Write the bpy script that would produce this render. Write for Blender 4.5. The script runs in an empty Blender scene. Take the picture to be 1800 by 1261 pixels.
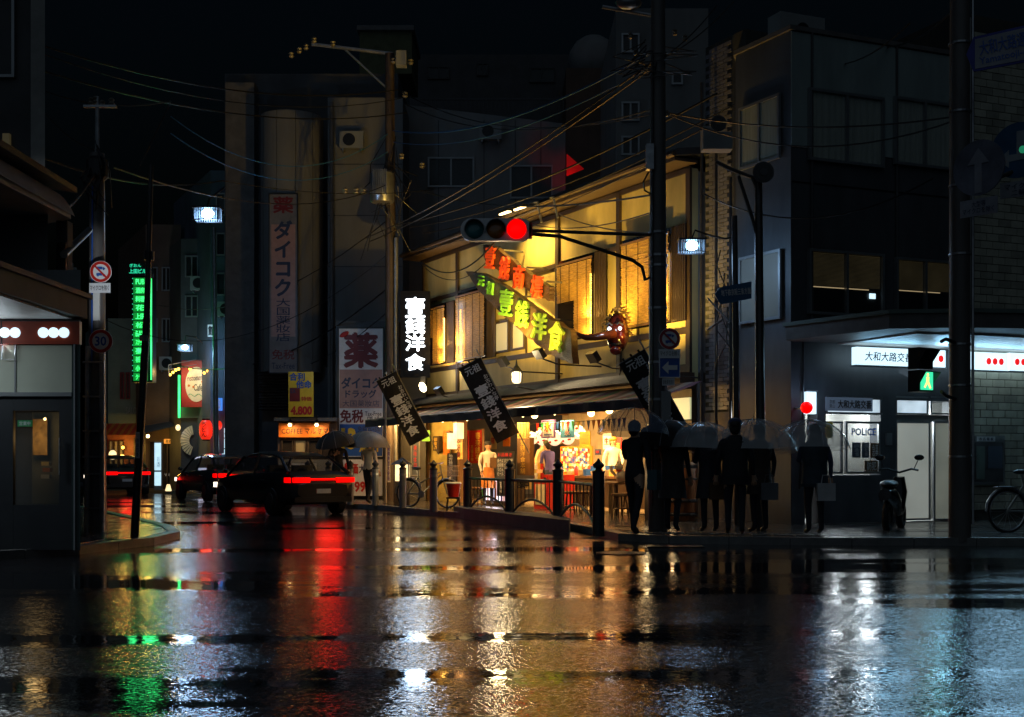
import bpy, math, random
from mathutils import Vector, Matrix
R = math.radians
rnd = random.Random(7)
sc = bpy.context.scene
col = sc.collection
# ------------------------------------------------------------------ camera
F, CX, HY, EYE = 2200.0, 900.0, 812.0, 1.2
cd = bpy.data.cameras.new('camera'); cam = bpy.data.objects.new('camera', cd); col.objects.link(cam)
cam.location = (0, 0, EYE); cam.rotation_euler = (R(90), 0, 0)
cd.lens = 44.0; cd.sensor_width = 36.0; cd.shift_y = 0.1008; cd.clip_start = .1; cd.clip_end = 3000
sc.camera = cam
# ------------------------------------------------------------------ night sky
w = bpy.data.worlds.new('World'); sc.world = w; w.use_nodes = True
nt = w.node_tree; nt.nodes.clear()
sky = nt.nodes.new('ShaderNodeTexSky'); sky.sky_type = 'NISHITA'; sky.sun_disc = False
sky.sun_elevation = R(-3); sky.sun_rotation = R(200); sky.dust_density = 3
bg = nt.nodes.new('ShaderNodeBackground'); bg.inputs[1].default_value = .045
ou = nt.nodes.new('ShaderNodeOutputWorld')
tint = nt.nodes.new('ShaderNodeMix'); tint.data_type = 'RGBA'; tint.blend_type = 'MULTIPLY'; tint.inputs['Factor'].default_value = 1
tint.inputs['B'].default_value = (.35, .75, 1.1, 1); nt.links.new(sky.outputs[0], tint.inputs['A']); nt.links.new(tint.outputs['Result'], bg.inputs[0]); nt.links.new(bg.outputs[0], ou.inputs[0])
# faint light added to fill dark walls, as from an overcast city sky
sd = bpy.data.lights.new('sky_glow', 'SUN'); sd.energy = .10; sd.angle = R(90); sd.color = (.62, .81, 1)
so = bpy.data.objects.new('sky_glow', sd); col.objects.link(so); so.rotation_euler = (R(48), 0, R(-12))
vs = sc.view_settings
sc.display_settings.display_device = 'sRGB'
vs.view_transform = 'Standard'; vs.look = 'None'; vs.exposure = 0; vs.gamma = 1; vs.use_curve_mapping = False
cy = sc.cycles
cy.use_denoising = True; cy.sample_clamp_indirect = 4; cy.sample_clamp_direct = 0
cy.max_bounces = 7; cy.diffuse_bounces = 3; cy.glossy_bounces = 4; cy.transparent_max_bounces = 24; cy.transmission_bounces = 4
cy.caustics_reflective = False; cy.caustics_refractive = False
try: cy.use_light_tree = True
except Exception: pass

# ------------------------------------------------------------------ frames (a place in the street with its own direction)
class Fr:
    def __init__(s, ox, oy, deg):
        s.ox, s.oy, s.rz = ox, oy, R(deg); s.c, s.s = math.cos(s.rz), math.sin(s.rz)
    def lx(s, px, ly=0.0):
        k = (px - CX) / F
        return (k * (s.oy + ly * s.c) - s.ox + ly * s.s) / (s.c - k * s.s)
    def Y(s, x, y): return s.oy + x * s.s + y * s.c
    def z(s, py, x, y): return EYE + (HY - py) / F * s.Y(x, y)
    def p(s, px, py, ly=0.0):
        x = s.lx(px, ly); return (x, ly, s.z(py, x, ly))
    def w(s, v): return Vector((s.ox + v[0] * s.c - v[1] * s.s, s.oy + v[0] * s.s + v[1] * s.c, v[2]))
G = Fr(0, 0, 0)
SH = Fr(-2.536, 36.0, -62.26)       # shop front, from its far end towards the camera
PO = Fr(4.88, 21.9, 22.8)           # police box front

# ------------------------------------------------------------------ things and parts
BASE = {}
def T(name, label, cat, fr=G, base=(0, 0, 0), group=None, kind=None):
    o = bpy.data.objects.new(name, None); col.objects.link(o); o.empty_display_size = .2
    o.location = fr.w(base); o.rotation_euler = (0, 0, fr.rz)
    if label: o['label'] = label
    if cat: o['category'] = cat
    if group: o['group'] = group
    if kind: o['kind'] = kind
    BASE[o.name] = (fr, base); return o
def tag(o, label=None, cat=None, group=None, kind=None):
    if label: o['label'] = label
    if cat: o['category'] = cat
    if group: o['group'] = group
    if kind: o['kind'] = kind
    return o
def kids(o): return [c for c in bpy.data.objects if c.parent == o]
def copy_tree(o, parent=None):
    c = o.copy(); col.objects.link(c)
    if parent: c.parent = parent
    for ch in o.children: copy_tree(ch, c)
    if o.name in BASE: BASE[c.name] = BASE[o.name]
    return c

TX = {}
def text_geo(s, bold=0.0, ext=0.0):
    k = (s, bold, ext)
    if k in TX: return TX[k]
    c = bpy.data.curves.new('lettering', 'FONT'); c.body = s; c.align_x = 'CENTER'; c.resolution_u = 2
    c.offset = bold; c.extrude = ext; c.space_line = 1.0
    o = bpy.data.objects.new('lettering', c); col.objects.link(o)
    dg = bpy.context.evaluated_depsgraph_get(); dg.update()
    m = bpy.data.meshes.new_from_object(o.evaluated_get(dg))
    V = [v.co.copy() for v in m.vertices]; P = [tuple(p.vertices) for p in m.polygons]
    bpy.data.objects.remove(o); bpy.data.curves.remove(c); bpy.data.meshes.remove(m)
    x0 = min(v.x for v in V); x1 = max(v.x for v in V); y0 = min(v.y for v in V); y1 = max(v.y for v in V)
    V = [((v.x - (x0 + x1) / 2) / (x1 - x0), (v.y - (y0 + y1) / 2) / (y1 - y0), v.z) for v in V]
    TX[k] = (V, P, (x1 - x0) / (y1 - y0)); return TX[k]

class MB:
    def __init__(s): s.v = []; s.f = []; s.m = []; s.cm = 0
    def add(s, V, Fs):
        n = len(s.v); s.v += [tuple(v) for v in V]
        for f in Fs: s.f.append(tuple(i + n for i in f)); s.m.append(s.cm)
        return s
    def box(s, x0, x1, y0, y1, z0, z1):
        V = [(x, y, z) for x in (x0, x1) for y in (y0, y1) for z in (z0, z1)]
        return s.add(V, [(0, 1, 3, 2), (4, 6, 7, 5), (0, 4, 5, 1), (2, 3, 7, 6), (0, 2, 6, 4), (1, 5, 7, 3)])
    def obox(s, c, sx, sy, sz, mat=None):
        V = [Vector((x * sx / 2, y * sy / 2, z * sz / 2)) for x in (-1, 1) for y in (-1, 1) for z in (-1, 1)]
        if mat: V = [mat @ v for v in V]
        V = [v + Vector(c) for v in V]
        return s.add(V, [(0, 1, 3, 2), (4, 6, 7, 5), (0, 4, 5, 1), (2, 3, 7, 6), (0, 2, 6, 4), (1, 5, 7, 3)])
    def cyl(s, a, b, r0, r1=None, n=10, caps=True):
        r1 = r0 if r1 is None else r1
        a, b = Vector(a), Vector(b); d = (b - a).normalized()
        u = d.orthogonal().normalized(); t = d.cross(u)
        V = []
        for c, r in ((a, r0), (b, r1)):
            for i in range(n):
                q = 2 * math.pi * i / n; V.append(c + (u * math.cos(q) + t * math.sin(q)) * r)
        Fs = [(i, (i + 1) % n, n + (i + 1) % n, n + i) for i in range(n)]
        if caps: Fs += [tuple(range(n - 1, -1, -1)), tuple(range(n, 2 * n))]
        return s.add(V, Fs)
    def tube(s, pts, r, n=6):
        pts = [Vector(p) for p in pts]; V = []; u = None
        for i, p in enumerate(pts):
            d = (pts[min(i + 1, len(pts) - 1)] - pts[max(i - 1, 0)]).normalized()
            u = d.orthogonal().normalized() if u is None else (u - d * u.dot(d)).normalized()
            t = d.cross(u)
            rr = r[i] if isinstance(r, (list, tuple)) else r
            for k in range(n):
                q = 2 * math.pi * k / n; V.append(p + (u * math.cos(q) + t * math.sin(q)) * rr)
        Fs = []
        for i in range(len(pts) - 1):
            for k in range(n): Fs.append((i * n + k, i * n + (k + 1) % n, (i + 1) * n + (k + 1) % n, (i + 1) * n + k))
        Fs += [tuple(range(n - 1, -1, -1)), tuple(range((len(pts) - 1) * n, len(pts) * n))]
        return s.add(V, Fs)
    def sph(s, c, r, nu=10, nv=6, mat=None):
        if not isinstance(r, (list, tuple)): r = (r, r, r)
        V = []
        for j in range(nv + 1):
            a = math.pi * j / nv
            for i in range(nu):
                b = 2 * math.pi * i / nu
                q = Vector((math.sin(a) * math.cos(b) * r[0], math.sin(a) * math.sin(b) * r[1], math.cos(a) * r[2]))
                if mat: q = mat @ q
                V.append(q + Vector(c))
        Fs = [(j * nu + i, (j + 1) * nu + i, (j + 1) * nu + (i + 1) % nu, j * nu + (i + 1) % nu) for j in range(nv) for i in range(nu)]
        return s.add(V, Fs)
    def lathe(s, c, prof, n=12):
        V = []
        for r, z in prof:
            for i in range(n):
                q = 2 * math.pi * i / n; V.append((c[0] + r * math.cos(q), c[1] + r * math.sin(q), c[2] + z))
        Fs = [(j * n + i, j * n + (i + 1) % n, (j + 1) * n + (i + 1) % n, (j + 1) * n + i) for j in range(len(prof) - 1) for i in range(n)]
        Fs += [tuple(range(n - 1, -1, -1)), tuple(range((len(prof) - 1) * n, len(prof) * n))]
        return s.add(V, Fs)
    def prism(s, pts, y0, y1):                 # outline in x-z, thickness along y
        n = len(pts); V = [(x, y0, z) for x, z in pts] + [(x, y1, z) for x, z in pts]
        return s.add(V, [tuple(range(n)), tuple(range(2 * n - 1, n - 1, -1))] + [(i, n + i, n + (i + 1) % n, (i + 1) % n) for i in range(n)])
    def slab(s, pts, z0, z1):                  # outline in x-y
        n = len(pts); V = [(x, y, z0) for x, y in pts] + [(x, y, z1) for x, y in pts]
        return s.add(V, [tuple(range(n - 1, -1, -1)), tuple(range(n, 2 * n))] + [(i, (i + 1) % n, n + (i + 1) % n, n + i) for i in range(n)])
    def grid(s, fn, nu, nv):
        V = [fn(i / nu, j / nv) for j in range(nv + 1) for i in range(nu + 1)]
        return s.add(V, [(j * (nu + 1) + i, j * (nu + 1) + i + 1, (j + 1) * (nu + 1) + i + 1, (j + 1) * (nu + 1) + i) for j in range(nv) for i in range(nu)])
    def disc(s, c, r, y=0, n=24, rz=None):      # upright disc facing -y
        rz = rz or r
        return s.add([(c[0] + r * math.cos(2 * math.pi * i / n), c[1], c[2] + rz * math.sin(2 * math.pi * i / n)) for i in range(n)], [tuple(range(n))])
    def rod(s, c, r, th, n=24, rz=None):        # upright plate with thickness
        rz = rz or r
        return s.prism([(c[0] + r * math.cos(2 * math.pi * i / n), c[2] + rz * math.sin(2 * math.pi * i / n)) for i in range(n)], c[1], c[1] + th)
    def txt(s, t, c, w=None, h=None, bold=0.0, ang=0.0, ext=0.0, shear=0.0):
        cjk = any(ord(q) > 0x2e80 for q in t); bb = bold if cjk else 0
        V, P, asp = text_geo(t, 0 if cjk else bold, ext)
        if w is None: w = h * asp
        if h is None: h = w / asp
        ca, sa = math.cos(R(ang)), math.sin(R(ang)); O = []
        ch_ = h / max(1, len(t.split('\n')))
        sh = [(0, 0)] + ([(-bb, 0), (bb, 0), (0, bb), (0, -bb), (bb * .7, bb * .7), (-bb * .7, -bb * .7)] if bb else [])
        for k_, (dx, dz) in enumerate(sh):          # heavier strokes for brush lettering
            O = []
            for x, y, z in V:
                X, Z = x * w + y * h * shear + dx * ch_, y * h + dz * ch_
                O.append((c[0] + X * ca - Z * sa, c[1] - z - k_ * .0007, c[2] + X * sa + Z * ca))
            s.add(O, P)
        return s
    def build(s, name, mats, par=None, fr=G, base=(0, 0, 0), smooth=False, label=None, cat=None, group=None, kind=None):
        b = base
        if par is not None:
            q = par
            while q.name not in BASE and q.parent: q = q.parent
            if q.name in BASE: fr, b = BASE[q.name]
        me = bpy.data.meshes.new(name)
        me.from_pydata([(x - b[0], y - b[1], z - b[2]) for x, y, z in s.v], [], s.f)
        if not isinstance(mats, (list, tuple)): mats = [mats]
        for m in mats: me.materials.append(m)
        if len(mats) > 1:
            for p, i in zip(me.polygons, s.m): p.material_index = i
        if smooth:
            me.shade_smooth()
            try: me.set_sharp_from_angle(angle=R(40))
            except Exception: pass
        me.update()
        o = bpy.data.objects.new(name, me); col.objects.link(o)
        if par is not None: o.parent = par
        else:
            o.location = fr.w(b); o.rotation_euler = (0, 0, fr.rz); BASE[o.name] = (fr, b)
        return tag(o, label, cat, group, kind)
def V3(v): return 'T'.join(v)
def vert(s): return '\n'.join(s)

# ------------------------------------------------------------------ materials
def newmat(name):
    m = bpy.data.materials.new(name); m.use_nodes = True
    return m, m.node_tree, m.node_tree.nodes['Principled BSDF']
def mat(name, c, rough=.6, metal=0., var=.25, scale=3., bump=0., spec=.5, coat=0., stretch=(1, 1, 1)):
    m, t, b = newmat(name)
    b.inputs['Roughness'].default_value = rough; b.inputs['Metallic'].default_value = metal
    b.inputs['Specular IOR Level'].default_value = spec; b.inputs['Coat Weight'].default_value = coat
    b.inputs['Coat Roughness'].default_value = .08
    if var or bump:
        tc = t.nodes.new('ShaderNodeTexCoord'); mp = t.nodes.new('ShaderNodeMapping'); mp.inputs['Scale'].default_value = stretch
        no = t.nodes.new('ShaderNodeTexNoise'); no.inputs['Scale'].default_value = scale; no.inputs['Detail'].default_value = 6
        no.inputs['Roughness'].default_value = .65
        t.links.new(tc.outputs['Object'], mp.inputs[0]); t.links.new(mp.outputs[0], no.inputs['Vector'])
        mx = t.nodes.new('ShaderNodeMix'); mx.data_type = 'RGBA'
        mx.inputs['A'].default_value = (c[0] * (1 - var), c[1] * (1 - var), c[2] * (1 - var), 1)
        mx.inputs['B'].default_value = (min(1, c[0] * (1 + var)), min(1, c[1] * (1 + var)), min(1, c[2] * (1 + var)), 1)
        rp = t.nodes.new('ShaderNodeMapRange'); rp.inputs[1].default_value = .3; rp.inputs[2].default_value = .7
        t.links.new(no.outputs[0], rp.inputs[0]); t.links.new(rp.outputs[0], mx.inputs['Factor']); t.links.new(mx.outputs['Result'], b.inputs['Base Color'])
        if bump:
            n2 = t.nodes.new('ShaderNodeTexNoise'); n2.inputs['Scale'].default_value = scale * 9; n2.inputs['Detail'].default_value = 4
            t.links.new(mp.outputs[0], n2.inputs['Vector'])
            bu = t.nodes.new('ShaderNodeBump'); bu.inputs['Strength'].default_value = bump; bu.inputs['Distance'].default_value = .02
            t.links.new(n2.outputs[0], bu.inputs['Height']); t.links.new(bu.outputs[0], b.inputs['Normal'])
    else: b.inputs['Base Color'].default_value = (*c, 1)
    return m
def emi(name, c, s, base=None, var=0., scale=4.):
    m, t, b = newmat(name)
    b.inputs['Base Color'].default_value = (*(base or [x * .5 for x in c]), 1); b.inputs['Roughness'].default_value = .4
    b.inputs['Emission Color'].default_value = (*c, 1); b.inputs['Emission Strength'].default_value = s
    if var:
        tc = t.nodes.new('ShaderNodeTexCoord'); no = t.nodes.new('ShaderNodeTexNoise'); no.inputs['Scale'].default_value = scale
        t.links.new(tc.outputs['Object'], no.inputs['Vector'])
        mr = t.nodes.new('ShaderNodeMapRange'); mr.inputs[3].default_value = s * (1 - var); mr.inputs[4].default_value = s * (1 + var)
        mr.inputs[1].default_value = .3; mr.inputs[2].default_value = .7
        t.links.new(no.outputs[0], mr.inputs[0]); t.links.new(mr.outputs[0], b.inputs['Emission Strength'])
    return m
def glass(name, c=(.8, .85, .85), alpha=.25, rough=.05):
    m, t, b = newmat(name)
    b.inputs['Base Color'].default_value = (*c, 1); b.inputs['Roughness'].default_value = rough; b.inputs['Alpha'].default_value = alpha
    b.inputs['Specular IOR Level'].default_value = .8
    return m
def paint(name, c, rough=.35): return mat(name, c, rough, var=.12, scale=6)

def wet(name, base, lo, hi, grain, puddle=(.55, .62)):
    m, t, b = newmat(name); L = t.links.new; N = t.nodes.new
    tc = N('ShaderNodeTexCoord')
    def noise(sx, sy, scale, det=5, rgh=.6):
        mp = N('ShaderNodeMapping'); mp.inputs['Scale'].default_value = (sx, sy, 1)
        no = N('ShaderNodeTexNoise'); no.inputs['Scale'].default_value = scale; no.inputs['Detail'].default_value = det; no.inputs['Roughness'].default_value = rgh
        L(tc.outputs['Object'], mp.inputs[0]); L(mp.outputs[0], no.inputs['Vector']); return no.outputs[0]
    def rng(o, a, bb, c, d):
        r = N('ShaderNodeMapRange'); r.inputs[1].default_value = a; r.inputs[2].default_value = bb; r.inputs[3].default_value = c; r.inputs[4].default_value = d
        L(o, r.inputs[0]); return r.outputs[0]
    pud = rng(noise(.2, 1.0, .55, 6, .62), puddle[0], puddle[1], 1, 0)       # 1 rough, 0 standing water
    mid = noise(.5, 1, 1.6)
    rr = N('ShaderNodeMath'); rr.operation = 'MULTIPLY'; L(pud, rr.inputs[0]); L(rng(mid, .3, .7, hi * .75, hi * 1.15), rr.inputs[1])
    mxx = N('ShaderNodeMath'); mxx.operation = 'MAXIMUM'; L(rr.outputs[0], mxx.inputs[0]); mxx.inputs[1].default_value = lo
    L(mxx.outputs[0], b.inputs['Roughness'])
    fine = noise(1, 1, grain, 3, .7)
    b1 = N('ShaderNodeBump'); b1.inputs['Distance'].default_value = .0042
    st = N('ShaderNodeMath'); st.operation = 'MULTIPLY'; L(pud, st.inputs[0]); st.inputs[1].default_value = .55; L(st.outputs[0], b1.inputs['Strength'])
    L(fine, b1.inputs['Height'])
    rip = noise(1, 1, 7, 2, .5)
    b2 = N('ShaderNodeBump'); b2.inputs['Strength'].default_value = .07; b2.inputs['Distance'].default_value = .012; L(rip, b2.inputs['Height']); L(b1.outputs[0], b2.inputs['Normal'])
    b3 = N('ShaderNodeBump'); b3.inputs['Strength'].default_value = .22; b3.inputs['Distance'].default_value = .012; L(mid, b3.inputs['Height']); L(b2.outputs[0], b3.inputs['Normal'])
    L(b3.outputs[0], b.inputs['Normal'])
    # each stone of the wet surface leans its own way
    vo = N('ShaderNodeTexVoronoi'); vo.inputs['Scale'].default_value = grain * 2.2; L(tc.outputs['Object'], vo.inputs['Vector'])
    sv = N('ShaderNodeVectorMath'); sv.operation = 'SUBTRACT'; L(vo.outputs['Color'], sv.inputs[0]); sv.inputs[1].default_value = (.5, .5, .5)
    am = N('ShaderNodeMath'); am.operation = 'MULTIPLY'; L(pud, am.inputs[0]); am.inputs[1].default_value = .105
    sc_ = N('ShaderNodeVectorMath'); sc_.operation = 'SCALE'; L(sv.outputs[0], sc_.inputs[0]); L(am.outputs[0], sc_.inputs['Scale'])
    ge = N('ShaderNodeNewGeometry'); av = N('ShaderNodeVectorMath'); av.operation = 'ADD'; L(ge.outputs['Normal'], av.inputs[0]); L(sc_.outputs[0], av.inputs[1])
    nn_ = N('ShaderNodeVectorMath'); nn_.operation = 'NORMALIZE'; L(av.outputs[0], nn_.inputs[0]); L(nn_.outputs[0], b1.inputs['Normal'])
    mc = N('ShaderNodeMix'); mc.data_type = 'RGBA'
    mc.inputs['A'].default_value = (*[x * .6 for x in base], 1); mc.inputs['B'].default_value = (*[x * 1.5 for x in base], 1)
    L(fine, mc.inputs['Factor']); L(mc.outputs['Result'], b.inputs['Base Color'])
    b.inputs['IOR'].default_value = 1.36; b.inputs['Specular IOR Level'].default_value = .5
    return m
M = dict(
 asphalt=wet('wet_asphalt', (.02, .02, .023), .04, .13, 26, (.48, .60)),
 paving=wet('wet_paving', (.075, .07, .065), .08, .22, 30),
 kerb=mat('kerb_stone', (.16, .155, .15), .35, bump=.3, scale=5),
 conc=mat('concrete', (.30, .29, .27), .7, bump=.25, scale=2), concd=mat('dark_concrete', (.13, .12, .115), .6, bump=.25, scale=3),
 pole=mat('pole_concrete', (.11, .10, .095), .45, bump=.3, scale=4, stretch=(1, 1, .2)),
 polem=mat('pole_steel', (.055, .05, .05), .3, metal=.3, scale=6), steel=mat('galvanised_steel', (.35, .36, .38), .35, metal=.8, scale=8),
 black=mat('black_paint', (.012, .012, .014), .35, scale=8), blackg=mat('black_gloss', (.008, .008, .01), .15, scale=8),
 iron=mat('painted_iron', (.035, .035, .04), .35, scale=10, bump=.1),
 timber=mat('dark_timber', (.045, .028, .018), .55, bump=.3, scale=5, stretch=(1, 1, .15)),
 timberm=mat('brown_timber', (.17, .09, .04), .5, bump=.3, scale=4, stretch=(1, 1, .2)),
 board=mat('weathered_board', (.055, .032, .016), .32, var=.6, bump=.9, scale=3, stretch=(.35, 1, 3.5)),
 plaster=mat('cream_plaster', (.56, .45, .20), .75, var=.24, scale=1.5, bump=.15, stretch=(1, 1, .35)), plasterd=mat('grey_plaster', (.22, .22, .22), .75, var=.2, scale=.8, bump=.1, stretch=(1, 1, .35)),
 beige=mat('beige_render', (.19, .185, .18), .8, var=.22, scale=.7, bump=.1, stretch=(1, 1, .3)), white=mat('white_panel', (.62, .62, .6), .5, var=.1),
 greyw=mat('pale_grey_cladding', (.26, .27, .27), .6, var=.15, scale=.8, stretch=(1, 1, .3)), navy=mat('blue_black_cladding', (.075, .08, .09), .5, var=.4, scale=1.2, stretch=(1, 1, .3)),
 bluegrey=mat('blue_grey_render', (.08, .10, .14), .7, var=.25, scale=.9), brown=mat('brown_render', (.11, .07, .05), .7, var=.3, scale=1), green=mat('grey_green_render', (.13, .17, .15), .7, var=.25, scale=1),
 dark=mat('dark_render', (.07, .07, .075), .7, var=.3, scale=1), tile=mat('roof_tile', (.05, .05, .055), .4, bump=.2, scale=5),
 brick=mat('glazed_brick', (.46, .45, .36), .35, var=.25, scale=2.5, bump=.1), brick2=mat('glazed_brick_dark', (.34, .33, .27), .35, var=.3, scale=2.5, bump=.1), redbrick=mat('red_brick', (.22, .07, .035), .7, var=.3, scale=8, bump=.3), mortar=mat('mortar', (.06, .058, .05), .9),
 bamboo=mat('bamboo', (.60, .36, .09), .6, var=.45, scale=9, stretch=(.6, 1, 6)), straw=mat('reed_screen', (.36, .24, .10), .7, var=.4, scale=9, stretch=(.6, 1, 6)), cord=mat('cord', (.03, .02, .015), .8),
 red=paint('red_paint', (.55, .02, .012)), redf=mat('red_cloth', (.55, .02, .02), .8), blue=paint('blue_paint', (.02, .10, .42)), bluef=mat('blue_cloth', (.05, .28, .6), .8), yellow=paint('yellow_paint', (.7, .5, .03)), signw=paint('sign_white', (.75, .76, .78)),
 orange=paint('orange_paint', (.6, .17, .02)), gold=mat('gold_letter', (.7, .45, .08), .4), greenp=paint('green_paint', (.03, .30, .10)), purple=paint('purple_cloth', (.16, .10, .35)), cream=paint('cream_paper', (.75, .66, .45)), creamp=paint('warm_paper', (.7, .5, .16)),
 maroon=paint('maroon_paint', (.16, .015, .02)), pinkp=paint('faded_pink', (.42, .24, .21)), blk=mat('black_lettering', (.01, .01, .01), .5, var=0), wht=mat('white_lettering', (.8, .8, .8), .5, var=0), ink=mat('dark_blue_lettering', (.02, .035, .09), .5, var=0),
 redl=mat('red_lettering', (.5, .015, .015), .5, var=0), cloth=mat('black_cloth', (.018, .015, .014), .85, var=.3, scale=5), wire=mat('cable_rubber', (.012, .012, .014), .4, var=0),
 insul=mat('dim_insulator', (.16, .14, .11), .4), ceram=mat('white_porcelain', (.6, .52, .38), .25, var=.1), alu=mat('aluminium_frame', (.3, .31, .32), .35, metal=.6, var=.1), rubber=mat('tyre_rubber', (.015, .015, .015), .8), curtain=mat('curtain', (.30, .32, .26), .9, var=.2, scale=3, stretch=(4, 1, .3)),  # insul: porcelain tone darkened to keep the insulators dim
 wglass=glass('window_glass', (.02, .025, .03), .35, .04), cglass=glass('clear_glass', (.8, .9, .9), .10, .03), vinyl=glass('umbrella_vinyl', (.75, .8, .84), .34, .16),
 skin=mat('skin', (.55, .32, .20), .55, var=.08), hair=mat('black_hair', (.012, .01, .009), .5, var=.2), shirt=mat('white_shirt', (.7, .68, .64), .8, var=.1), purplec=mat('purple_shirt', (.12, .11, .42), .8, var=.15), suit=mat('black_suit', (.012, .012, .016), .8, var=.2), darkc=mat('dark_coat', (.02, .022, .03), .8, var=.3), trous=mat('dark_trousers', (.02, .02, .028), .8, var=.2), denim=mat('denim', (.04, .06, .13), .85), apron=mat('orange_apron', (.6, .22, .05), .8), olive=mat('olive_cloth', (.10, .12, .05), .8),
)
E_ = dict(
 cold=emi('cold_lamp', (.34, .66, 1), 26), white=emi('white_light_panel', (.60, .86, 1), 1.35, (.7, .7, .7)), neonw=emi('white_neon', (.84, .93, 1), 3.4), warm=emi('warm_lamp', (1, .66, .25), 7), warmp=emi('warm_paper_lamp', (1, .75, .38), 1.3, (.6, .5, .3), .25, 6),
 bulb=emi('bulb', (1, .7, .28), 10), red=emi('red_signal', (1, 0, 0), 1.8), reds=emi('red_tail_lamp', (1, 0, 0), 1.7, (.3, 0, 0)), redd=emi('red_disc_light', (1, .01, .01), .8), green=emi('green_signal', (.05, .85, .42), 1.1), greenn=emi('green_neon', (.05, 1, .22), 2.0, var=.4, scale=2), teal=emi('teal_neon', (.03, .8, .42), 1.0), greend=emi('dim_green_neon', (.02, .6, .1), .3),
 rletter=emi('glowing_red_lettering', (1, .08, .01), .28, (.6, .07, .01)), tube=emi('orange_tube', (1, .55, .10), 9), lantern=emi('red_paper_lantern', (1, .03, .01), .8, (.5, .03, .01), .3), amber=emi('amber_lamp', (1, .5, .06), 5), blinds=emi('lit_blind', (.85, .66, .30), .035, (.3, .25, .15), .3, 2), roomc=emi('lit_room_cold', (.75, .85, .75), .022, (.2, .2, .18), .2, 1.5), disp=emi('display_white', (.9, .85, 1), 1.3, (.7, .7, .8), .25, 5), officew=emi('office_light', (.75, .80, .72), .26, (.5, .5, .45), .15, 1.2), officeb=emi('office_bright', (.62, .78, .9), .8, (.5, .5, .5), .35, 2.5), head=emi('head_lamp', (1, .85, .65), 2.5), sheet=emi('white_light_box', (.55, .85, 1), 1.0, (.7, .7, .7), .15, 2),
)
def light(name, kind, loc, power, colr, target=None, angle=90, blend=.6, size=.08, sx=None):
    d = bpy.data.lights.new(name, kind); d.energy = power; d.color = colr
    if kind == 'AREA': d.size = size; d.shape = 'RECTANGLE'; d.size_y = sx or size
    else: d.shadow_soft_size = size
    if kind == 'SPOT': d.spot_size = R(angle); d.spot_blend = blend
    o = bpy.data.objects.new(name, d); col.objects.link(o); o.location = loc
    if target is not None:
        o.rotation_euler = (Vector(target) - Vector(loc)).to_track_quat('-Z', 'Y').to_euler()
    return o
COLD, WARM, AMB = (.38, .64, 1), (1, .66, .24), (1, .58, .10)
def W(px, py, Y): return ((px - CX) / F * Y, Y, EYE + (HY - py) / F * Y)

# ------------------------------------------------------------------ ground
mb = MB(); mb.add([(-400, -60, 0), (400, -60, 0), (400, 900, 0), (-400, 900, 0)], [(0, 1, 2, 3)])
mb.build('road', M['asphalt'], kind='structure')
def walk(name, pts, inner):
    """raised pavement: pts = kerb line, inner = the rest of the outline; plus kerb stones along it"""
    mb = MB(); mb.slab(pts + inner, -.05, .096); pv = mb.build(name, M['paving'], kind='structure')
    k = 0
    for a, b in zip(pts, pts[1:]):
        a, b = Vector(a), Vector(b); L = (b - a).length; n = max(1, round(L / .9)) if a.y < 60 else 1
        d = (b - a) / n; nn = Vector((d.y, -d.x)).normalized() * .17
        for i in range(n):
            p, q = a + d * (i + .008), a + d * (i + .992)
            k += 1
            m2 = MB(); m2.slab([p - nn * .02, q - nn * .02, q + nn, p + nn], -.05, .112 + rnd.uniform(-.003, .003)); m2.build('kerb_stone', M['kerb'], pv)
    return pv
shop_kerb = [(-44, 105), (-16.6, 54), (-10.4, 43.5), (-6.6, 36.4), (-5.1, 33.8), (-4.1, 32.4), (-3.2, 31.2), (-2.3, 29.2), (-1.5, 27.4), (-.75, 26.3), (.2, 24.1), (1.0, 22.1), (1.35, 20.6), (1.62, 19.0), (2.3, 18.35), (4, 18.0), (7.5, 17.8), (14, 17.6), (60, 17)]
pv_r = walk('pavement', shop_kerb[::-1], [(-30, 105), (60, 105)][::1])
left_kerb = [(-60, 14.0), (-12, 14.1), (-8, 14.3), (-6.5, 14.9), (-5.6, 16.2), (-5.15, 18.0), (-5.2, 19.6), (-5.9, 21.6), (-7.2, 24.3), (-9.4, 28.6), (-21, 50), (-52, 108)]
pv_l = walk('pavement', left_kerb[::-1], [(-60, 14.5), (-60, 108)][::1])
# separate paving tiles on the corner the light catches
tb = MB(); tb.box(-.193, .193, -.193, .193, 0, .012); k = 0
tm = None
def inside(x, y, pts):
    c = False; j = len(pts) - 1
    for i in range(len(pts)):
        if (pts[i][1] > y) != (pts[j][1] > y) and x < (pts[j][0] - pts[i][0]) * (y - pts[i][1]) / (pts[j][1] - pts[i][1]) + pts[i][0]: c = not c
        j = i
    return c
area = [(-13.5, 14.4), (-8.1, 14.6), (-6.7, 15.2), (-5.95, 16.4), (-5.5, 18.0), (-5.55, 19.5), (-6.2, 21.4), (-7.5, 24.1), (-10, 28), (-13.5, 28)]
cells = []
for i in range(26):
    for j in range(40):
        x, y = -5.6 - i * .4, 14.8 + j * .4
        if inside(x, y, area) and -.42 < x / y < -.2: cells.append((x, y))
cells.sort(key=lambda c: c[1]); 
for (x, y) in cells[:290]:
    if tm is None:
        o = tb.build('paving_tile', M['paving'], pv_l); tm = o.data
    else:
        o = bpy.data.objects.new('paving_tile', tm); col.objects.link(o); o.parent = pv_l
    o.location = (x, y, .092 + rnd.uniform(-.002, .004)); o.rotation_euler = (rnd.uniform(-.006, .006), rnd.uniform(-.006, .006), 0)
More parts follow.
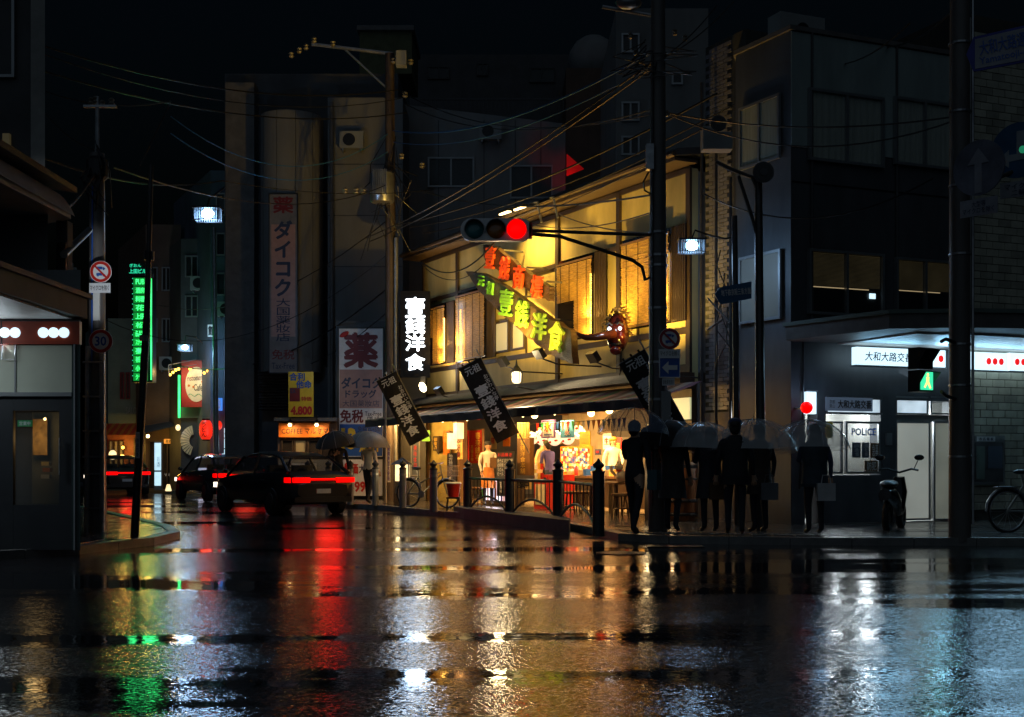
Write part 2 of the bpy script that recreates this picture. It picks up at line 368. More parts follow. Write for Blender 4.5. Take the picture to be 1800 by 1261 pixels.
# yellowish guide blocks on the shop corner
for i in range(9):
    m2 = MB(); x0 = 1.75 + i * .31; y0 = 19.25 - i * .075
    m2.box(x0, x0 + .29, y0, y0 + .29, .09, .106)
    for a in range(4):
        for b in range(4): m2.cyl((x0 + .045 + a * .067, y0 + .045 + b * .067, .106), (x0 + .045 + a * .067, y0 + .045 + b * .067, .112), .02, .014, 6)
    m2.build('guide_block', M['concd'], pv_r)
m2 = MB()
m2.box(1.9, 2.7, 17.5, 17.9, .004, .012)
for i in range(18):
    for j in range(5):
        x, y = 1.75 + i * .6 + (j % 2) * .3, 20.0 + j * .6 - i * .02
        if x > 10.6: continue
        q_ = MB(); q_.box(x, x + .588, y, y + .588, .08, .101 + rnd.uniform(-.002, .004)); q_.build('paving_slab', M['paving'], pv_r)
g = m2.build('drain_grate', M['iron'], label='iron drain grate in the wet road at the corner of the pavement', cat='drain')
# ------------------------------------------------------------------ helpers for buildings and signs
def rect(fr, px0, py0, px1, py1, ly):
    """metric rectangle (x0, x1, z0, z1) of a picture rectangle on the plane at ly of a frame"""
    a = fr.p(px0, (py0 + py1) / 2, ly); b = fr.p(px1, (py0 + py1) / 2, ly); m = fr.lx((px0 + px1) / 2, ly)
    return a[0], b[0], fr.z(py1, m, ly), fr.z(py0, m, ly)
def window(par, fr, x0, x1, z0, z1, ly, fm, gm, n=1, fw=.05, dep=.08, mid=None, name='window'):
    """frame standing proud of the wall at ly; each pane a sub-part"""
    f = MB(); f.box(x0, x1, ly - dep, ly - .003, z1 - fw, z1); f.box(x0, x1, ly - dep, ly - .003, z0, z0 + fw)
    xs = [x0 + (x1 - x0 - fw) * i / n for i in range(n + 1)]
    for x in xs: f.box(x, x + fw, ly - dep + .002, ly - .003, z0 + fw, z1 - fw)
    if mid: f.box(x0 + fw, x1, ly - dep + .004, ly - .003, mid, mid + fw)
    fo = f.build(name, fm, par)
    for i in range(n):
        MB().box(xs[i] + fw, xs[i + 1], ly - .03, ly - .012, z0 + fw, z1 - fw).build('pane', gm, fo)
    return fo
def plate_sign(name, label, cat, fr, px0, py0, px1, py1, ly, th, face, texts=(), border=None, group=None, back=None):
    x0, x1, z0, z1 = rect(fr, px0, py0, px1, py1, ly)
    t = T(name, label, cat, fr, ((x0 + x1) / 2, ly, z0), group)
    MB().box(x0, x1, ly, ly + th, z0, z1).build('panel', face, t)
    if border:
        bm = MB(); bw = border[1]
        bm.box(x0 - bw, x1 + bw, ly - .02, ly + th + .01, z1, z1 + bw); bm.box(x0 - bw, x1 + bw, ly - .02, ly + th + .01, z0 - bw, z0)
        bm.box(x0 - bw, x0, ly - .02, ly + th + .01, z0, z1); bm.box(x1, x1 + bw, ly - .02, ly + th + .01, z0, z1); bm.build('border', border[0], t)
    for s, u, v, wf, hf, mt, *ex in texts:        # u, v centre as fractions; wf, hf size as fractions
        bold = ex[0] if ex else 0
        MB().txt(s, (x0 + (x1 - x0) * u, ly - .016, z1 - (z1 - z0) * v), (x1 - x0) * wf, (z1 - z0) * hf if hf else None, bold).build('lettering', mt, t)
    return t

# ------------------------------------------------------------------ corner shop on the near pavement (west side)
B = T('corner_building', 'low corner shop with deep canopy, red fascia of white discs and a dark glass front', 'building', G, (-8.5, 15.6, .1))
def fx(px, Y): return (px - CX) / F * Y
def fz(py, Y): return EYE + (HY - py) / F * Y
def at0(px, py, Y): return (fx(px, Y), Y, fz(py, Y))
Y0 = 15.6; xr = fx(142, Y0); 
SK = lambda x, y0_, y1_, xl: [(xl, y0_), (x, y0_), (x - .55 * (y1_ - y0_), y1_), (xl, y1_)]
MB().slab(SK(xr - .02, Y0 + .05, 19.5, -12.5), fz(690, Y0), 3.6).build('wall', M['greyw'], B)
MB().slab(SK(xr - .35, 16.2, 19.5, -12.5), .1, fz(690, Y0)).build('back_wall', M['dark'], B)
# canopy: slab reaching towards the street, lipped fascia, boards under it
cy0, cy1 = 12.9, Y0 + .2; zc = fz(565, Y0)
MB().slab([(-12.5, cy0), (-5.62, cy0), (-5.42, cy0 + .25), (-5.36, cy1), (-12.5, cy1)], zc + .05, zc + .30).build('canopy', M['green'], B)
MB().slab([(-12.5, cy0 - .04), (-5.58, cy0 - .04), (-5.37, cy0 + .24), (-5.31, cy1 + .05), (-12.5, cy1 + .05)], zc + .30, zc + .36).build('canopy_cap', M['concd'], B)
n = 27
for i in range(n):
    y = cy0 + .06 + (cy1 - cy0 - .2) * i / n
    MB().box(-12.4, -5.48, y, y + (cy1 - cy0 - .2) / n - .012, zc + .025, zc + .048).build('soffit_board', M['white'], B)
# fascia with the discs
MB().box(-12.5, xr, Y0 - .05, Y0 + .04, fz(606, Y0), fz(566, Y0)).build('fascia', mat('red_fascia', (.30, .035, .012), .3, var=.1), B)
for px in (8, 28 - 1, -9, 83, 98, 113, -62, -77, -92) if False else (-7, 12, 30, 79.5, 97.5, 115.5):
    MB().rod((fx(px, Y0), Y0 - .075, fz(586, Y0)), .064, .02, 24).build('disc_lamp', E_['white'], B)
# transom and glass front
x0, x1 = -12.5, fx(127, Y0)
MB().box(x0, x1, Y0, Y0 + .05, fz(692, Y0), fz(607, Y0)).build('transom', mat('cream_panel', (.50, .52, .42), .6, var=.06, scale=1.5), B)
MB().slab([(x1, Y0 - .02), (xr, Y0 - .02), (xr - .12, Y0 + .15), (x1, Y0 + .15)], .1, fz(606, Y0)).build('corner_post', mat('green_steel', (.03, .05, .05), .3, metal=.3), B)
MB().box(x1 + .03, x1 + .05, Y0 - .045, Y0 - .021, .1, fz(606, Y0)).build('trim', M['alu'], B)
for xx_ in (-9.0, -7.6, -6.35): MB().box(xx_, xx_ + .012, Y0 - .062, Y0 - .0505, fz(606, Y0), fz(566, Y0)).build('fascia_seam', M['black'], B)
for xx_ in (-8.4, -7.2, -6.2): MB().box(xx_, xx_ + .02, Y0 - .012, Y0 - .001, fz(692, Y0), fz(607, Y0)).build('transom_seam', M['alu'], B)
MB().box(-12.5, x1, Y0 - .03, Y0 - .001, fz(697, Y0), fz(690, Y0)).build('transom_trim', M['alu'], B)
MB().tube([(fx(6, Y0), Y0 - .03, fz(607, Y0)), (fx(6, Y0), Y0 - .05, fz(633, Y0)), (fx(28, Y0), Y0 - .05, fz(633, Y0)), (fx(30, Y0), Y0 - .03, fz(607, Y0))], .008, 6).build('sign_bracket', M['steel'], B)
MB().cyl((fx(107, Y0), Y0 - .04, fz(835, Y0)), (fx(107, Y0), Y0 - .04, fz(770, Y0)), .014, None, 8).build('door_handle', M['steel'], B)
f = MB()
for px0, px1 in ((-30, 22), (103, 128)): f.box(fx(px0, Y0), fx(px1, Y0) - .002, Y0 + .02, Y0 + .1, .1, fz(693, Y0))
f.box(fx(22, Y0), fx(103, Y0), Y0 + .02, Y0 + .1, fz(722, Y0), fz(693, Y0)); f.box(fx(22, Y0), fx(103, Y0), Y0 + .02, Y0 + .1, .1, fz(888, Y0))
dr = f.build('door_frame', mat('black_steel', (.012, .014, .018), .5), B)
MB().box(fx(24, Y0), fx(102, Y0), Y0 + .05, Y0 + .065, fz(888, Y0), fz(722, Y0)).build('pane', glass('shop_glass', (.05, .055, .05), .42, .03), B)
MB().box(fx(28, Y0), fx(101, Y0), 16.12, 16.18, fz(888, Y0), fz(722, Y0)).build('blind', mat('shop_blind', (.20, .20, .16), .8, var=.2), B)
MB().box(fx(36, Y0), fx(62, Y0), 16.0, 16.03, fz(800, Y0), fz(735, Y0)).build('reflection_plate', mat('amber_reflection', (.55, .33, .10), .6, var=.6, scale=9), label='dim amber lit poster behind the corner shop glass', cat='poster')  # amber plate put in for the lantern reflection in the glass
for k_, (px, py, w_, m_) in enumerate(((66, 815, 14, 'creamp'), (68, 826, 13, 'orange'), (66, 838, 15, 'cream'))):
    MB().box(fx(px - w_ / 2, Y0), fx(px + w_ / 2, Y0), 15.85, 15.95, fz(py + 4, Y0), fz(py - 3, Y0)).build('shelf_box', M[m_], label=['cream box on the upper shelf behind the corner shop glass', 'orange box on the middle shelf behind the corner shop glass', 'pale box on the lowest shelf behind the corner shop glass'][k_], cat='box', group='boxes behind the corner shop glass')
MB().sph(at0(79, 737, 15.9), .02, 6, 4).build('lamp_bulb', E_['bulb'], label='tiny amber bulb behind the corner shop glass', cat='lamp')
light('corner_shop_lamp', 'POINT', at0(60, 770, 15.75), 3, (1, .65, .25), size=.1)
t = T('shop_notice', 'small green and white notice stuck on the glass of the corner shop', 'notice', G, (fx(42, Y0), Y0 - .0, fz(748, Y0)))
MB().box(fx(29, Y0), fx(55, Y0), Y0 + .035, Y0 + .045, fz(750, Y0), fz(739, Y0)).build('paper', M['greenp'], t)
MB().txt('営業中', (fx(42, Y0), Y0 + .03, fz(744.5, Y0)), .14, .05).build('lettering', M['wht'], t)
light('corner_canopy_fill', 'AREA', (-7.6, 14.4, zc - .02), 26, (.75, .9, 1), (-7.6, 14.6, 0), size=1.6, sx=.2)  # fill light added under the canopy to brighten the shop front
light('corner_fascia_wash', 'AREA', (-7.0, 15.35, zc - .35), 9, (.8, .92, 1), (-6.6, 14.2, zc + .05), size=1.6, sx=.1)  # light added to brighten the canopy boards from below
# upper floor with bell-cast white eaves
Y1 = 16.3
MB().slab(SK(fx(84, Y1), Y1, 19.3, -12.5), 3.6, 4.75).build('upper_wall', M['plasterd'], B)
MB().slab([(-12.5, 12.4), (-5.95, 12.4), (-5.85, 16.6), (-6.9, 17.4), (-12.5, 17.4)], 4.42, 4.50).build('eave_soffit', M['white'], B)
e = MB(); e.grid(lambda u, v: (-6.25 + .42 * v ** .6, 12.4 + 4.3 * u, 4.83 - .36 * v ** 1.6), 8, 6); e.build('bell_cast_eave', M['white'], B, smooth=True)
rf = MB(); rf.add([(-5.8, 12.3, 4.86), (-5.8, 16.7, 4.86), (-9.6, 16.7, 5.5), (-9.6, 12.3, 5.5), (-5.8, 12.3, 4.78), (-5.8, 16.7, 4.78), (-9.6, 16.7, 5.4), (-9.6, 12.3, 5.4)], [(0, 1, 2, 3), (7, 6, 5, 4), (0, 4, 5, 1), (1, 5, 6, 2), (2, 6, 7, 3), (3, 7, 4, 0)])
rf.build('roof', M['tile'], B)
bars = MB()
for i in range(6): bars.box(fx(86 + i * 3.2, Y1), fx(87.6 + i * 3.2, Y1), Y1 + .25, Y1 + .28, fz(492, Y1), fz(420, Y1))
bars.build('window_bars', M['black'], B)
MB().box(fx(84, Y1), fx(104, Y1), Y1 + .3, Y1 + .5, 3.4, 4.4).build('side_wall', M['dark'], B)
MB().cyl((fx(112, 16.4), 16.4, fz(448, 16.4)), (fx(157, 18.2), 18.2, fz(405, 18.2)), .05).build('downpipe', M['alu'], B)
for k, (px, py) in enumerate(((112, 468), (118, 476), (122, 483))):
    m2 = MB(); m2.cyl((fx(px - 9, 17), 17, fz(py, 17)), (fx(px + 11, 17), 17.1, fz(py + 1, 17)), .05, .065, 12)
    m2.build('flood_lamp', M['white'], label=['white flood lamp clamped highest of three under the corner eave', 'white flood lamp clamped in the middle under the corner eave', 'white flood lamp clamped lowest under the corner eave'][k], cat='flood lamp', group='flood lamps under the corner eave', smooth=True)
# concrete block behind it
B = T('tower_block', 'tall dark block of flats behind the corner shop with a pale concrete edge column', 'building', G, (-10.5, 22, 0))
MB().slab(SK(fx(54, 22), 22.2, 30, -22), 0, 14).build('wall', M['dark'], B)
MB().slab([(fx(54, 22), 22), (fx(79, 22), 22), (fx(79, 22) - .5, 23), (fx(54, 22) - .3, 23)], 0, 14).build('edge_column', M['conc'], B)
for zz in (5.2, 8.0, 10.8):
    window(B, G, -10.6, -8.8, zz, zz + 1.5, 22.2, M['alu'], M['wglass'], 2)
MB().box(-9.0, -8.88, 22.1, 22.19, 6.6, 7.0).build('sash', E_['blinds'], B)

# ------------------------------------------------------------------ utility pole with road signs (west corner)
Yp = 19.6
def at(px, py, Y): return (fx(px, Y), Y, fz(py, Y))
P = T('utility_pole', 'old concrete utility pole strapped with two conduits beside the corner shop', 'utility pole', G, (fx(170, Yp), Yp, .1))
MB().cyl((fx(170, Yp), Yp, 0.05), (fx(171, Yp), Yp, fz(270, Yp)), .15, .11, 14).build('pole', M['pole'], P, smooth=True)
MB().cyl((fx(158, Yp), Yp - .12, .1), (fx(160, Yp), Yp - .12, fz(610, Yp)), .05, None, 10).build('conduit', M['steel'], P, smooth=True)
MB().cyl((fx(183, Yp), Yp - .1, .1), (fx(183, Yp), Yp - .1, fz(620, Yp)), .045, None, 10).build('conduit', M['steel'], P, smooth=True)
for py in (640, 700, 760, 805, 835, 895): MB().box(fx(152, Yp), fx(189, Yp), Yp - .18, Yp - .14, fz(py, Yp), fz(py, Yp) + .03).build('strap', M['steel'], P)
MB().cyl((fx(167, Yp), Yp - .15, fz(640, Yp)), (fx(167, Yp), Yp - .12, fz(330, Yp)), .012, None, 6).build('blue_cable', M['blue'], P)
MB().cyl((fx(171, Yp), Yp, fz(270, Yp)), (fx(171, Yp), Yp, fz(170, Yp)), .04, .03, 8).build('pole_top', M['steel'], P)
MB().box(fx(148, Yp), fx(205, Yp), Yp - .05, Yp + .03, fz(190, Yp), fz(186, Yp)).build('cross_arm', M['steel'], P)
m2 = MB()
for px, py in ((160, 185), (168, 183), (180, 190), (196, 186)): m2.lathe(at(px, py, Yp), [(.03, 0), (.05, .03), (.03, .06), (.05, .09), (.02, .12)], 8)
m2.build('insulator', M['insul'], P)
m2 = MB(); m2.lathe(at(171, 300, Yp), [(.12, -.15), (.17, -.1), (.17, .15), (.1, .22)], 12); m2.build('junction_box', M['black'], P)
m2 = MB()
for i in range(9):
    a = at(165 + i * 2, 240 + i * 9, Yp); b = at(150 + rnd.uniform(0, 50), 380 + rnd.uniform(-40, 30), Yp)
    m2.tube([a, ((a[0] + b[0]) / 2 + rnd.uniform(-.25, .25), Yp - .2 + rnd.uniform(-.2, .1), (a[2] + b[2]) / 2), b], .01, 5)
m2.build('loose_wires', M['wire'], P, kind='stuff')
def road_sign(fr, px, py, r, ly, kind, label, red=None):
    c = fr.p(px, py, ly); t = T('road_sign', label, 'road sign', fr, c)
    MB().rod((c[0], ly, c[2]), r, .012, 32).build('plate', M['wht'], t)
    rim = MB(); n = 32; V = []
    for rr, y in ((r * .96, ly - .004), (r * .70, ly - .004)):
        V += [(c[0] + rr * math.cos(2 * math.pi * i / n), y, c[2] + rr * math.sin(2 * math.pi * i / n)) for i in range(n)]
    rim.add(V, [(i, (i + 1) % n, n + (i + 1) % n, n + i) for i in range(n)]); rim.build('red_ring', red or M['red'], t)
    if kind == 'lorry':
        for dz in (.28, -.30):
            v = MB(); z = c[2] + dz * r
            v.box(c[0] - .38 * r, c[0] + .16 * r, ly - .009, ly - .005, z - .06 * r, z + .17 * r)
            v.prism([(c[0] + .19 * r, z - .06 * r), (c[0] + .42 * r, z - .06 * r), (c[0] + .42 * r, z + .03 * r), (c[0] + .30 * r, z + .12 * r), (c[0] + .19 * r, z + .12 * r)], ly - .009, ly - .005)
            for ddx in (-.24, .28): v.rod((c[0] + ddx * r, ly - .009, z - .08 * r), .07 * r, .004, 10)
            v.build('vehicle_symbol', M['blue'], t)
        s = MB(); q = .5 * r; wd = .06 * r
        s.prism([(c[0] - q - wd, c[2] + q - wd), (c[0] - q + wd, c[2] + q + wd), (c[0] + q + wd, c[2] - q + wd), (c[0] + q - wd, c[2] - q - wd)], ly - .013, ly - .010); s.build('bar', red or M['red'], t)
    else:
        MB().txt(kind, (c[0], ly - .006, c[2]), r * .95, r * .8, .02).build('lettering', M['blue'], t)
    return t
road_sign(G, 177, 478, .168, Yp - .3, 'lorry', 'round no lorries sign brightly lit on the pole beside the corner shop')
plate_sign('sign_plate', 'white plate reading マイクロを除く below the bright round sign', 'sign plate', G, 157, 498, 194, 515, Yp - .3, .01, M['signw'], [('マイクロを除く', .5, .5, .9, .55, M['blk'])])
road_sign(G, 177, 600, .185, Yp - .3, '30', 'round speed limit 30 sign low on the pole by the corner shop')
MB().box(fx(171, Yp), fx(182, Yp), Yp - .2, Yp - .16, fz(566, Yp), fz(516, Yp)).build('junction_cover', M['white'], label='narrow white cover strip on the pole between the two round signs', cat='cover strip')
light('sign_flood', 'SPOT', (-5.0, 16.0, 2.6), 260, (.85, .93, 1), (fx(177, Yp), Yp - .3, fz(500, Yp)), 22, .6)
# leaning pole
Yq = 18.3
P = T('leaning_pole', 'slim dark pole leaning beside the kerb in front of the green neon sign', 'pole', G, (fx(236, Yq), Yq, .1))
MB().cyl((fx(236, Yq), Yq, .05), (fx(258, Yq), Yq, fz(560, Yq)), .062, .055, 12).build('pole', M['polem'], P, smooth=True)
MB().cyl((fx(258, Yq), Yq, fz(560, Yq)), (fx(266, Yq), Yq, fz(290, Yq)), .048, .03, 10).build('pole_top', M['polem'], P, smooth=True)
MB().cyl((fx(253.5, Yq), Yq, fz(600, Yq)), (fx(254.3, Yq), Yq, fz(590, Yq)), .07, .07, 12).build('collar', M['steel'], P)
MB().box(fx(241, Yq), fx(248, Yq), Yq - .075, Yq - .068, fz(806, Yq), fz(760, Yq)).build('name_plate', M['signw'], P)
MB().txt(vert('川端通四条'), (fx(244.5, Yq), Yq - .08, fz(783, Yq)), .04, .34).build('lettering', M['blk'], P)
MB().cyl((fx(262, Yq), Yq, fz(458, Yq)), (fx(262.4, Yq), Yq, fz(442, Yq)), .075, .075, 12).build('clamp', M['black'], P)

# ------------------------------------------------------------------ side street, far end to near
def block(name, label, px0, py0, px1, Y, m, dep=6, py1=None, extra=None):
    x0, x1 = fx(px0, Y), fx(px1, Y); z1 = fz(py0, Y)
    t = T(name, label, 'building', G, ((x0 + x1) / 2, Y, 0))
    MB().slab([(x0, Y), (x1, Y), (x1 - .5 * dep, Y + dep), (x0 - .5 * dep, Y + dep)], 0, z1).build('wall', m, t); return t
b0 = block('narrow_building', 'blue lit narrow building deep in the side street', 186, 590, 214, 62, M['bluegrey'])
for py in (620, 660, 700): window(b0, G, *rect(G, 196, py, 208, py + 28, 62), 62, M['alu'], M['wglass'], 1)
light('blue_shop_glow', 'POINT', (fx(195, 60), 60, 5), 60, (.08, .2, 1))
MB().box(fx(191, 61.7), fx(193, 61.7), 61.7, 61.75, fz(735, 61.7), fz(710, 61.7)).build('lit_sign', E_['sheet'], label='tiny white lit sign on the blue building deep in the side street', cat='sign')
b1 = block('brick_shop', 'brick fronted shop under a red striped awning in the side street', 190, 560, 256, 53, M['green'])
MB().box(fx(190, 53), fx(256, 53), 52.85, 52.98, .1, fz(755, 53)).build('brick_front', M['redbrick'], b1)
for i in range(11):
    x = fx(189, 53) + i * .145
    m2 = MB(); m2.add([(x, 52.8, fz(745, 53)), (x + .14, 52.8, fz(745, 53)), (x + .14, 51.7, fz(766, 53)), (x, 51.7, fz(766, 53))], [(0, 1, 2, 3)]); m2.build('awning_stripe', M['red'] if i % 2 else M['orange'], b1)
for i in range(3): window(b1, G, *rect(G, 192 + i * 9, 775, 200 + i * 9, 838, 52.85), 52.85, M['timber'], E_['blinds'], 1, .04)
for px in (212, 222): window(b1, G, *rect(G, px, 655, px + 7, 702, 53), 53, M['maroon'], M['wglass'], 1)
MB().txt('SALON', (fx(235, 53), 52.9, fz(722, 53)), .6, .28).build('lettering', M['alu'], b1)
window(b1, G, *rect(G, 236, 770, 252, 860, 52.85), 52.85, M['timber'], M['wglass'], 1, .06)
m2 = MB().sph(at(216, 787, 52.5), .07); m2.build('wall_lamp', E_['amber'], label='small amber wall lamp on the brick shop front', cat='lamp')
light('brick_wall_lamp', 'POINT', at(216, 787, 52.3), 22, AMB)
b2 = block('brown_building', 'dark brown building with a slate awning in the side street', 256, 395, 318, 51, M['brown'])
m2 = MB(); m2.add([(fx(256, 51), 50.95, fz(748, 51)), (fx(318, 51), 50.95, fz(738, 51)), (fx(318, 51), 49.8, fz(752, 51)), (fx(256, 51), 49.8, fz(766, 51))], [(0, 1, 2, 3)]); m2.build('awning', M['navy'], b2)
for px, py in ((262, 470), (285, 470), (262, 560), (285, 560)): window(b2, G, *rect(G, px, py, px + 16, py + 42, 51), 51, M['alu'], M['wglass'], 2)
window(b2, G, *rect(G, 262, 775, 312, 862, 51), 51, M['timber'], M['wglass'], 3)
m2 = MB().sph(at(260, 767, 49.6), .07); m2.build('awning_lamp', E_['bulb'], label='bright amber bulb at the end of the slate awning', cat='lamp')
light('awning_bulb', 'POINT', at(261, 768, 49.4), 25, AMB)
b3 = block('cafe_building', 'narrow building carrying the red cafe sign board in the side street', 318, 420, 370, 49, M['dark'])
for py in (450, 520): window(b3, G, *rect(G, 326, py, 360, py + 38, 49), 49, M['alu'], M['wglass'], 3)
MB().box(fx(318, 48.9), fx(370, 48.9), 48.8, 48.98, fz(735, 48.9), fz(716, 48.9)).build('beam', M['green'], b3)
fan = MB(); c = at(342, 775, 48.9)
for k in range(12):
    a0, a1 = R(100 + k * 13), R(111 + k * 13)
    fan.add([(c[0] + .2 * math.cos(a0), 48.88, c[2] + .25 * math.sin(a0)), (c[0] + .55 * math.cos(a0), 48.9, c[2] + .6 * math.sin(a0)), (c[0] + .55 * math.cos(a1), 48.85, c[2] + .6 * math.sin(a1)), (c[0] + .2 * math.cos(a1), 48.88, c[2] + .25 * math.sin(a1))], [(0, 1, 2, 3)])
fan.build('fan_shape', M['cream'], b3)
for s in (E_['greend'],): MB().box(fx(314, 48.7), fx(317, 48.7), 48.6, 48.7, fz(735, 48.7), fz(660, 48.7)).build('green_tube', E_['greenn'], label='vertical green light tube at the edge of the cafe building', cat='light tube')
# red cafe sign with oval
t = T('cafe_sign', 'red board with a cream oval reading Ristorante Cafe under spotlights', 'sign', G, at(343, 715, 48.3))
z0, z1 = fz(716, 48.3), fz(634, 48.3)
MB().box(fx(319, 48.3), fx(368, 48.3), 48.3, 48.4, z0, z1).build('board', mat('red_board', (.45, .03, .015), .5), t)
cc = at(345, 676, 48.28); MB().rod((cc[0], 48.27, cc[2]), .42, .03, 28, .68).build('oval', M['cream'], t)
MB().txt('ristorante', (cc[0], 48.25, cc[2] + .25), .66, .2, .01, 5).build('lettering', M['maroon'], t)
MB().txt('Cafe', (cc[0] + .08, 48.25, cc[2] - .12), .34, .26, .01).build('lettering', M['timber'], t)
m2 = MB(); m2.tube([(cc[0] - .3 + .06 * i, 48.25, cc[2] - .42 + .05 * math.sin(i * 1.2)) for i in range(11)], .014, 4); m2.build('wave_line', M['greenp'], t)
m2 = MB()
for dx, dz in ((-.28, -.05), (.24, .1), (.34, -.1), (-.1, -.1)): m2.rod((cc[0] + dx, 48.25, cc[2] + dz), .05, .01, 8)
m2.build('small_motif', M['orange'], t)
t = T('spotlight_rack', 'thin metal rack of small spotlights shining on the red cafe sign', 'spotlight rack', G, at(320, 640, 47.6))
m2 = MB()
for a, b in ((at(296, 642, 47.3), at(345, 632, 47.8)), (at(297, 650, 47.3), at(345, 641, 47.8)), (at(296, 642, 47.3), at(297, 662, 47.3)), (at(345, 632, 47.8), at(368, 634, 48.2))): m2.cyl(a, b, .015, None, 5)
m2.build('rack', M['steel'], t)
for px, py in ((299, 659), (304, 655), (309, 651), (314, 649), (334, 649), (333, 660), (359, 656), (365, 652)):
    MB().sph(at(px, py, 47.4), .055, 8, 5).build('spot_bulb', E_['amber'], t)
light('cafe_spot', 'SPOT', at(322, 655, 46.6), 90, (1, .72, .35), (cc[0], 48.3, cc[2]), 60, .6)
light('cafe_spot', 'POINT', at(309, 654, 47.0), 20, (1, .7, .3))
M['cagem'] = mat('lantern_cage', (.16, .17, .19), .4, var=.1)
# side street lamp boxes (slatted cages)
def street_lantern(px, py, Y, s, label, pw, arm=None, group='slatted street lanterns'):
    c = at(px, py, Y); t = T('street_lantern', label, 'street lamp', G, c, group)
    sl = MB(); n = 11
    for sy in (-1, 1):
        for i in range(n): x = c[0] - .36 * s + .72 * s * i / (n - 1); sl.box(x - .012 * s, x + .012 * s, c[1] + sy * .22 * s - .012, c[1] + sy * .22 * s + .012, c[2] - .20 * s, c[2] + .14 * s)
    for sx in (-1, 1):
        for i in range(5): y = c[1] - .17 * s + .085 * s * i; sl.box(c[0] + sx * .38 * s - .012, c[0] + sx * .38 * s + .012, y - .012 * s, y + .012 * s, c[2] - .20 * s, c[2] + .14 * s)
    sl.build('cage', M['cagem'], t); light('lantern_bulb', 'POINT', (c[0], c[1] - .16 * s, c[2] - .02), 3.5 * s * s, (.12, .40, 1), size=.05)
    f = MB()
    f.box(c[0] - .42 * s, c[0] + .42 * s, c[1] - .26 * s, c[1] + .26 * s, c[2] + .14 * s, c[2] + .20 * s)
    f.box(c[0] - .40 * s, c[0] + .40 * s, c[1] - .25 * s, c[1] - .21 * s, c[2] - .23 * s, c[2] - .20 * s); f.box(c[0] - .40 * s, c[0] + .40 * s, c[1] + .21 * s, c[1] + .25 * s, c[2] - .23 * s, c[2] - .20 * s)
    f.build('frame', M['black'], t)
    MB().sph(c, (.20 * s, .12 * s, .15 * s), 12, 8).build('lamp_globe', E_['cold'], t, smooth=True)
    if arm: MB().tube(arm, .03 * s, 6).build('arm', M['black'], t)
    light('street_lantern_lamp', 'POINT', (c[0], c[1], c[2] - .42 * s), pw, COLD, size=.3)
    return t
street_lantern(365, 376, 30, .78, 'cold white slatted lantern high over the side street', 160, [at(365, 362, 30), at(368, 350, 30), at(395, 330, 31)])
street_lantern(325, 611, 46, .62, 'small cold slatted lantern above the cafe spotlights', 110, [at(325, 603, 46), at(326, 590, 46), at(345, 593, 46.4), at(356, 604, 47)])
# green neon tower sign
Yn = 46
t = T('neon_tower_sign', 'tall green neon stack of bar signs under an oval header', 'neon sign', G, at(250, 670, Yn))
MB().box(fx(232, Yn), fx(268, Yn), Yn, Yn + .5, fz(672, Yn), fz(488, Yn)).build('case', M['black'], t)
MB().rod(at(246, 474, Yn - .1), .42, .4, 24, .24).build('header', M['black'], t)
MB().txt('ぎおん', (fx(240, Yn), Yn - .14, fz(468, Yn)), .42, .12, .02).build('header_lettering', E_['teal'], t)
MB().txt('上田ビル', (fx(244, Yn), Yn - .14, fz(478, Yn)), .62, .16, .03).build('header_lettering', E_['teal'], t)
names = ['PUB', '酒房', '料理', '花', '上田', '松', 'BAR', 'スナック', '夢', '祇園', '小町', 'クラブ']
for i, s in enumerate(names):
    za, zb = fz(489 + i * 15.2, Yn), fz(489 + i * 15.2 + 13.6, Yn)
    po = MB().box(fx(235, Yn), fx(260, Yn), Yn - .04, Yn - .005, zb, za).build('sign_panel', E_['greend'], t)
    MB().txt(s, (fx(247, Yn), Yn - .05, (za + zb) / 2), .32, .2, .02).build('lettering', E_['greenn'], po)
m2 = MB()
for i in range(20): m2.sph((fx(233.5, Yn), Yn - .03, fz(490 + i * 9, Yn)), .018, 6, 4)
m2.build('edge_bulbs', E_['teal'], t, kind='stuff')
MB().box(fx(265, Yn), fx(267, Yn), Yn - .03, Yn, fz(668, Yn), fz(490, Yn)).build('edge_tube', E_['greenn'], t)
light('neon_glow', 'POINT', at(252, 600, Yn - 1.2), 45, (.05, 1, .25), size=.5)
# white light boxes
t = T('tall_light_box', 'tall white light box standing by the kerb of the side street', 'sign', G, at(277, 855, 48.5))
MB().box(fx(271, 48.5), fx(284, 48.5), 48.5, 48.7, .1, fz(777, 48.5)).build('case', M['alu'], t)
MB().box(fx(272, 48.5), fx(283, 48.5), 48.47, 48.497, fz(827, 48.5), fz(779, 48.5)).build('panel', E_['sheet'], t)
MB().box(fx(272, 48.5), fx(283, 48.5), 48.47, 48.497, fz(854, 48.5), fz(830, 48.5)).build('panel', E_['sheet'], t)
MB().txt(vert('お酒'), (fx(277.5, 48.4), 48.46, fz(812, 48.4)), .12, .4).build('lettering', M['ink'], t)
t = T('noodle_light_box', 'white standing light box reading うどん そば with red strips', 'sign', G, at(360, 868, 43))
x0, x1 = fx(348, 43), fx(372, 43); 
MB().box(x0, x1, 43, 43.2, .1, fz(822, 43)).build('case', M['alu'], t)
MB().box(x0 + .02, x1 - .02, 42.97, 42.997, fz(863, 43), fz(823, 43)).build('panel', emi('lilac_light_box', (.72, .78, 1), .8), t)
MB().box(x0 + .02, x1 - .02, 42.97, 42.997, fz(868, 43), fz(863.4, 43)).build('base_band', M['red'], t)
MB().txt(vert('うどん'), (x1 - .12, 42.96, fz(851, 43)), .12, .42, .01).build('lettering', M['ink'], t)
MB().txt(vert('そば処'), (x0 + .15, 42.96, fz(851, 43)), .12, .42, .01).build('lettering', M['ink'], t)
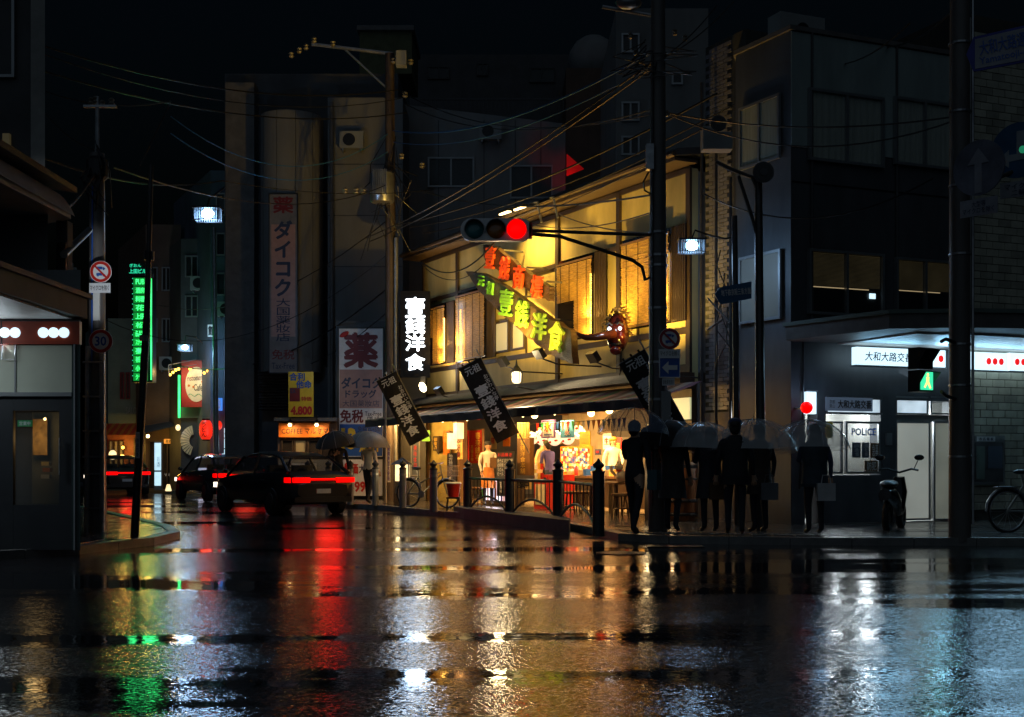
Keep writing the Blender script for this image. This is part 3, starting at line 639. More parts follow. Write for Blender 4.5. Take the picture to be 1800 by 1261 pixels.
for dz, dx in ((829, .06), (835, -.04)):
    m2 = MB(); m2.obox(((x0 + x1) / 2 + dx, 42.955, fz(dz, 43)), .28, .01, .07, Matrix.Rotation(R(-18), 3, 'Y')); m2.build('red_strip', M['redl'], t)
light('lilac_glow', 'POINT', (fx(360, 43), 42.5, .7), 10, (.75, .8, 1), size=.3)
# red lantern
def paper_lantern(px, py, Y, r, h, label, m, s=None, group=None, lm=None):
    c = at(px, py, Y); t = T('paper_lantern', label, 'lantern', G, c, group)
    prof = []
    for i in range(15):
        u = i / 14 * 2 - 1; prof.append((r * (1 - abs(u) ** 3 * .45) * (1 + (.03 if i % 2 else -.02)), u * h / 2))
    MB().lathe(c, prof, 16).build('shade', m, t, smooth=True)
    MB().cyl((c[0], c[1], c[2] + h / 2), (c[0], c[1], c[2] + h / 2 + .06), r * .55).cyl((c[0], c[1], c[2] - h / 2 - .05), (c[0], c[1], c[2] - h / 2), r * .55).build('cap', M['blackg'], t)
    if s: MB().txt(vert(s), (c[0], c[1] - r - .03, c[2]), r * .8, h * .75, .02).build('lettering', lm or M['blk'], t)
    return t
paper_lantern(362, 756, 47, .25, .72, 'glowing red paper lantern reading うどん below the cafe sign', E_['lantern'], 'うどん')
light('lantern_glow', 'POINT', at(362, 756, 46.4), 10, (1, .06, .03), size=.2)
# blue building with sign stack
b4 = block('bluish_building', 'bluish dark building between the cafe sign and the cosmetics shop', 370, 300, 420, 47, M['bluegrey'])
for py in (340, 410, 480): window(b4, G, *rect(G, 380, py, 412, py + 40, 47), 47, M['alu'], M['wglass'], 2)
plate_sign('wall_sign', 'small white and red lit sign high on the bluish building', 'sign', G, 365, 571, 379, 592, 46.3, .1, emi('pale_wall_sign', (.6, .85, 1), .5), [('館', .5, .5, .8, .8, M['ink'], .03)])
t = T('sign_stack', 'white lit stack of three bar signs with black script', 'sign', G, at(405, 807, 46))
for k, s in enumerate(('Bivian', 'Yagel', 'まさん')):
    z1_, z0_ = fz(753 + k * 18.5, 46), fz(753 + k * 18.5 + 16.5, 46)
    po = MB().box(fx(394, 46), fx(417, 46), 46, 46.15, z0_, z1_).build('sign_panel', E_['sheet'], t)
    MB().txt(s, (fx(401, 46), 45.98, (z0_ + z1_) / 2), .24, .11, 0, 0, 0, .3).build('lettering', M['ink'], po)
    m2 = MB(); m2.prism([(fx(405, 46), z0_), (fx(406.5, 46), z0_), (fx(412, 46), z1_), (fx(410.5, 46), z1_)], 45.97, 45.98); m2.build('slash', M['blk'], po)
light('stack_glow', 'POINT', at(405, 780, 45.3), 14, (.6, .9, 1), size=.3)
# POLA shop
b5 = block('cosmetics_shop', 'pale clad cosmetics shop lettered POLA beside the tower sign', 420, 560, 492, 45, M['bluegrey'])
MB().box(fx(422, 44.6), fx(460, 44.6), 44.6, 44.98, .1, fz(710, 44.6)).build('porch_wall', M['greyw'], b5)
MB().txt('POLA', (fx(441, 44.5), 44.58, fz(740, 44.5)), .38, .2, .01).build('lettering', M['ink'], b5)
MB().box(fx(436, 44.5), fx(446, 44.5), 44.55, 44.598, .1, fz(755, 44.5)).build('door', M['wglass'], b5)
for i in range(4): window(b5, G, *rect(G, 405 + i * 11 + 3, 598, 415 + i * 11 + 3, 672, 44.9), 44.9, M['alu'], E_['blinds'], 1, .03)
MB().sph(at(426, 658, 44.6), (.16, .05, .04), 8, 5).build('window_lamp', E_['amber'], label='tiny amber lamp shining in the upper window beside the tower sign', cat='lamp')
# table lamp at street
t = T('floor_lantern', 'small glowing white lamp standing on the pavement by the parked cars', 'lamp', G, at(296, 861, 46))
m2 = MB(); m2.lathe((fx(296, 46), 46, .12), [(.10, 0), (.12, .02), (.06, .24), (.05, .25)], 8); m2.build('shade', E_['warmp'], t)
MB().box(fx(293, 46), fx(299, 46), 45.9, 46.1, .09, .118).build('base', M['black'], t)

# small lights farther down the side street
for k, (px, py, Y, r_, m_, lb, pw, c_) in enumerate(((198, 800, 50.5, .16, 'warmp', 'small warm paper lantern under the red striped awning', 8, AMB), (247, 772, 49.8, .12, 'amber', 'amber ball lamp on the corner of the brick shop', 10, AMB), (313, 752, 48.6, .10, 'warmp', 'little cream lantern at the edge of the cafe building', 5, WARM), (384, 748, 45.8, .14, 'lantern', 'small red lantern beside the white sign stack', 4, (1, .05, .02)), (428, 765, 44.2, .08, 'amber', 'amber wall lamp on the porch of the cosmetics shop', 9, AMB), (466, 780, 43.5, .12, 'warmp', 'cream lantern between the cosmetics shop and the coffee stand', 6, WARM))):
    o_ = at(px, py, Y); tt = T('hanging_lantern', lb, 'lantern', G, o_)
    MB().sph(o_, (r_, r_, r_ * 1.25), 12, 8).build('shade', E_[m_], tt, smooth=True); MB().cyl((o_[0], o_[1], o_[2] + r_ * 1.2), (o_[0], o_[1], o_[2] + r_ * 1.4), r_ * .5).build('cap', M['black'], tt)
    light('hanging_lantern_lamp', 'POINT', (o_[0], o_[1] - .3, o_[2]), pw, c_, size=.15)
plate_sign('bar_sign', 'small orange lit bar sign over the door of the brown building', 'sign', G, 288, 772, 310, 780, 50.8, .1, emi('lit_orange_sign', (1, .35, .04), .7), [('居酒屋', .5, .5, .7, .7, M['blk'], .02)])
plate_sign('bar_sign', 'small blue lit bar sign low on the bluish building', 'sign', G, 378, 700, 390, 722, 46.8, .1, emi('lit_blue_sign', (.08, .3, 1), .8), [(vert('酒場'), .5, .5, .6, .8, M['wht'], .02)])
def ac_unit(px, py, Y, lb):
    o_ = at(px, py, Y); tt = T('air_conditioner', lb, 'air conditioner', G, o_, 'wall air conditioners')
    MB().box(o_[0] - .38, o_[0] + .38, Y - .32, Y, o_[2] - .27, o_[2] + .27).build('case', M['greyw'], tt); MB().rod((o_[0] - .08, Y - .335, o_[2]), .2, .012, 16).build('fan_grille', M['black'], tt)
    MB().box(o_[0] - .3, o_[0] - .26, Y - .3, Y, o_[2] - .36, o_[2] - .272).box(o_[0] + .26, o_[0] + .3, Y - .3, Y, o_[2] - .36, o_[2] - .272).build('bracket', M['steel'], tt)
ac_unit(355, 500, 48.9, 'air conditioner on the wall above the red cafe sign'); ac_unit(300, 640, 50.9, 'air conditioner on the brown building near the cafe sign'); ac_unit(403, 545, 46.9, 'air conditioner high on the bluish building')
# ------------------------------------------------------------------ drug store tower and the wall beyond
B = T('drugstore_building', 'tall pale building with a rounded stair tower and vertical drug store sign', 'building', G, (fx(520, 41), 41, 0))
MB().box(fx(395, 42), fx(700, 42), 42, 50, 0, fz(130, 42)).build('wall', M['dark'], B)
MB().box(fx(576, 40.5), fx(708, 40.5), 40.5, 49, 0, fz(172, 40.5)).build('side_wall', M['beige'], B)
MB().box(fx(400, 41.5), fx(450, 41.5), 41.2, 41.9, 0, fz(150, 41.5)).build('corner_column', M['concd'], B)
# rounded tower built of vertical panels
x0, x1, Yt = fx(448, 39.5), fx(556, 39.5), 39.5; xm, rr = (x0 + x1) / 2, (x1 - x0) / 2
for i in range(5):
    a0, a1 = R(180 + 36 * i + .5), R(216 + 36 * i - .5); m2 = MB(); V = []
    for k in range(7):
        a = a0 + (a1 - a0) * k / 6; V.append((xm + rr * math.cos(a), Yt + 1.0 + .95 * math.sin(a)))
    V += [(V[-1][0], Yt + 1.5), (V[0][0], Yt + 1.5)]
    m2.slab(V, fz(652, Yt), fz(192, Yt)); m2.build('tower_panel', M['beige'], B, smooth=False)
for i in range(14): MB().box(fx(446, 39.6), fx(524, 39.6), 40.0, 40.9, fz(716 - i * 5 + 2.6, 40), fz(716 - i * 5 + 5, 40) + .04).build('louvre_slat', M['concd'], B)
MB().box(fx(446, 39.6), fx(590, 39.6), 40.95, 41, 0, fz(640, 40)).build('recess_wall', M['dark'], B)
# rooftop structure
MB().box(fx(632, 46), fx(724, 46), 46, 49, fz(130, 46), fz(52, 46)).build('roof_house', mat('olive_render', (.14, .14, .07), .8), B)
MB().box(fx(628, 46), fx(728, 46), 45.8, 49.2, fz(56, 46), fz(48, 46)).build('roof_cap', M['concd'], B)
t = plate_sign('vertical_shop_sign', 'long vertical sign reading 薬 ダイコク 大国薬妝店 on the rounded tower', 'sign', G, 474, 342, 522, 655, 39.3, .08, mat('dimmed_sign_white', (.17, .16, .17), .5),  # sign white darkened for the weak light on the sign
  [('薬', .5, .06, .72, .09, M['maroon'], .03), (vert('ダイコク'), .5, .36, .62, .42, M['ink'], .04), (vert('大国薬妝店'), .5, .705, .52, .24, M['ink'], .01), ('免税', .5, .90, .82, .055, M['maroon'], .02), ('Tax-Free', .5, .963, .84, .035, M['ink'], .01)], (M['black'], .03))
x0, x1, z0, z1 = rect(G, 477, 395, 519, 592, 39.3)
MB().box(x0, x1, 39.291, 39.299, z0, z1).build('pink_field', M['pinkp'], t)
t = plate_sign('drugstore_poster', 'big drug store hoarding reading 薬 ダイコク ドラッグ 免税 13%OFF', 'sign', G, 596, 578, 673, 803, 37.0, .1, M['signw'],
  [('薬', .5, .17, .74, .26, M['maroon'], .04), ('ダイコク', .5, .425, .88, .085, M['ink'], .04), ('ドラッグ', .5, .51, .7, .06, M['ink'], .03), ('大国薬妝店', .5, .585, .84, .05, M['ink']), ('免税', .29, .685, .52, .1, M['maroon'], .03), ('Tax-Free', .78, .665, .38, .035, M['ink'], .01), ('면세', .78, .71, .26, .05, M['ink'], .01), ('免税8%+5%', .68, .785, .5, .045, M['ink'], .01), ('13', .22, .86, .34, .17, M['yellow'], .06), ('%OFF', .70, .92, .5, .09, M['yellow'], .04)], (M['black'], .05))
x0, x1, z0, z1 = rect(G, 597, 650, 672, 718, 37.0); MB().box(x0, x1, 36.991, 36.999, z0, z1).build('pink_field', M['pinkp'], t)
x0, x1, z0, z1 = rect(G, 597, 746, 672, 802, 37.0); MB().box(x0, x1, 36.991, 36.999, z0, z1).build('blue_field', M['blue'], t)
m2 = MB(); m2.sph(at(605, 588, 36.95), (.15, .03, .07), 12, 6, Matrix.Rotation(R(-28), 3, 'Y')); m2.build('capsule', M['redl'], t)
MB().box(fx(590, 37.1), fx(700, 37.1), 37.2, 40, .09, fz(565, 37.2)).build('hoarding_block', M['navy'], label='dark blue block carrying the drug store hoarding', cat='building')
light('poster_lamp', 'SPOT', at(640, 690, 33.4), 26, (.8, .85, 1), (fx(635, 37), 37, fz(690, 37)), 80, .8)
t = plate_sign('poster_sheet', 'red and white price posters pasted low under the drug store hoarding', 'poster', G, 594, 808, 672, 872, 36.9, .05, M['signw'],
  [('5998', .5, .75, .5, .3, M['redl'], .04), ('特価', .3, .25, .3, .3, M['redl'], .03), ('大安売', .68, .25, .4, .25, M['ink'], .02)])
# coffee stand
Yc = 36.6
B = T('coffee_stand', 'small coffee shop front under an orange lit fascia reading COFFEE マルヤマ', 'shop', G, (fx(530, Yc), Yc, .1))
MB().box(fx(487, Yc), fx(592, Yc), Yc + .1, Yc + 3, .09, fz(736, Yc)).build('wall', M['brown'], B)
MB().box(fx(489, Yc), fx(590, Yc), Yc + .02, Yc + .098, .1, fz(808, Yc)).build('counter_front', M['greyw'], B)
MB().box(fx(484, Yc), fx(594, Yc), Yc - .25, Yc + .3, fz(741, Yc), fz(735, Yc)).build('cornice', M['concd'], B)
MB().box(fx(491, Yc), fx(579, Yc), Yc - .1, Yc + .098, fz(769, Yc), fz(744, Yc)).build('fascia', mat('orange_fascia', (.75, .20, .02), .5), B)
MB().txt('COFFEE マルヤマ', (fx(537, Yc), Yc - .11, fz(758, Yc)), 1.35, .17, .01).build('lettering', M['timber'], B)
for i in range(4): window(B, G, *rect(G, 494 + i * 23, 773, 515 + i * 23, 806, Yc), Yc + .1, M['timber'], E_['blinds'] if i == 1 else M['wglass'], 1, .04)
for k, px in enumerate((510, 557)):
    m2 = MB(); a = at(px, 740, Yc - .3); m2.cyl(a, (a[0], a[1] - .05, a[2] - .1), .05, .09, 10); m2.tube([(a[0], Yc - .1, a[2] + .14), (a[0], a[1], a[2] + .16), a], .015, 5)
    m2.build('sign_lamp', M['black'], B)
    MB().sph((a[0], a[1] - .04, a[2] - .12), .055).build('bulb', E_['bulb'], B)
    light('coffee_sign_lamp', 'SPOT', (a[0], a[1] - .12, a[2] - .14), 26, (1, .6, .22), (a[0], Yc, a[2] - .6), 130, .8)
plate_sign('price_banner', 'yellow banner reading 合利他命 ¥4,800 above the coffee shop', 'banner', G, 507, 654, 551, 733, 36.2, .04, M['yellow'],
  [('合利', .35, .11, .6, .17, M['blue'], .04), ('他命', .62, .28, .6, .17, M['blue'], .04), ('EX', .2, .43, .22, .09, M['ink'], .02), ('特価', .72, .6, .4, .1, M['redl'], .02), ('4.800', .52, .86, .86, .2, M['redl'], .05)])
x0, x1, z0, z1 = rect(G, 509, 682, 549, 706, 36.2); MB().box(x0, x0 + .3, 36.19, 36.198, z0, z1).build('package_print', M['maroon'], label='maroon package printed on the yellow price banner', cat='print')
light('banner_lamp', 'SPOT', at(530, 640, 34.2), 9, (1, .92, .7), (fx(530, 36), 36.2, fz(700, 36.2)), 90, .8)
t = T('menu_board', 'framed menu poster leaning below the coffee shop counter', 'menu board', G, at(528, 868, 36.3))
MB().box(fx(506, 36.3), fx(556, 36.3), 36.35, 36.4, fz(868, 36.3), fz(815, 36.3)).build('board', M['signw'], t)
MB().txt('コーヒー\nケーキ\nランチ', (fx(531, 36.3), 36.34, fz(841, 36.3)), .55, .6).build('lettering', M['ink'], t)

# ------------------------------------------------------------------ blocks behind the shop
B = T('white_block', 'plain pale building with three dark windows rising behind the restaurant', 'building', G, (fx(840, 43), 43, 0))
MB().add([], [])
x0, x1 = fx(694, 43), fx(994, 43)
MB().prism([(x0, 0), (x1, 0), (x1, fz(218, 43)), (x0, fz(182, 43))], 43, 50).build('wall', M['plasterd'], B)
for a in ((752, 277, 834, 330), (896, 291, 972, 350)):
    x, X, z, Z = rect(G, *a, 43); window(B, G, x, X, z, Z, 43, M['alu'], M['wglass'], 2, .06)
for i in range(34): MB().box(fx(745 + i * 7.4, 43.5), fx(745 + i * 7.4, 43.5) + .03, 43.5, 43.53, fz(196, 43.5), fz(176, 43.5)).build('rail_bar', M['iron'], B)
MB().box(fx(742, 43.5), fx(994, 43.5), 43.48, 43.55, fz(176, 43.5), fz(173, 43.5)).build('rail', M['iron'], B)
light('roof_edge_lamp', 'SPOT', at(1010, 330, 41.5), 14, (1, .02, .02), (fx(985, 43), 43, fz(290, 43)), 60)
MB().prism([(fx(996, 42), fz(310, 42)), (fx(1026, 42), fz(298, 42)), (fx(996, 42), fz(272, 42))], 41.9, 42.0).build('red_sign', emi('dim_red_sign', (1, .01, .01), .16), label='dim red lit sign peeping past the edge of the pale building', cat='sign')
for zz_ in (470, 380, 290): MB().box(fx(577, 40.5), fx(707, 40.5), 40.488, 40.499, fz(zz_, 40.5), fz(zz_, 40.5) + .03).build('wall_joint', M['dark'], [o for o in col.objects if o.name == 'drugstore_building'][0])
MB().cyl((fx(583, 40.3), 40.3, .1), (fx(583, 40.3), 40.3, fz(180, 40.3)), .06).build('downpipe', M['concd'], [o for o in col.objects if o.name == 'drugstore_building'][0])
for xx_ in (770, 850, 905, 950): MB().box(fx(xx_, 43), fx(xx_, 43) + .03, 42.985, 42.999, 4, fz(212, 43)).build('wall_joint', M['dark'], [o for o in col.objects if o.name == 'white_block'][0])
ac_unit(620, 250, 40.4, 'air conditioner high on the blank wall beside the rounded tower'); ac_unit(862, 235, 42.9, 'air conditioner between the dark windows of the pale block')
B = T('upper_block', 'unlit high block with roof tank far behind the restaurant', 'building', G, (fx(900, 56), 56, 0))
MB().box(fx(720, 56), fx(1100, 56), 56, 62, 0, fz(96, 56)).build('wall', M['dark'], B)
MB().box(fx(995, 52), fx(1082, 52), 52, 56, 0, fz(120, 52)).build('stair_wall', M['brown'], B)
m2 = MB(); m2.sph(at(1043, 108, 54), (1.1, 1.1, 1.1), 16, 8); m2.build('roof_tank', M['plasterd'], B, smooth=True)
for q_ in ((752, 118, 790, 140), (838, 112, 858, 134), (930, 120, 975, 146)): window(B, G, *rect(G, *q_, 56), 56, M['black'], M['wglass'], 2)
B = T('beige_block', 'tall beige rendered building with one small window behind the utility pole', 'building', G, (fx(1165, 34), 34, 0))
MB().box(fx(1083, 34), fx(1245, 34), 34, 40, 0, fz(15, 34)).build('wall', M['beige'], B)
window(B, G, *rect(G, 1180, 127, 1200, 150, 34), 34, M['alu'], M['wglass'], 1)
for py in (60, 180, 240): window(B, G, *rect(G, 1092, py, 1124, py + 34, 34), 34, M['alu'], M['wglass'], 2)

# ------------------------------------------------------------------ the restaurant
WL = SH.lx(1216); H = 7.25
def sr(px0, py0, px1, py1, ly=0): return rect(SH, px0, py0, px1, py1, ly)
B = T('restaurant_building', 'two storey timber framed restaurant lit yellow with reed blinds and a striped awning', 'building', SH, (WL / 2, 0, .1))
MB().box(0, WL, 0, .15, 2.75, 6.95).build('wall', M['plaster'], B)
MB().box(0, WL, .16, 6.5, 2.75, 2.95).build('floor_slab', M['timber'], B)
MB().box(0, .15, .16, 6.5, 2.95, 6.9).build('gable_wall', M['plasterd'], B)
MB().box(WL - .15, WL, .16, 6.5, .1, 6.9).build('gable_wall', M['plasterd'], B)
def sloped_top(ly0, ly1, za, zb, th):      # roof piece
    return MB().add([(-.35, ly0, za), (WL + .25, ly0, za), (WL + .25, ly1, zb), (-.35, ly1, zb), (-.35, ly0, za - th), (WL + .25, ly0, za - th), (WL + .25, ly1, zb - th), (-.35, ly1, zb - th)], [(0, 1, 2, 3), (7, 6, 5, 4), (0, 4, 5, 1), (1, 5, 6, 2), (2, 6, 7, 3), (3, 7, 4, 0)])
sloped_top(-.55, 6.5, 7.22, 8.3, .14).build('roof', M['tile'], B)
m2 = MB(); m2.cyl((-.3, -.58, 7.12), (WL + .25, -.58, 7.12), .06, None, 8); m2.build('gutter', M['timber'], B)
MB().box(-.3, WL + .2, -.54, -.003, 7.0, 7.06).build('eave_soffit', M['timber'], B)
for px in (806, 982, 1090, 1213):
    x = SH.lx(px); MB().box(x - .07, x + .07, -.06, -.002, 2.95, 6.93).build('post', M['timber'], B)
MB().box(.001, .12, -.06, -.002, 2.95, 6.93).build('post', M['timber'], B)
for z, h in ((5.72, .1), (6.88, .1), (3.72, .12), (2.96, .16)):
    MB().box(0, WL, -.045, -.003, z, z + h).build('beam', M['timber'], B)
for a, b in ((806, 870), (870, 982), (1090, 1155)):
    x = SH.lx((a + b) / 2); MB().box(x - .035, x + .035, -.03, -.002, 3.85, 5.70).build('stud', M['timber'], B)
# slim upper band lights under eaves and a stain-dark skirting
window(B, SH, SH.lx(870), SH.lx(898), 3.95, 4.75, -.002, M['timber'], emi('lit_pane', (1, .85, .45), .35), 1, .05)
window(B, SH, SH.lx(902), SH.lx(926), 3.95, 4.75, -.002, M['timber'], emi('lit_pane2', (1, .85, .45), .35), 1, .05)
# blinds in their recessed windows
def blind(px0, px1, z0, z1, label, m, short=None, tube=None, lat=None):
    x0, x1 = SH.lx(px0), SH.lx(px1)
    wn = MB().box(x0 - .12, x1 + .45, -.09, -.062, z0 - .05, z1 + .14).build('window', M['blackg'], B)
    n = int((x1 - x0 + .5) / .07)
    for i in range(n):
        x = x1 + .02 + i * .07
        if x > x1 + .44: break
        MB().box(x, x + .025, -.12, -.092, z0 - .04, z1 + .12).build('lattice_bar', M['timber'], wn)
    t = T('reed_blind', label, 'blind', SH, ((x0 + x1) / 2, -.2, z0), 'reed blinds over the upper windows')
    n = int((z1 - z0) / .026); m2 = MB(); xs = x0 if short is None else SH.lx(short)
    for i in range(n):
        z = z0 + i * .026; j = rnd.uniform(-.012, .012)
        xa = x0 if (short is None or z > z0 + (z1 - z0) * .48) else xs
        m2.box(xa + rnd.uniform(-.02, .01), x1 + rnd.uniform(-.01, .02), -.20 + j * .5, -.188 + j * .5, z, z + .017)
    m2.build('reeds', m, t, kind='stuff')
    for u in (.12, .38, .62, .88):
        x = x0 + (x1 - x0) * u
        if short is not None and x < xs: za = z0 + (z1 - z0) * .48
        else: za = z0
        MB().box(x - .008, x + .008, -.21, -.204, za, z1).build('cord', M['cord'], t)
    MB().box(x0 - .03, x1 + .03, -.215, -.18, z1, z1 + .04).build('top_batten', M['timberm'], t)
    MB().cyl((xs, -.2, z0 - .01), (x1, -.2, z0 - .01), .022).build('bottom_batten', M['timberm'], t)
    if tube is not None:
        tx = SH.lx(tube)
        MB().cyl((tx, -.145, z0 + .02), (tx, -.145, z0 + (z1 - z0) * .8), .018).build('tube_lamp', E_['tube'], t)
        for k in range(2):
            light('blind_front_light', 'AREA', SH.w((tx, -.36, z0 - .10 + .5 * k)), 20, (1, .52, .10), SH.w((tx, -.2, z0 + 1.2)), size=.12, sx=.12)  # light added before the reeds to brighten them; the tube is behind
blind(761, 791, 3.95, 5.45, 'pale reed blind nearest the white lettered box sign', M['bamboo'], 772, 789)
blind(813, 862, 3.92, 5.6, 'reed blind hanging behind the tip of the big board sign', M['bamboo'], None, 818)
blind(992, 1052, 4.0, 5.68, 'reed blind with its shorter side rolled up, between the board signs and the mask', M['bamboo'], 1022, 1048)
blind(1106, 1188, 4.02, 5.74, 'widest reed blind, partly hidden by the utility pole', M['bamboo'], None, 1178)
# dark band above the awning
MB().box(-.1, WL + .1, -.35, -.003, 2.62, 2.94).build('eave_board', M['timber'], B)
for i in range(5): MB().box(-.1, WL + .1, -.46 - .12 * i, -.352 - .12 * i, 2.94 - .045 * i, 2.99 - .045 * i).build('eave_tile_row', M['tile'], B)
# awning: striped cloth with valance
aw = T('striped_awning', 'long awning with faded pink, green and brown stripes over the restaurant front', 'awning', SH, (WL / 2, -.5, 2.3))
sm = [mat('stripe_%s' % c, v, .8) for c, v in (('green', (.10, .17, .08)), ('pink', (.45, .22, .17)), ('brown', (.17, .09, .05)), ('grey', (.33, .30, .25)), ('plum', (.16, .08, .12)))]
nst = 50
for i in range(nst):
    x0, x1 = -.1 + (WL + 1.2) * i / nst, -.1 + (WL + 1.2) * (i + 1) / nst
    m2 = MB(); m2.grid(lambda u, v, x0=x0, x1=x1: (x0 + (x1 - x0) * u, -.55 - 1.2 * v, 2.70 - .34 * v - .05 * math.sin(math.pi * v)), 2, 5)
    m2.build('stripe', sm[i % 5], aw)
m2 = MB(); m2.grid(lambda u, v: (-.1 + (WL + 1.2) * u, -1.76 - .02 * math.sin(u * 90), 2.36 - .19 * v), 90, 2)
m2.build('valance', mat('dark_valance', (.04, .045, .05), .8), aw, kind=None)
MB().cyl((-.1, -1.74, 2.36), (WL + 1.1, -1.74, 2.36), .025).build('front_bar', M['steel'], aw)
for px in (800, 900, 1010, 1130):
    x = SH.lx(px); MB().cyl((x, -.1, 2.62), (x, -1.7, 2.34), .016).build('awning_arm', M['steel'], aw)
# ground floor shell
FZ = .12
MB().box(0, WL, .0, 4.6, .08, FZ).build('floor', mat('shop_floor', (.30, .24, .16), .25, bump=.1), B)
MB().box(0, WL, 4.6, 4.75, .1, 2.75).build('back_wall', mat('shop_back_wall', (.62, .52, .36), .7, var=.2), B)
for px in (752, 808, 1150): 
    x = SH.lx(px); MB().box(x - .1, x + .1, -.05, .18, .1, 2.74).build('pillar', M['timberm'], B)
x0, x1 = SH.lx(752), SH.lx(806); MB().box(x0 + .11, x1 - .12, .0, .12, .1, 2.74).build('wall_panel', mat('ochre_wall', (.42, .33, .10), .7), B)
x0, x1 = SH.lx(1150), WL; MB().box(x0 + .11, x1, .0, .12, .1, 2.74).build('wall_panel', M['timber'], B)
for i in range(9):
    x = .4 + i * 1.45; MB().box(x, x + .1, -.1, 4.5, 2.60, 2.74).build('ceiling_joist', M['timberm'], B)
for x, y, s in ((2.8, 1.2, .7), (4.8, 1.0, 1), (6.6, 1.6, 1.1), (8.4, 1.0, 1.1), (10.4, 1.2, 1.1), (11.8, .8, .5)):
    light('restaurant_lamp', 'AREA', SH.w((x, y, 2.5)), 190 * s, (1, .54, .17), SH.w((x, y + 1.6, .6)), size=1.4, sx=.8)
    m2 = MB().sph((x, y, 2.40), .09); m2.build('ceiling_bulb', E_['bulb'], B)
for x in (1.4, 3.6, 5.8, 8.0, 10.2): light('awning_lamp', 'AREA', SH.w((x, -1.66, 2.3)), 75, (1, .54, .15), SH.w((x, .9, .9)), size=1.2, sx=.15)  # lamps added out of sight behind the valance to light flags and interior
for i in range(9):
    m2 = MB().sph((.6 + i * 1.4, -1.6, 2.2), .03); m2.build('awning_bulb', E_['bulb'], B)

# ---- board signs
def plank_sign(name, label, fr, ly, outline, th, m, chars, lm, ang):
    pts = [fr.p(a, b, ly) for a, b in outline]
    c = (sum(p[0] for p in pts) / len(pts), sum(p[2] for p in pts) / len(pts))
    t = T(name, label, 'sign', fr, (c[0], ly, c[1]))
    # subdivided outline with a rough edge
    O = []
    for i in range(len(pts)):
        a, b = pts[i], pts[(i + 1) % len(pts)]; n = 7
        for k in range(n):
            u = k / n; O.append((a[0] + (b[0] - a[0]) * u + (rnd.uniform(-.02, .02) if k else 0), a[2] + (b[2] - a[2]) * u + (rnd.uniform(-.02, .02) if k else 0)))
    MB().prism(O, ly, ly + th).build('board', m, t)
    for ch, px, py, w_, h_, *e in chars:
        p_ = fr.p(px, py, ly - .06)
        MB().txt(ch, (p_[0], ly - .05, p_[2]), w_, h_, .022, e[0] if e else ang, .03).build('lettering', e[1] if len(e) > 1 else lm, t)
    return t
BL = -.75
FB = SH
def wdt(px0, px1, ly): return FB.lx(px1, ly) - FB.lx(px0, ly)
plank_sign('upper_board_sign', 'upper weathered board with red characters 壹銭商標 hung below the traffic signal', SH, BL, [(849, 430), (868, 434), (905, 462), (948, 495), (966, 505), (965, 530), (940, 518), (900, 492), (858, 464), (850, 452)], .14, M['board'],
  [('壹', 861, 453, .46, .52), ('銭', 886, 472, .46, .52), ('商', 911, 487, .48, .52), ('標', 943, 504, .48, .50)], E_['rletter'], -10)  # red letters carry a weak glow in their colour
gr_ = lambda v: emi('green_lettering_%d' % int(v * 100), (.2 + .25 * v, .75, .05), .02 + .12 * v, (.12 + .2 * v, .42, .05))  # weak glow put into the letters, stronger from one to the next
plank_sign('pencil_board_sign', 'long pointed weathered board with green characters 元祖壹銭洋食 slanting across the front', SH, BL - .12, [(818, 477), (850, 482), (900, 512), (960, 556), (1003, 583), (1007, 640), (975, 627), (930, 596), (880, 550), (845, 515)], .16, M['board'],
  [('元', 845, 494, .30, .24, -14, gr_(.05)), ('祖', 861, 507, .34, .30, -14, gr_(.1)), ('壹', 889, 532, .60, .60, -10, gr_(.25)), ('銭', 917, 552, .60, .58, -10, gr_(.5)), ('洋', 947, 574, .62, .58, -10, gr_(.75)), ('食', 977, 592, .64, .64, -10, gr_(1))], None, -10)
sb = T('sign_bracket', 'steel brackets holding the board signs off the wall', 'bracket', SH, SH.p(940, 520, -.4))
for px, py in ((885, 440), (925, 470), (960, 495), (900, 520), (950, 560), (985, 590)):
    p_ = SH.p(px, py, -.6); m2 = MB(); m2.box(p_[0] - .02, p_[0] + .02, -.6, -.06, p_[2] - .02, p_[2] + .02); m2.build('bracket_arm', M['steel'], sb)
# floodlights that light the facade
def flood(px, py, ly, label, tx, ty, power, c=(1, .62, .10), ang=110):
    p_ = SH.p(px, py, ly); t = T('floodlight', label, 'floodlight', SH, p_, 'floodlights on the restaurant front')
    m2 = MB(); m2.obox(p_, .30, .12, .22, Matrix.Rotation(R(35), 3, 'X')); m2.build('housing', M['black'], t)
    m2 = MB(); m2.tube([(p_[0], p_[1] + .06, p_[2] - .1), (p_[0] + .1, p_[1] + .4, p_[2] - .22), (p_[0] + .2, -.06, p_[2] - .24)], .018, 6); m2.build('arm', M['iron'], t)
    q = SH.p(tx, ty, 0)
    if power: light('floodlight_lamp', 'SPOT', SH.w((p_[0], p_[1] - .02, p_[2] + .16)), power, c, SH.w(q), ang, .7, .06)
flood(948, 622, -1.5, 'black floodlight aimed up at the big pointed board', 975, 520, 170)
flood(884, 636, -1.5, 'flat dark floodlight above the glass wall lantern', 930, 390, 1000, ang=130)
flood(1043, 628, -1.1, 'small black floodlight under the long nosed mask', 1060, 420, 480)
flood(772, 688, -.8, 'small floodlight at the far end beside the white lettered sign', 785, 560, 90, (1, .8, .5))
flood(1130, 640, -1.2, 'dark floodlight behind the near black banner', 1170, 420, 340)
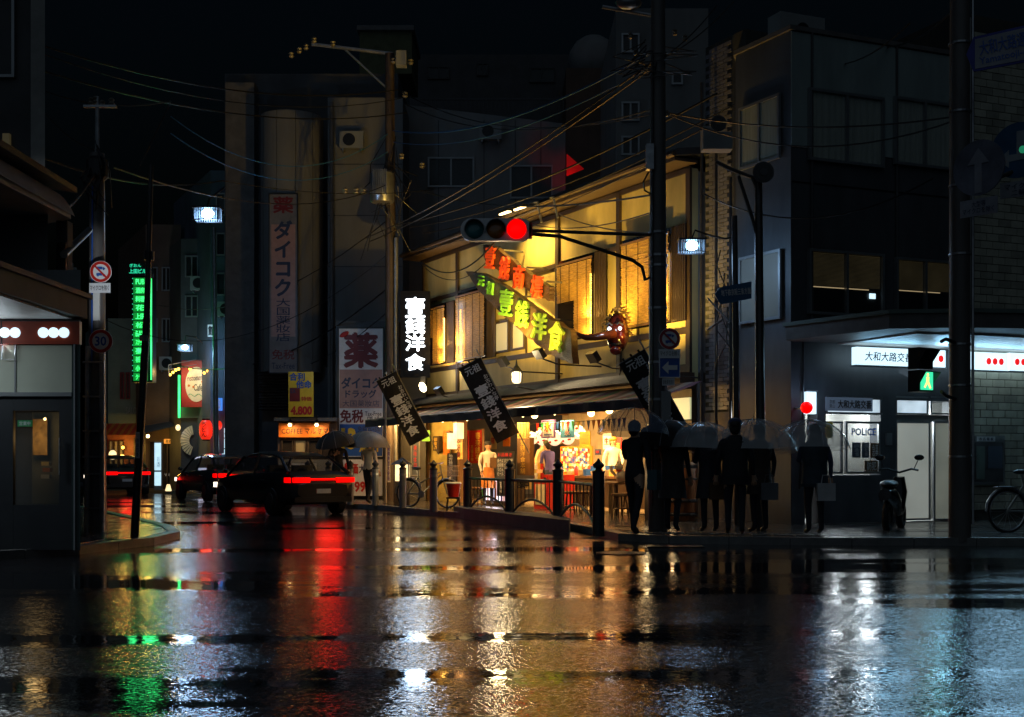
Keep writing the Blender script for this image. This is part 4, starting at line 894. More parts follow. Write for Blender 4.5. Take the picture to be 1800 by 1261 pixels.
for k, (px, py) in enumerate(((888, 374), (914, 366))):
    p_ = SH.p(px, py, -.75); t = T('eave_lamp', ['bright lamp over the eaves above the traffic signal', 'second bright lamp over the eaves, nearer the pole'][k], 'lamp', SH, p_, 'lamps over the eaves')
    MB().box(p_[0] - .25, p_[0] + .25, -.82, -.68, p_[2], p_[2] + .05).build('housing', M['black'], t)
    MB().box(p_[0] - .22, p_[0] + .22, -.80, -.70, p_[2] - .03, p_[2] - .002).build('lamp_glass', E_['bulb'], t)
    light('eave_lamp_light', 'SPOT', SH.w((p_[0], -.8, p_[2] - .08)), 260, (1, .62, .12), SH.w((p_[0] + .3, 0, 4.6)), 120, .8, .06)
    MB().tube([(p_[0] + .8, -.5, p_[2] + .1), (p_[0] + 1.5, -.7, p_[2] - .02), (p_[0] + 1.6, -.65, p_[2] - .5)], .025, 6).build('lamp_arm', M['steel'], t)
# glass wall lantern
p_ = SH.p(908, 664, -1.3); t = T('glass_lantern', 'glowing glass wall lantern with a black top below the big board', 'lantern', SH, p_)
MB().lathe(p_, [(.07, -.13), (.10, -.08), (.11, .09), (.08, .13)], 10).build('glass_globe', emi('lantern_glass', (1, .85, .55), 2.2), t, smooth=True)
MB().lathe(p_, [(.15, .13), (.08, .21), (.03, .28), (.01, .40)], 10).build('cap', M['black'], t)
m2 = MB()
for i in range(6):
    a = i * math.pi / 3; m2.cyl((p_[0] + .12 * math.cos(a), p_[1] + .12 * math.sin(a), p_[2] - .13), (p_[0] + .13 * math.cos(a), p_[1] + .13 * math.sin(a), p_[2] + .13), .008, None, 4)
m2.build('cage', M['black'], t); MB().tube([(p_[0], p_[1], p_[2] - .2), (p_[0] + .1, -.8, p_[2] - .3), (p_[0] + .3, -.06, p_[2] - .1)], .016).build('arm', M['black'], t)
light('glass_lantern_lamp', 'POINT', SH.w((p_[0], p_[1] - .45, p_[2])), 55, (1, .75, .4), size=.1)
# white lettered box sign (faces the street corner)
Yv = 34.6; x0, x1, z0, z1 = rect(G, 704, 512, 756, 664, Yv)
t = T('lettered_box_sign', 'black upright box sign with glowing white characters 壹錢洋食', 'sign', G, ((x0 + x1) / 2, Yv, z0))
MB().box(x0, x1, Yv, Yv + .25, z0, z1).build('case', M['blackg'], t)
for i, ch in enumerate('壹錢洋食'):
    yy = (541, 569, 603, 637)[i] + (0 if i != 1 else 4); MB().txt(ch, (fx(730, Yv), Yv - .02, fz(yy, Yv)), .52, .54 if i == 0 else .44, .03, 0, .01).build('lettering', E_['neonw'], t)
light('lettered_sign_glow', 'AREA', (fx(730, Yv), Yv - .12, fz(590, Yv)), 22, COLD, (fx(730, Yv), 30, fz(590, Yv)), size=.5, sx=1.9)
# bright side lamp
p_ = at(743, 681, 33.8); t = T('side_lamp', 'dazzling warm lamp at the foot of the white lettered sign', 'lamp', G, p_)
MB().sph(p_, (.09, .09, .14), 10, 6, Matrix.Rotation(R(-25), 3, 'Y')).build('lamp_globe', emi('dazzling_lamp', (1, .8, .45), 14), t)
MB().box(p_[0] - .06, p_[0] + .06, 33.85, 33.9, p_[2] + .1, p_[2] + .3).build('bracket', M['black'], t)
light('side_lamp_light', 'POINT', (p_[0], 33.5, p_[2]), 20, (1, .72, .35), size=.2)
# long nosed mask
FM = Fr(*SH.w(SH.p(1083, 585, -.9))[:2], -20); zc_ = SH.p(1083, 585, -.9)[2]
t = T('long_nosed_mask', 'big glossy red mask with a long upturned nose, wild hair and shining eyes', 'mask', FM, (0, 0, zc_))
MB().sph((0, .1, zc_), (.235, .22, .42), 18, 12).build('face', mat('lacquer_red', (.07, .01, .006), .12, coat=.8, bump=.15, scale=4), t, smooth=True)
nose = MB().tube([(-.02, -.1, zc_ - .03), (-.16, -.28, zc_ - .08), (-.32, -.42, zc_ - .12), (-.48, -.5, zc_ - .13), (-.60, -.52, zc_ - .09), (-.66, -.52, zc_ - .04)], [.10, .085, .075, .065, .05, .03], 10)
nose.build('nose', mat('lacquer_brown', (.16, .035, .01), .15, coat=.8), t, smooth=True)
for sx in (-.11, .11):
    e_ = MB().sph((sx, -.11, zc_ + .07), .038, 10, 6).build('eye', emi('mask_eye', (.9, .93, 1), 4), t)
    MB().tube([(sx - .07, -.13, zc_ + .15), (sx, -.15, zc_ + .19), (sx + .07, -.12, zc_ + .14)], .022, 6).build('eyebrow', M['black'], t)
    MB().sph((sx * 1.2, -.08, zc_ - .08), (.07, .05, .08), 8, 6).build('cheek', mat('lacquer_cheek', (.15, .014, .008), .12, coat=.8), t, smooth=True)
MB().tube([(-.12, -.08, zc_ - .22), (0, -.12, zc_ - .25), (.12, -.08, zc_ - .22)], .022, 6).build('mouth', M['black'], t)
MB().sph((0, -.02, zc_ - .36), (.13, .12, .1), 10, 6).build('chin', mat('lacquer_chin', (.22, .015, .008), .12, coat=.8), t, smooth=True)
m2 = MB()
for i in range(60):
    a = R(rnd.uniform(-20, 200)); r0 = rnd.uniform(.20, .28); b = (r0 * 1.0 * math.cos(a), rnd.uniform(.02, .2), zc_ + .1 + r0 * 1.5 * math.sin(a)); c_ = (b[0] * 1.25 + rnd.uniform(-.05, .05), b[1] + rnd.uniform(0, .12), zc_ + .1 + (b[2] - zc_ - .1) * 1.16 - .02)
    m2.cyl(b, c_, .028, .006, 5)
m2.build('hair', mat('mask_hair', (.20, .12, .03), .5), t, kind='stuff')
light('mask_eye_glow', 'POINT', FM.w((0, -.5, zc_ + .1)), 3, (.8, .88, 1), size=.05)

# ---- slanted black banners
def banner(px, py, Y, ang, wl, hl, label, sc_=1.0, yaw=0):
    """px,py = picture place of the top corner nearest the street; board hangs along its own slanted axes"""
    o = at(px, py, Y); u = Vector((math.cos(R(ang)), .15, math.sin(R(ang)))).normalized(); d = Vector((math.cos(R(ang - 90)), 0.1, math.sin(R(ang - 90)))).normalized()
    t = T('slanted_banner', label, 'banner', G, o, 'slanted black banners with white characters')
    P0 = Vector(o)
    m2 = MB(); m2.grid(lambda a, b: tuple(P0 + u * (a * wl) + d * (b * hl) + Vector((0, .03 * math.sin(a * 5 + b * 7), 0))), 8, 20); m2.build('cloth', M['cloth'], t)
    m2 = MB(); m2.cyl(tuple(P0 + u * wl - d * .2), tuple(P0 + u * wl + d * (hl * 1.28)), .014, None, 6); m2.build('pole', M['alu'], t)
    m2 = MB(); m2.cyl(tuple(P0 - u * .05), tuple(P0 + u * (wl + .12)), .010, None, 6); m2.build('cross_rod', M['alu'], t)
    for k in range(3): 
        q = P0 + u * (wl * (.2 + .3 * k)); MB().cyl(tuple(q), tuple(q - d * .05), .02, None, 5).build('tie_loop', M['cloth'], t)
    def put(s, a, b, w_, h_, bold=.02):
        V, P, asp = text_geo(s, 0); q = MB(); chh = h_ / len(s.split('\n'))
        for k_, (dx, dz) in enumerate(((0, 0), (-bold, 0), (bold, 0), (0, bold), (0, -bold))):
            q.add([tuple(P0 + u * (wl * a + x * w_ + dx * chh) + d * (hl * b - y * h_ - dz * chh) + Vector((0, -.055 - .0008 * k_, 0))) for x, y, z in V], P)
        q.build('lettering', M['wht'], t)
    put('元', .32, .09, .17, .17); put('祖', .66, .09, .17, .17)
    for i, ch in enumerate('壹錢洋食'): put(ch, .45, .36 + i * .155, .30, .235, .035)
    put(vert('お古わいな亭'), .84, .37, .10, .62, .015)
    return t
banner(661, 670, 30.3, 27, .54, 1.78, 'slanted black banner with white characters, farthest, beside the drug store hoarding')
banner(806, 648, 27.2, 27, .54, 1.84, 'slanted black banner with white characters hanging over the waitress')
banner(1088, 640, 21.6, 30, .52, 1.5, 'slanted black banner with white characters, nearest, tucked behind the utility pole')
light('banner_wash', 'SPOT', (-2.0, 24.5, 4.0), 18, (.9, .93, 1), at(840, 700, 27.2), 30, .9)
# ------------------------------------------------------------------ inside and in front of the restaurant
def Sbox(name, label, cat, px0, py0, px1, py1, ly, th, m, texts=(), border=None, group=None): return plate_sign(name, label, cat, SH, px0, py0, px1, py1, ly, th, m, texts, border, group)
Sbox('wall_plaque', 'small dark wall plaque with gold characters on the ochre wall', 'sign', 761, 767, 772, 793, -.14, .1, M['timber'], [(vert('御食事'), .5, .5, .55, .8, M['gold'], .02)])
Sbox('standing_black_sign', 'narrow black sign with white characters 地方発送承ります behind the bicycle', 'sign', 786, 797, 801, 848, -1.4, .05, M['black'], [(vert('地方発送承ります'), .5, .5, .48, .92, M['wht'], .02)])
Sbox('gold_banner', 'golden paper banner with brush lettering beside the ochre wall', 'banner', 801, 766, 812, 808, -.4, .03, M['creamp'], [(vert('お好焼'), .5, .5, .6, .85, M['maroon'], .02)])
Sbox('food_poster', 'brown food poster with golden picture by the entrance', 'poster', 779, 757, 789, 800, -.2, .03, M['orange'], [(vert('名物'), .5, .3, .6, .4, M['gold'], .02)])
Sbox('red_noren', 'red cloth banner with gold outlined characters behind the waitress', 'banner', 826, 757, 848, 814, .6, .03, M['redf'], [(vert('春来銭亭'), .68, .5, .42, .88, M['gold'], .03), (vert('祇園名物'), .22, .7, .2, .5, M['gold'], .02)], (M['timberm'], .03))
Sbox('red_noren', 'narrow red cloth strip with gold characters next to the wider red banner', 'banner', 818, 757, 823, 814, .3, .03, M['redf'], [(vert('いらっしゃい'), .5, .5, .6, .88, M['gold'], .02)])
for k, (px, py, lb) in enumerate(((795, 775, 'lit cream paper lantern by the brown food poster'), (806, 757, 'small lit paper lantern at the top of the golden banner'))):
    p_ = SH.p(px, py, -.5); t = T('square_lantern', lb, 'lantern', SH, p_, 'square paper lanterns at the entrance')
    MB().box(p_[0] - .11, p_[0] + .11, -.6, -.4, p_[2] - .22, p_[2] + .2).build('shade', E_['warmp'], t); MB().box(p_[0] - .13, p_[0] + .13, -.62, -.38, p_[2] + .2, p_[2] + .24).build('cap', M['timber'], t)
Sbox('chalk_board', 'tall black menu board with red heading and white chalk lines', 'menu board', 873, 794, 904, 873, -.9, .05, M['black'], [('お品書き', .5, .07, .8, .08, M['redl'], .02), ('焼そば 六三〇円\nお好焼 六八〇円\nうどん 五五〇円\nビール 五〇〇円', .5, .35, .85, .38, M['wht'], 0), (vert('営業中'), .3, .8, .14, .25, M['wht'], .01), (vert('年中無休'), .72, .8, .14, .28, M['wht'], .01)])
Sbox('timber_signboard', 'tall brown timber signboard carved with pale characters', 'sign', 909, 770, 931, 836, -.6, .12, mat('carved_board', (.14, .065, .02), .45, var=.4, scale=3, stretch=(1, 1, .2)), [(vert('壹銭洋食本舗'), .5, .5, .40, .9, M['gold'], 0)])
Sbox('gold_plate', 'golden plate with bold black characters below the carved signboard', 'sign', 910, 844, 931, 860, -.62, .05, M['creamp'], [('営業中', .5, .5, .9, .8, M['blk'], .03)])
for i in range(4):
    Sbox('price_slip', 'cream price slip, %s of four hanging under the awning' % ['first from the waitress side', 'second from the waitress side', 'third from the waitress side', 'last before the red and white flag'][i], 'paper slip', 909.5 + i * 5.4, 743, 914 + i * 5.4, 771, -1.3, .012, M['creamp'], [(vert('七百円'), .5, .5, .5, .8, M['timber'])], group='price slips under the awning')
Sbox('ice_flag', 'white flag with red 氷 and purple edge hanging under the awning', 'flag', 954, 741, 974, 768, -1.35, .012, M['signw'], [('氷', .5, .36, .6, .6, M['redl'], .05), ('~~~', .5, .85, .7, .12, M['blue'], .03)], (M['purple'], .03))
Sbox('shaved_ice_flag', 'blue flag with red and white characters かき氷', 'flag', 985, 739, 1009, 770, -1.35, .012, M['bluef'], [(vert('かき氷'), .55, .45, .36, .78, M['wht'], .09), (vert('かき氷 '), .55, .45, .34, .74, M['redl'], .03), (vert('氷'), .15, .2, .18, .18, M['wht'])])
Sbox('yellow_pennant', 'yellow cloth pennant with faint lettering inside the restaurant', 'pennant', 1019, 759, 1037, 785, .2, .02, M['yellow'], [('お食事処\n壹銭洋食\n元祖本店', .5, .5, .8, .7, M['gold'])])
Sbox('hanging_slips_board', 'small board of hanging menu slips high behind the kitchen hand', 'menu board', 944, 752, 955, 770, 1.6, .03, M['orange'], [(vert('品書'), .5, .5, .5, .8, M['wht'])])
def bunting(i, px):
    p_ = SH.p(px, 741 - (px - 1000) * .055, -1.5); cc = ['red', 'greenp', 'yellow', 'signw', 'blue', 'orange'][i % 6]
    m2 = MB(); m2.prism([(p_[0] - .06, p_[2]), (p_[0] + .06, p_[2]), (p_[0], p_[2] - .19)], p_[1], p_[1] + .01)
    return m2, M[cc]
t = T('bunting', 'string of small coloured pennants hanging along the awning edge', 'bunting', SH, SH.p(1040, 741, -2.0))
for i, px in enumerate(list(range(944, 1100, 9))):
    m2, mm = bunting(i, px); m2.build('pennant', mm, t)
a_, b_ = SH.p(860, 748, -1.5), SH.p(1102, 735, -1.5); MB().tube([a_, ((a_[0] + b_[0]) / 2, -1.5, (a_[2] + b_[2]) / 2 - .03), b_], .006, 4).build('string', M['cord'], t)
# dotted lanterns
dm = emi('white_paper_lit', (1, .72, .5), .95, (.7, .6, .5))
for i, (px, py) in enumerate(((934, 771), (954, 772), (975, 772), (998, 770), (1016, 760))):
    p_ = SH.p(px, py, .7); t = T('dotted_lantern', 'white lantern with red dots, %s along the ceiling' % ['first from the carved signboard', 'second from the carved signboard', 'behind the white 氷 flag', 'behind the blue flag', 'highest, by the yellow pennant'][i], 'lantern', SH, p_, 'dotted lanterns inside')
    MB().sph(p_, .17, 12, 8).build('shade', dm, t, smooth=True)
    for k in range(9):
        a = R(-150 + k * 33); zz = .09 * math.sin(k * 2.3)
        MB().sph((p_[0] + .15 * math.sin(a) * .95, p_[1] - .15 * abs(math.cos(a)), p_[2] + zz), .032, 6, 4).build('red_dot', M['red'], t)
t = T('string_lights', 'string of bright little bulbs along the restaurant ceiling', 'string lights', SH, SH.p(960, 762, .5))
for i in range(26):
    p_ = SH.p(928 + i * 4.0, 762 + 4 * math.sin(i * .9), .5 + .25 * math.sin(i * 1.7)); MB().sph(p_, .028, 6, 4).build('light_bulb', E_['bulb'], t)
# crowded picture wall at the back
x0, x1, z0, z1 = sr(985, 785, 1040, 836, 2.4)
t = T('picture_wall', 'orange framed board crowded with small coloured pictures', 'picture board', SH, ((x0 + x1) / 2, 2.4, z0))
MB().box(x0, x1, 2.4, 2.45, z0, z1).build('board', M['orange'], t)
pc = [M[k] for k in ('red', 'signw', 'blue', 'creamp', 'cream', 'timberm', 'purple', 'signw', 'pinkp')]
for i in range(15):
    for j in range(9):
        xa = x0 + .08 + (x1 - x0 - .16) * i / 15; za = z0 + .08 + (z1 - z0 - .16) * j / 9
        m2 = MB(); m2.obox((xa + .05 + rnd.uniform(-.02, .02), 2.385 - rnd.uniform(0, .012), za + .06 + rnd.uniform(-.02, .02)), (x1 - x0) / 15 * .85, .008, (z1 - z0) / 9 * .8, Matrix.Rotation(R(rnd.uniform(-16, 16)), 3, 'Y')); m2.build('picture', rnd.choice(pc), t)
for k, (px0, py0, px1, py1, ly, mm, lb, tx) in enumerate(((862, 760, 872, 790, 3.6, 'creamp', 'cream poster on the back wall above the waitress', '美味'), (1060, 762, 1074, 790, 3.0, 'signw', 'pale poster on the back wall near the chef', '生'), (1046, 790, 1056, 800, 3.0, 'ink', 'little dark framed picture on the back wall', '写'), (936, 805, 950, 836, 3.4, 'creamp', 'cream price list on the kitchen wall', '価'), (1082, 770, 1092, 800, 2.6, 'redf', 'red paper strip on the back wall near the chef', '酒'), (884, 752, 896, 785, 2.8, 'orange', 'orange poster over the black menu board', '祭'))):
    Sbox('wall_poster', lb, 'poster', px0, py0, px1, py1, ly, .02, M[mm], [(tx, .5, .5, .6, .4, M['redl'] if mm != 'redf' else M['gold'], .02)], group='posters in the restaurant')
# counter with crockery
x0, x1 = SH.lx(985, 1.2), SH.lx(1120, 1.2)
zt = SH.z(837, (x0 + x1) / 2, 1.2)
t = T('serving_counter', 'wooden serving counter at the open front of the kitchen', 'counter', SH, ((x0 + x1) / 2, 1.4, FZ))
MB().box(x0, x1, 1.15, 1.75, zt - .06, zt).build('counter_top', M['timberm'], t)
MB().box(x0 + .04, x1 - .04, 1.22, 1.7, FZ, zt - .062).build('front_panel', M['timber'], t)
for i in range(12):
    x = x0 + .15 + (x1 - x0 - .3) * i / 11; kind = i % 4
    m2 = MB()
    if kind == 0: m2.lathe((x, 1.4, zt), [(.05, 0), (.09, .05), (.10, .11), (.08, .11), (.03, .02)], 10)
    elif kind == 1: m2.lathe((x, 1.4, zt), [(.045, 0), (.05, .14), (.02, .19), (.02, .24)], 8)
    elif kind == 2:
        for q in range(5): m2.lathe((x, 1.4, zt + q * .028), [(.06, 0), (.11, .02), (.11, .026)], 12)
    else: m2.box(x - .07, x + .07, 1.3, 1.46, zt, zt + .16)
    nm = ['bowl', 'sauce_bottle', 'plate_stack', 'box'][kind]; ps = ['nearest the board of pictures', 'beside the first bowl', 'next to the green scarfed cook', 'beside the white plates', 'half way along the counter', 'just past the middle of the counter', 'in front of the pale poster', 'under the pale poster', 'before the chef', 'at the chef\'s elbow', 'past the chef', 'at the near end of the counter'][i]
    m2.build(nm, [M['ceram'], M['redl'], M['ceram'], M['creamp'] if i % 3 else M['blue']][kind], label='%s on the serving counter, %s' % (['white bowl', 'red sauce bottle', 'stack of white plates', 'small box'][kind], ps), cat=nm.replace('_', ' '), fr=SH, base=(x, 1.4, zt), smooth=kind < 3)
for k, px in enumerate((1048, 1072)):
    p_ = SH.p(px, 826, 1.9); MB().lathe((p_[0], p_[1], p_[2] - .12), [(.14, 0), (.15, .22), (.13, .22), (.12, .02)], 12).build('blue_bucket', M['blue'], label=['blue tub in the kitchen, behind the black railing post', 'blue tub in the kitchen in front of the chef'][k], cat='tub', fr=SH, base=p_)
# glowing display case, red cabinet
x0, x1, z0, z1 = sr(848, 843, 891, 880, -.3)
t = T('display_case', 'glowing white display case behind the railing with coloured cards', 'display case', SH, ((x0 + x1) / 2, -.2, .1))
MB().box(x0, x1, -.3, .2, .1, z1).build('case', M['timber'], t)
MB().box(x0 + .03, x1 - .03, -.32, -.302, z0, z1 - .02).build('glass_front', E_['disp'], t)
for i in range(9): MB().box(x0 + .06 + i * (x1 - x0) / 9.3, x0 + .10 + i * (x1 - x0) / 9.3, -.335, -.322, z0, z1 - .05).build('card', [M['greenp'], M['purple'], M['orange']][i % 3], t)
light('display_glow', 'AREA', SH.w(((x0 + x1) / 2, -.45, (z0 + z1) / 2)), 6, (.95, .88, 1), SH.w(((x0 + x1) / 2, -3, 0)), size=.9, sx=.5)
x0, x1, z0, z1 = sr(932, 835, 957, 892, -.5)
t = T('red_cabinet', 'red drinks cabinet with pale cans behind the railing', 'cabinet', SH, ((x0 + x1) / 2, -.2, .1))
MB().box(x0, x1, -.4, .3, .1, z1).build('body', M['red'], t)
MB().box(x0 + .08, x1 - .08, -.42, -.402, .75, z1 - .06).build('glass_door', M['bluegrey'], t); MB().box(x0 + .1, x1 - .1, -.42, -.402, .2, .68).build('lower_panel', M['cream'], t)
for i in range(3):
    for j in range(2): MB().cyl((x0 + .2 + i * .14, -.45, .80 + j * .22), (x0 + .2 + i * .14, -.45, .94 + j * .22), .04, None, 8).build('can', [M['signw'], M['gold'], M['redl']][i], t)
# stools and tables
def stool(px, Yd, label, s=1.0):
    x = SH.lx(px, Yd); t = T('stool', label, 'stool', SH, (x, Yd, .1), 'wooden stools at the open front')
    MB().lathe((x, Yd, .52), [(.16, 0), (.18, .02), (.18, .05), (.16, .06)], 14).build('seat', M['timberm'], t)
    for a in range(4):
        q = R(45 + 90 * a); MB().cyl((x + .17 * math.cos(q), Yd + .17 * math.sin(q), .1), (x + .11 * math.cos(q), Yd + .11 * math.sin(q), .52), .018, None, 6).build('leg', M['timberm'], t)
    MB().tube([(x + .15 * math.cos(a), Yd + .15 * math.sin(a), .28) for a in [i * math.pi / 4 for i in range(9)]], .01, 5).build('foot_ring', M['timberm'], t)
for px, yd, lb in ((836, -1.0, 'wooden stool under the red banner, behind the first railing bay'), (1006, -1.1, 'wooden stool behind the third railing bay'), (1026, -.8, 'wooden stool beside the last railing post'), (1090, -1.2, 'wooden stool beneath the white cat figure'), (1108, -.8, 'wooden stool between the two white lanterns and the table')): stool(px, yd, lb)
x = SH.lx(1078, -.6); t = T('trestle_table', 'low wooden table with the white cat figure at the open front', 'table', SH, (x, -.6, .1))
MB().box(x - .55, x + .55, -.9, -.3, .74, .78).build('table_top', M['timberm'], t)
for dx in (-.48, .48):
    for dy in (-.84, -.36): MB().box(x + dx - .03, x + dx + .03, dy - .03, dy + .03, .1, .74).build('leg', M['timber'], t)
# white cat figure
x = SH.lx(1092, -.6); t = T('cat_figure', 'white porcelain beckoning cat with red collar on the low table', 'figurine', SH, (x, -.6, .78))
MB().sph((x, -.6, .90), (.13, .12, .14), 12, 8).build('body', M['ceram'], t, smooth=True)
MB().sph((x - .02, -.64, 1.09), (.10, .09, .09), 12, 8).build('head', M['ceram'], t, smooth=True)
for dx in (-.07, .04): MB().cyl((x - .02 + dx + .015, -.64, 1.15), (x - .02 + dx + .015, -.64, 1.23), .035, .004, 6).build('ear', M['ceram'], t)
MB().tube([(x - .12, -.66, .92), (x - .2, -.7, 1.0), (x - .21, -.72, 1.12)], .035, 8).build('raised_paw', M['ceram'], t, smooth=True)
MB().tube([(x - .1 + .08 * math.cos(a) + .08, -.64 + .09 * math.sin(a), 1.01) for a in [i * math.pi / 5 for i in range(11)]], .014, 5).build('collar', M['red'], t)
for dx in (-.055, .015): MB().sph((x + dx, -.735, 1.11), .012, 6, 4).build('eye', M['blk'], t)
# andon floor lantern near the bicycle
def andon(px, py0, py1, Y, wl, label, roof=True, s=None):
    c = at(px, py1, Y); t = T('standing_lantern', label, 'lantern', G, (c[0], Y, .1), 'standing paper lanterns')
    z0, z1 = fz(py1, Y), fz(py0, Y)
    MB().box(c[0] - wl / 2, c[0] + wl / 2, Y, Y + wl, z0, z1).build('paper_shade', E_['warmp'], t)
    f = MB()
    for dx in (-1, 1): f.box(c[0] + dx * wl / 2 - .02, c[0] + dx * wl / 2 + .02, Y - .022, Y - .001, .1, z1 + .03)
    f.box(c[0] - wl / 2 + .021, c[0] + wl / 2 - .021, Y - .022, Y - .002, z0 - .04, z0); f.build('frame', M['timber'], t)
    MB().box(c[0] - wl / 2, c[0] + wl / 2, Y + .002, Y + wl, .1, z0 - .002).build('plinth', M['timber'], t)
    if roof: MB().add([(c[0] - wl * .8, Y - wl * .3, z1), (c[0] + wl * .8, Y - wl * .3, z1), (c[0] + wl * .8, Y + wl * 1.3, z1), (c[0] - wl * .8, Y + wl * 1.3, z1), (c[0], Y + wl * .5, z1 + wl * .5)], [(3, 2, 1, 0), (0, 1, 4), (1, 2, 4), (2, 3, 4), (3, 0, 4)]).build('roof', M['tile'], t)
    if s: MB().txt(vert(s), (c[0], Y - .006, z1 - (z1 - z0) * .4), wl * .3, (z1 - z0) * .5).build('lettering', M['blk'], t)
    light('standing_lantern_lamp', 'POINT', (c[0], Y - .35, (z0 + z1) / 2), 7, (1, .72, .35), size=.12)
andon(706, 817, 846, 31.4, .36, 'roofed standing lantern glowing between two pavement bollards', True, '祇園')
andon(1139.5, 812, 860, 23.6, .10, 'tall thin white lantern behind the walker with the open umbrella', False, '壹銭洋食')
andon(1170.5, 812, 860, 23.3, .11, 'tall thin white lantern beside the wooden barrel', True, '京都名物')
# black wall signs at near end
Sbox('carved_wall_sign', 'black wall sign with orange outlined characters behind the walker', 'sign', 1112, 752, 1130, 805, -.3, .06, M['black'], [(vert('銭洋食'), .5, .5, .7, .9, M['gold'], .03)])
Sbox('strip_light_sign', 'thin bright strip sign beside the black wall sign', 'sign', 1137, 746, 1141, 772, -.35, .04, E_['warmp'])
p_ = SH.p(1187, 786, -.6); t = paper_lantern(1188, 786, SH.Y(p_[0], -.6), .16, .34, 'small red paper lantern above the barrel', E_['lantern'], '祭', None, M['gold'])
Sbox('red_cross_plate', 'small red plate with white marks above the barrel', 'sign', 1180, 830, 1195, 845, -.4, .03, M['red'], [('大入', .5, .5, .8, .6, M['wht'], .03)])
x = SH.lx(1197, -.9); t = T('sake_barrel', 'straw orange wooden barrel standing at the near corner of the restaurant', 'barrel', SH, (x, -.9, .1))
MB().lathe((x, -.9, .1), [(.24, 0), (.29, .25), (.31, .5), (.31, .8), (.29, 1.05), (.27, 1.1)], 20).build('staves', mat('barrel_wood', (.30, .10, .025), .4, var=.5, scale=4, stretch=(3, 3, .2)), t, smooth=True)
for z in (.2, .45, .85, 1.08): MB().lathe((x, -.9, z), [(.305, 0), (.315, .02), (.315, .04), (.305, .06)], 20).build('hoop', M['cord'], t)
MB().txt(vert('壹銭'), (x, -1.235, .72), .2, .45, .03).build('lettering', M['black'], t)
# wooden chair-side trunk at the near corner
light('corner_door_glow', 'POINT', SH.w((SH.lx(1180), -.9, 2.2)), 10, (1, .7, .3), size=.1)
x0, x1, z0, z1 = sr(1186, 700, 1216, 738, -.05)
MB().box(x0, x1, -.1, -.06, z0, z1).build('lit_transom', emi('pale_yellow_transom', (.85, .85, .45), .55), label='pale yellow lit panel over the near corner of the restaurant', cat='light panel', fr=SH, base=(x0, -.1, z0))

# ------------------------------------------------------------------ bollards and ornamental railing
def finial(m2, x, y, z, r): m2.lathe((x, y, z), [(r * .5, 0), (r * .95, r * .7), (r * 1.0, r * 1.2), (r * .35, r * 1.9), (r * .28, r * 2.3), (r * .06, r * 3)], 12)
bl = [(507, 34.4), (541, 33.8), (577, 33.2), (616, 32.3), (660, 31.5), (708, 29.9), (762, 27.6)]
bt = None
bn = ['farthest bollard, by the coffee shop counter', 'second farthest bollard, before the menu poster', 'bollard beside the man in the black suit', 'bollard between the two people with umbrellas', 'bollard in front of the person with the pale umbrella', 'bollard in front of the roofed standing lantern', 'nearest bollard, in front of the bicycle']
bmm = mat('bollard_paint', (.17, .17, .175), .35, var=.15, scale=6)
for i, (px, Y) in enumerate(bl):
    x = fx(px, Y)
    if bt is None:
        bt = T('bollard', 'grey steel ' + bn[0], 'bollard', G, (x, Y, .09), 'grey bollards along the pavement'); 
        MB().cyl((x, Y, .09), (x, Y, 1.02), .083, .083, 16).build('post', bmm, bt, smooth=True)
        m2 = MB(); m2.lathe((x, Y, 1.02), [(.09, 0), (.09, .025), (.055, .05), (.05, .07), (.085, .11), (.085, .14), (.03, .19), (.012, .22)], 14); m2.build('finial', M['iron'], bt, smooth=True)
        MB().lathe((x, Y, .86), [(.086, 0), (.088, .01), (.088, .05), (.086, .06)], 16).build('reflective_band', M['alu'], bt)
    else:
        c = copy_tree(bt); c.location = (x, Y, .09); c['label'] = 'grey steel ' + bn[i]
rp = [(822, 27.2), (896, 24.7), (981, 22.8), (1052, 19.3)]
P_ = [(fx(a, b), b) for a, b in rp]
t = T('ornamental_railing', 'black iron railing of three arched bays between four finialed posts', 'railing', G, (P_[1][0], P_[1][1], .1))
for i, (x, y) in enumerate(P_):
    w_ = .10 if i < 3 else .095
    MB().cyl((x, y, .05), (x, y, 1.03), w_, w_, 14).build('post', M['iron'], t, smooth=True)
    m2 = MB(); m2.lathe((x, y, 1.03), [(w_ * 1.1, 0), (w_ * 1.1, .02), (.05, .045), (.045, .06), (.09, .10), (.09, .13), (.03, .18), (.012, .22)], 14); m2.build('finial', M['iron'], t, smooth=True)
for (xa, ya), (xb, yb) in zip(P_, P_[1:]):
    a, b = Vector((xa, ya, 0)), Vector((xb, yb, 0)); d = b - a
    MB().cyl(tuple(a + Vector((0, 0, .84))), tuple(b + Vector((0, 0, .84))), .028, None, 8).build('top_rail', M['iron'], t)
    def arch(u): return .18 + .30 * math.sin(math.pi * max(0, min(1, (u - .06) / .88))) ** .8
    m2 = MB(); m2.tube([tuple(a + d * (.03 + .94 * k / 16) + Vector((0, 0, arch(.03 + .94 * k / 16)))) for k in range(17)], .024, 8); m2.build('arch', M['iron'], t, smooth=True)
    n = 11
    for k in range(1, n + 1):
        u = k / (n + 1); q = a + d * u; MB().cyl((q.x, q.y, arch(u)), (q.x, q.y, .84), .0105, None, 6).build('bar', M['iron'], t)
m2 = MB(); pts = [(fx(796, 27.6), 27.75), (fx(815, 26.2), 26.3), (fx(905, 23.2), 23.25), (fx(1000, 20.9), 20.9), (fx(1006, 20.9), 21.6), (fx(985, 22.2), 23.2), (fx(900, 24.5), 25.2), (fx(820, 27.4), 27.9)]
m2.slab(pts, -.02, .22); m2.build('kerb_plinth', M['concd'], label='long wet concrete plinth under the ornamental railing', cat='plinth')

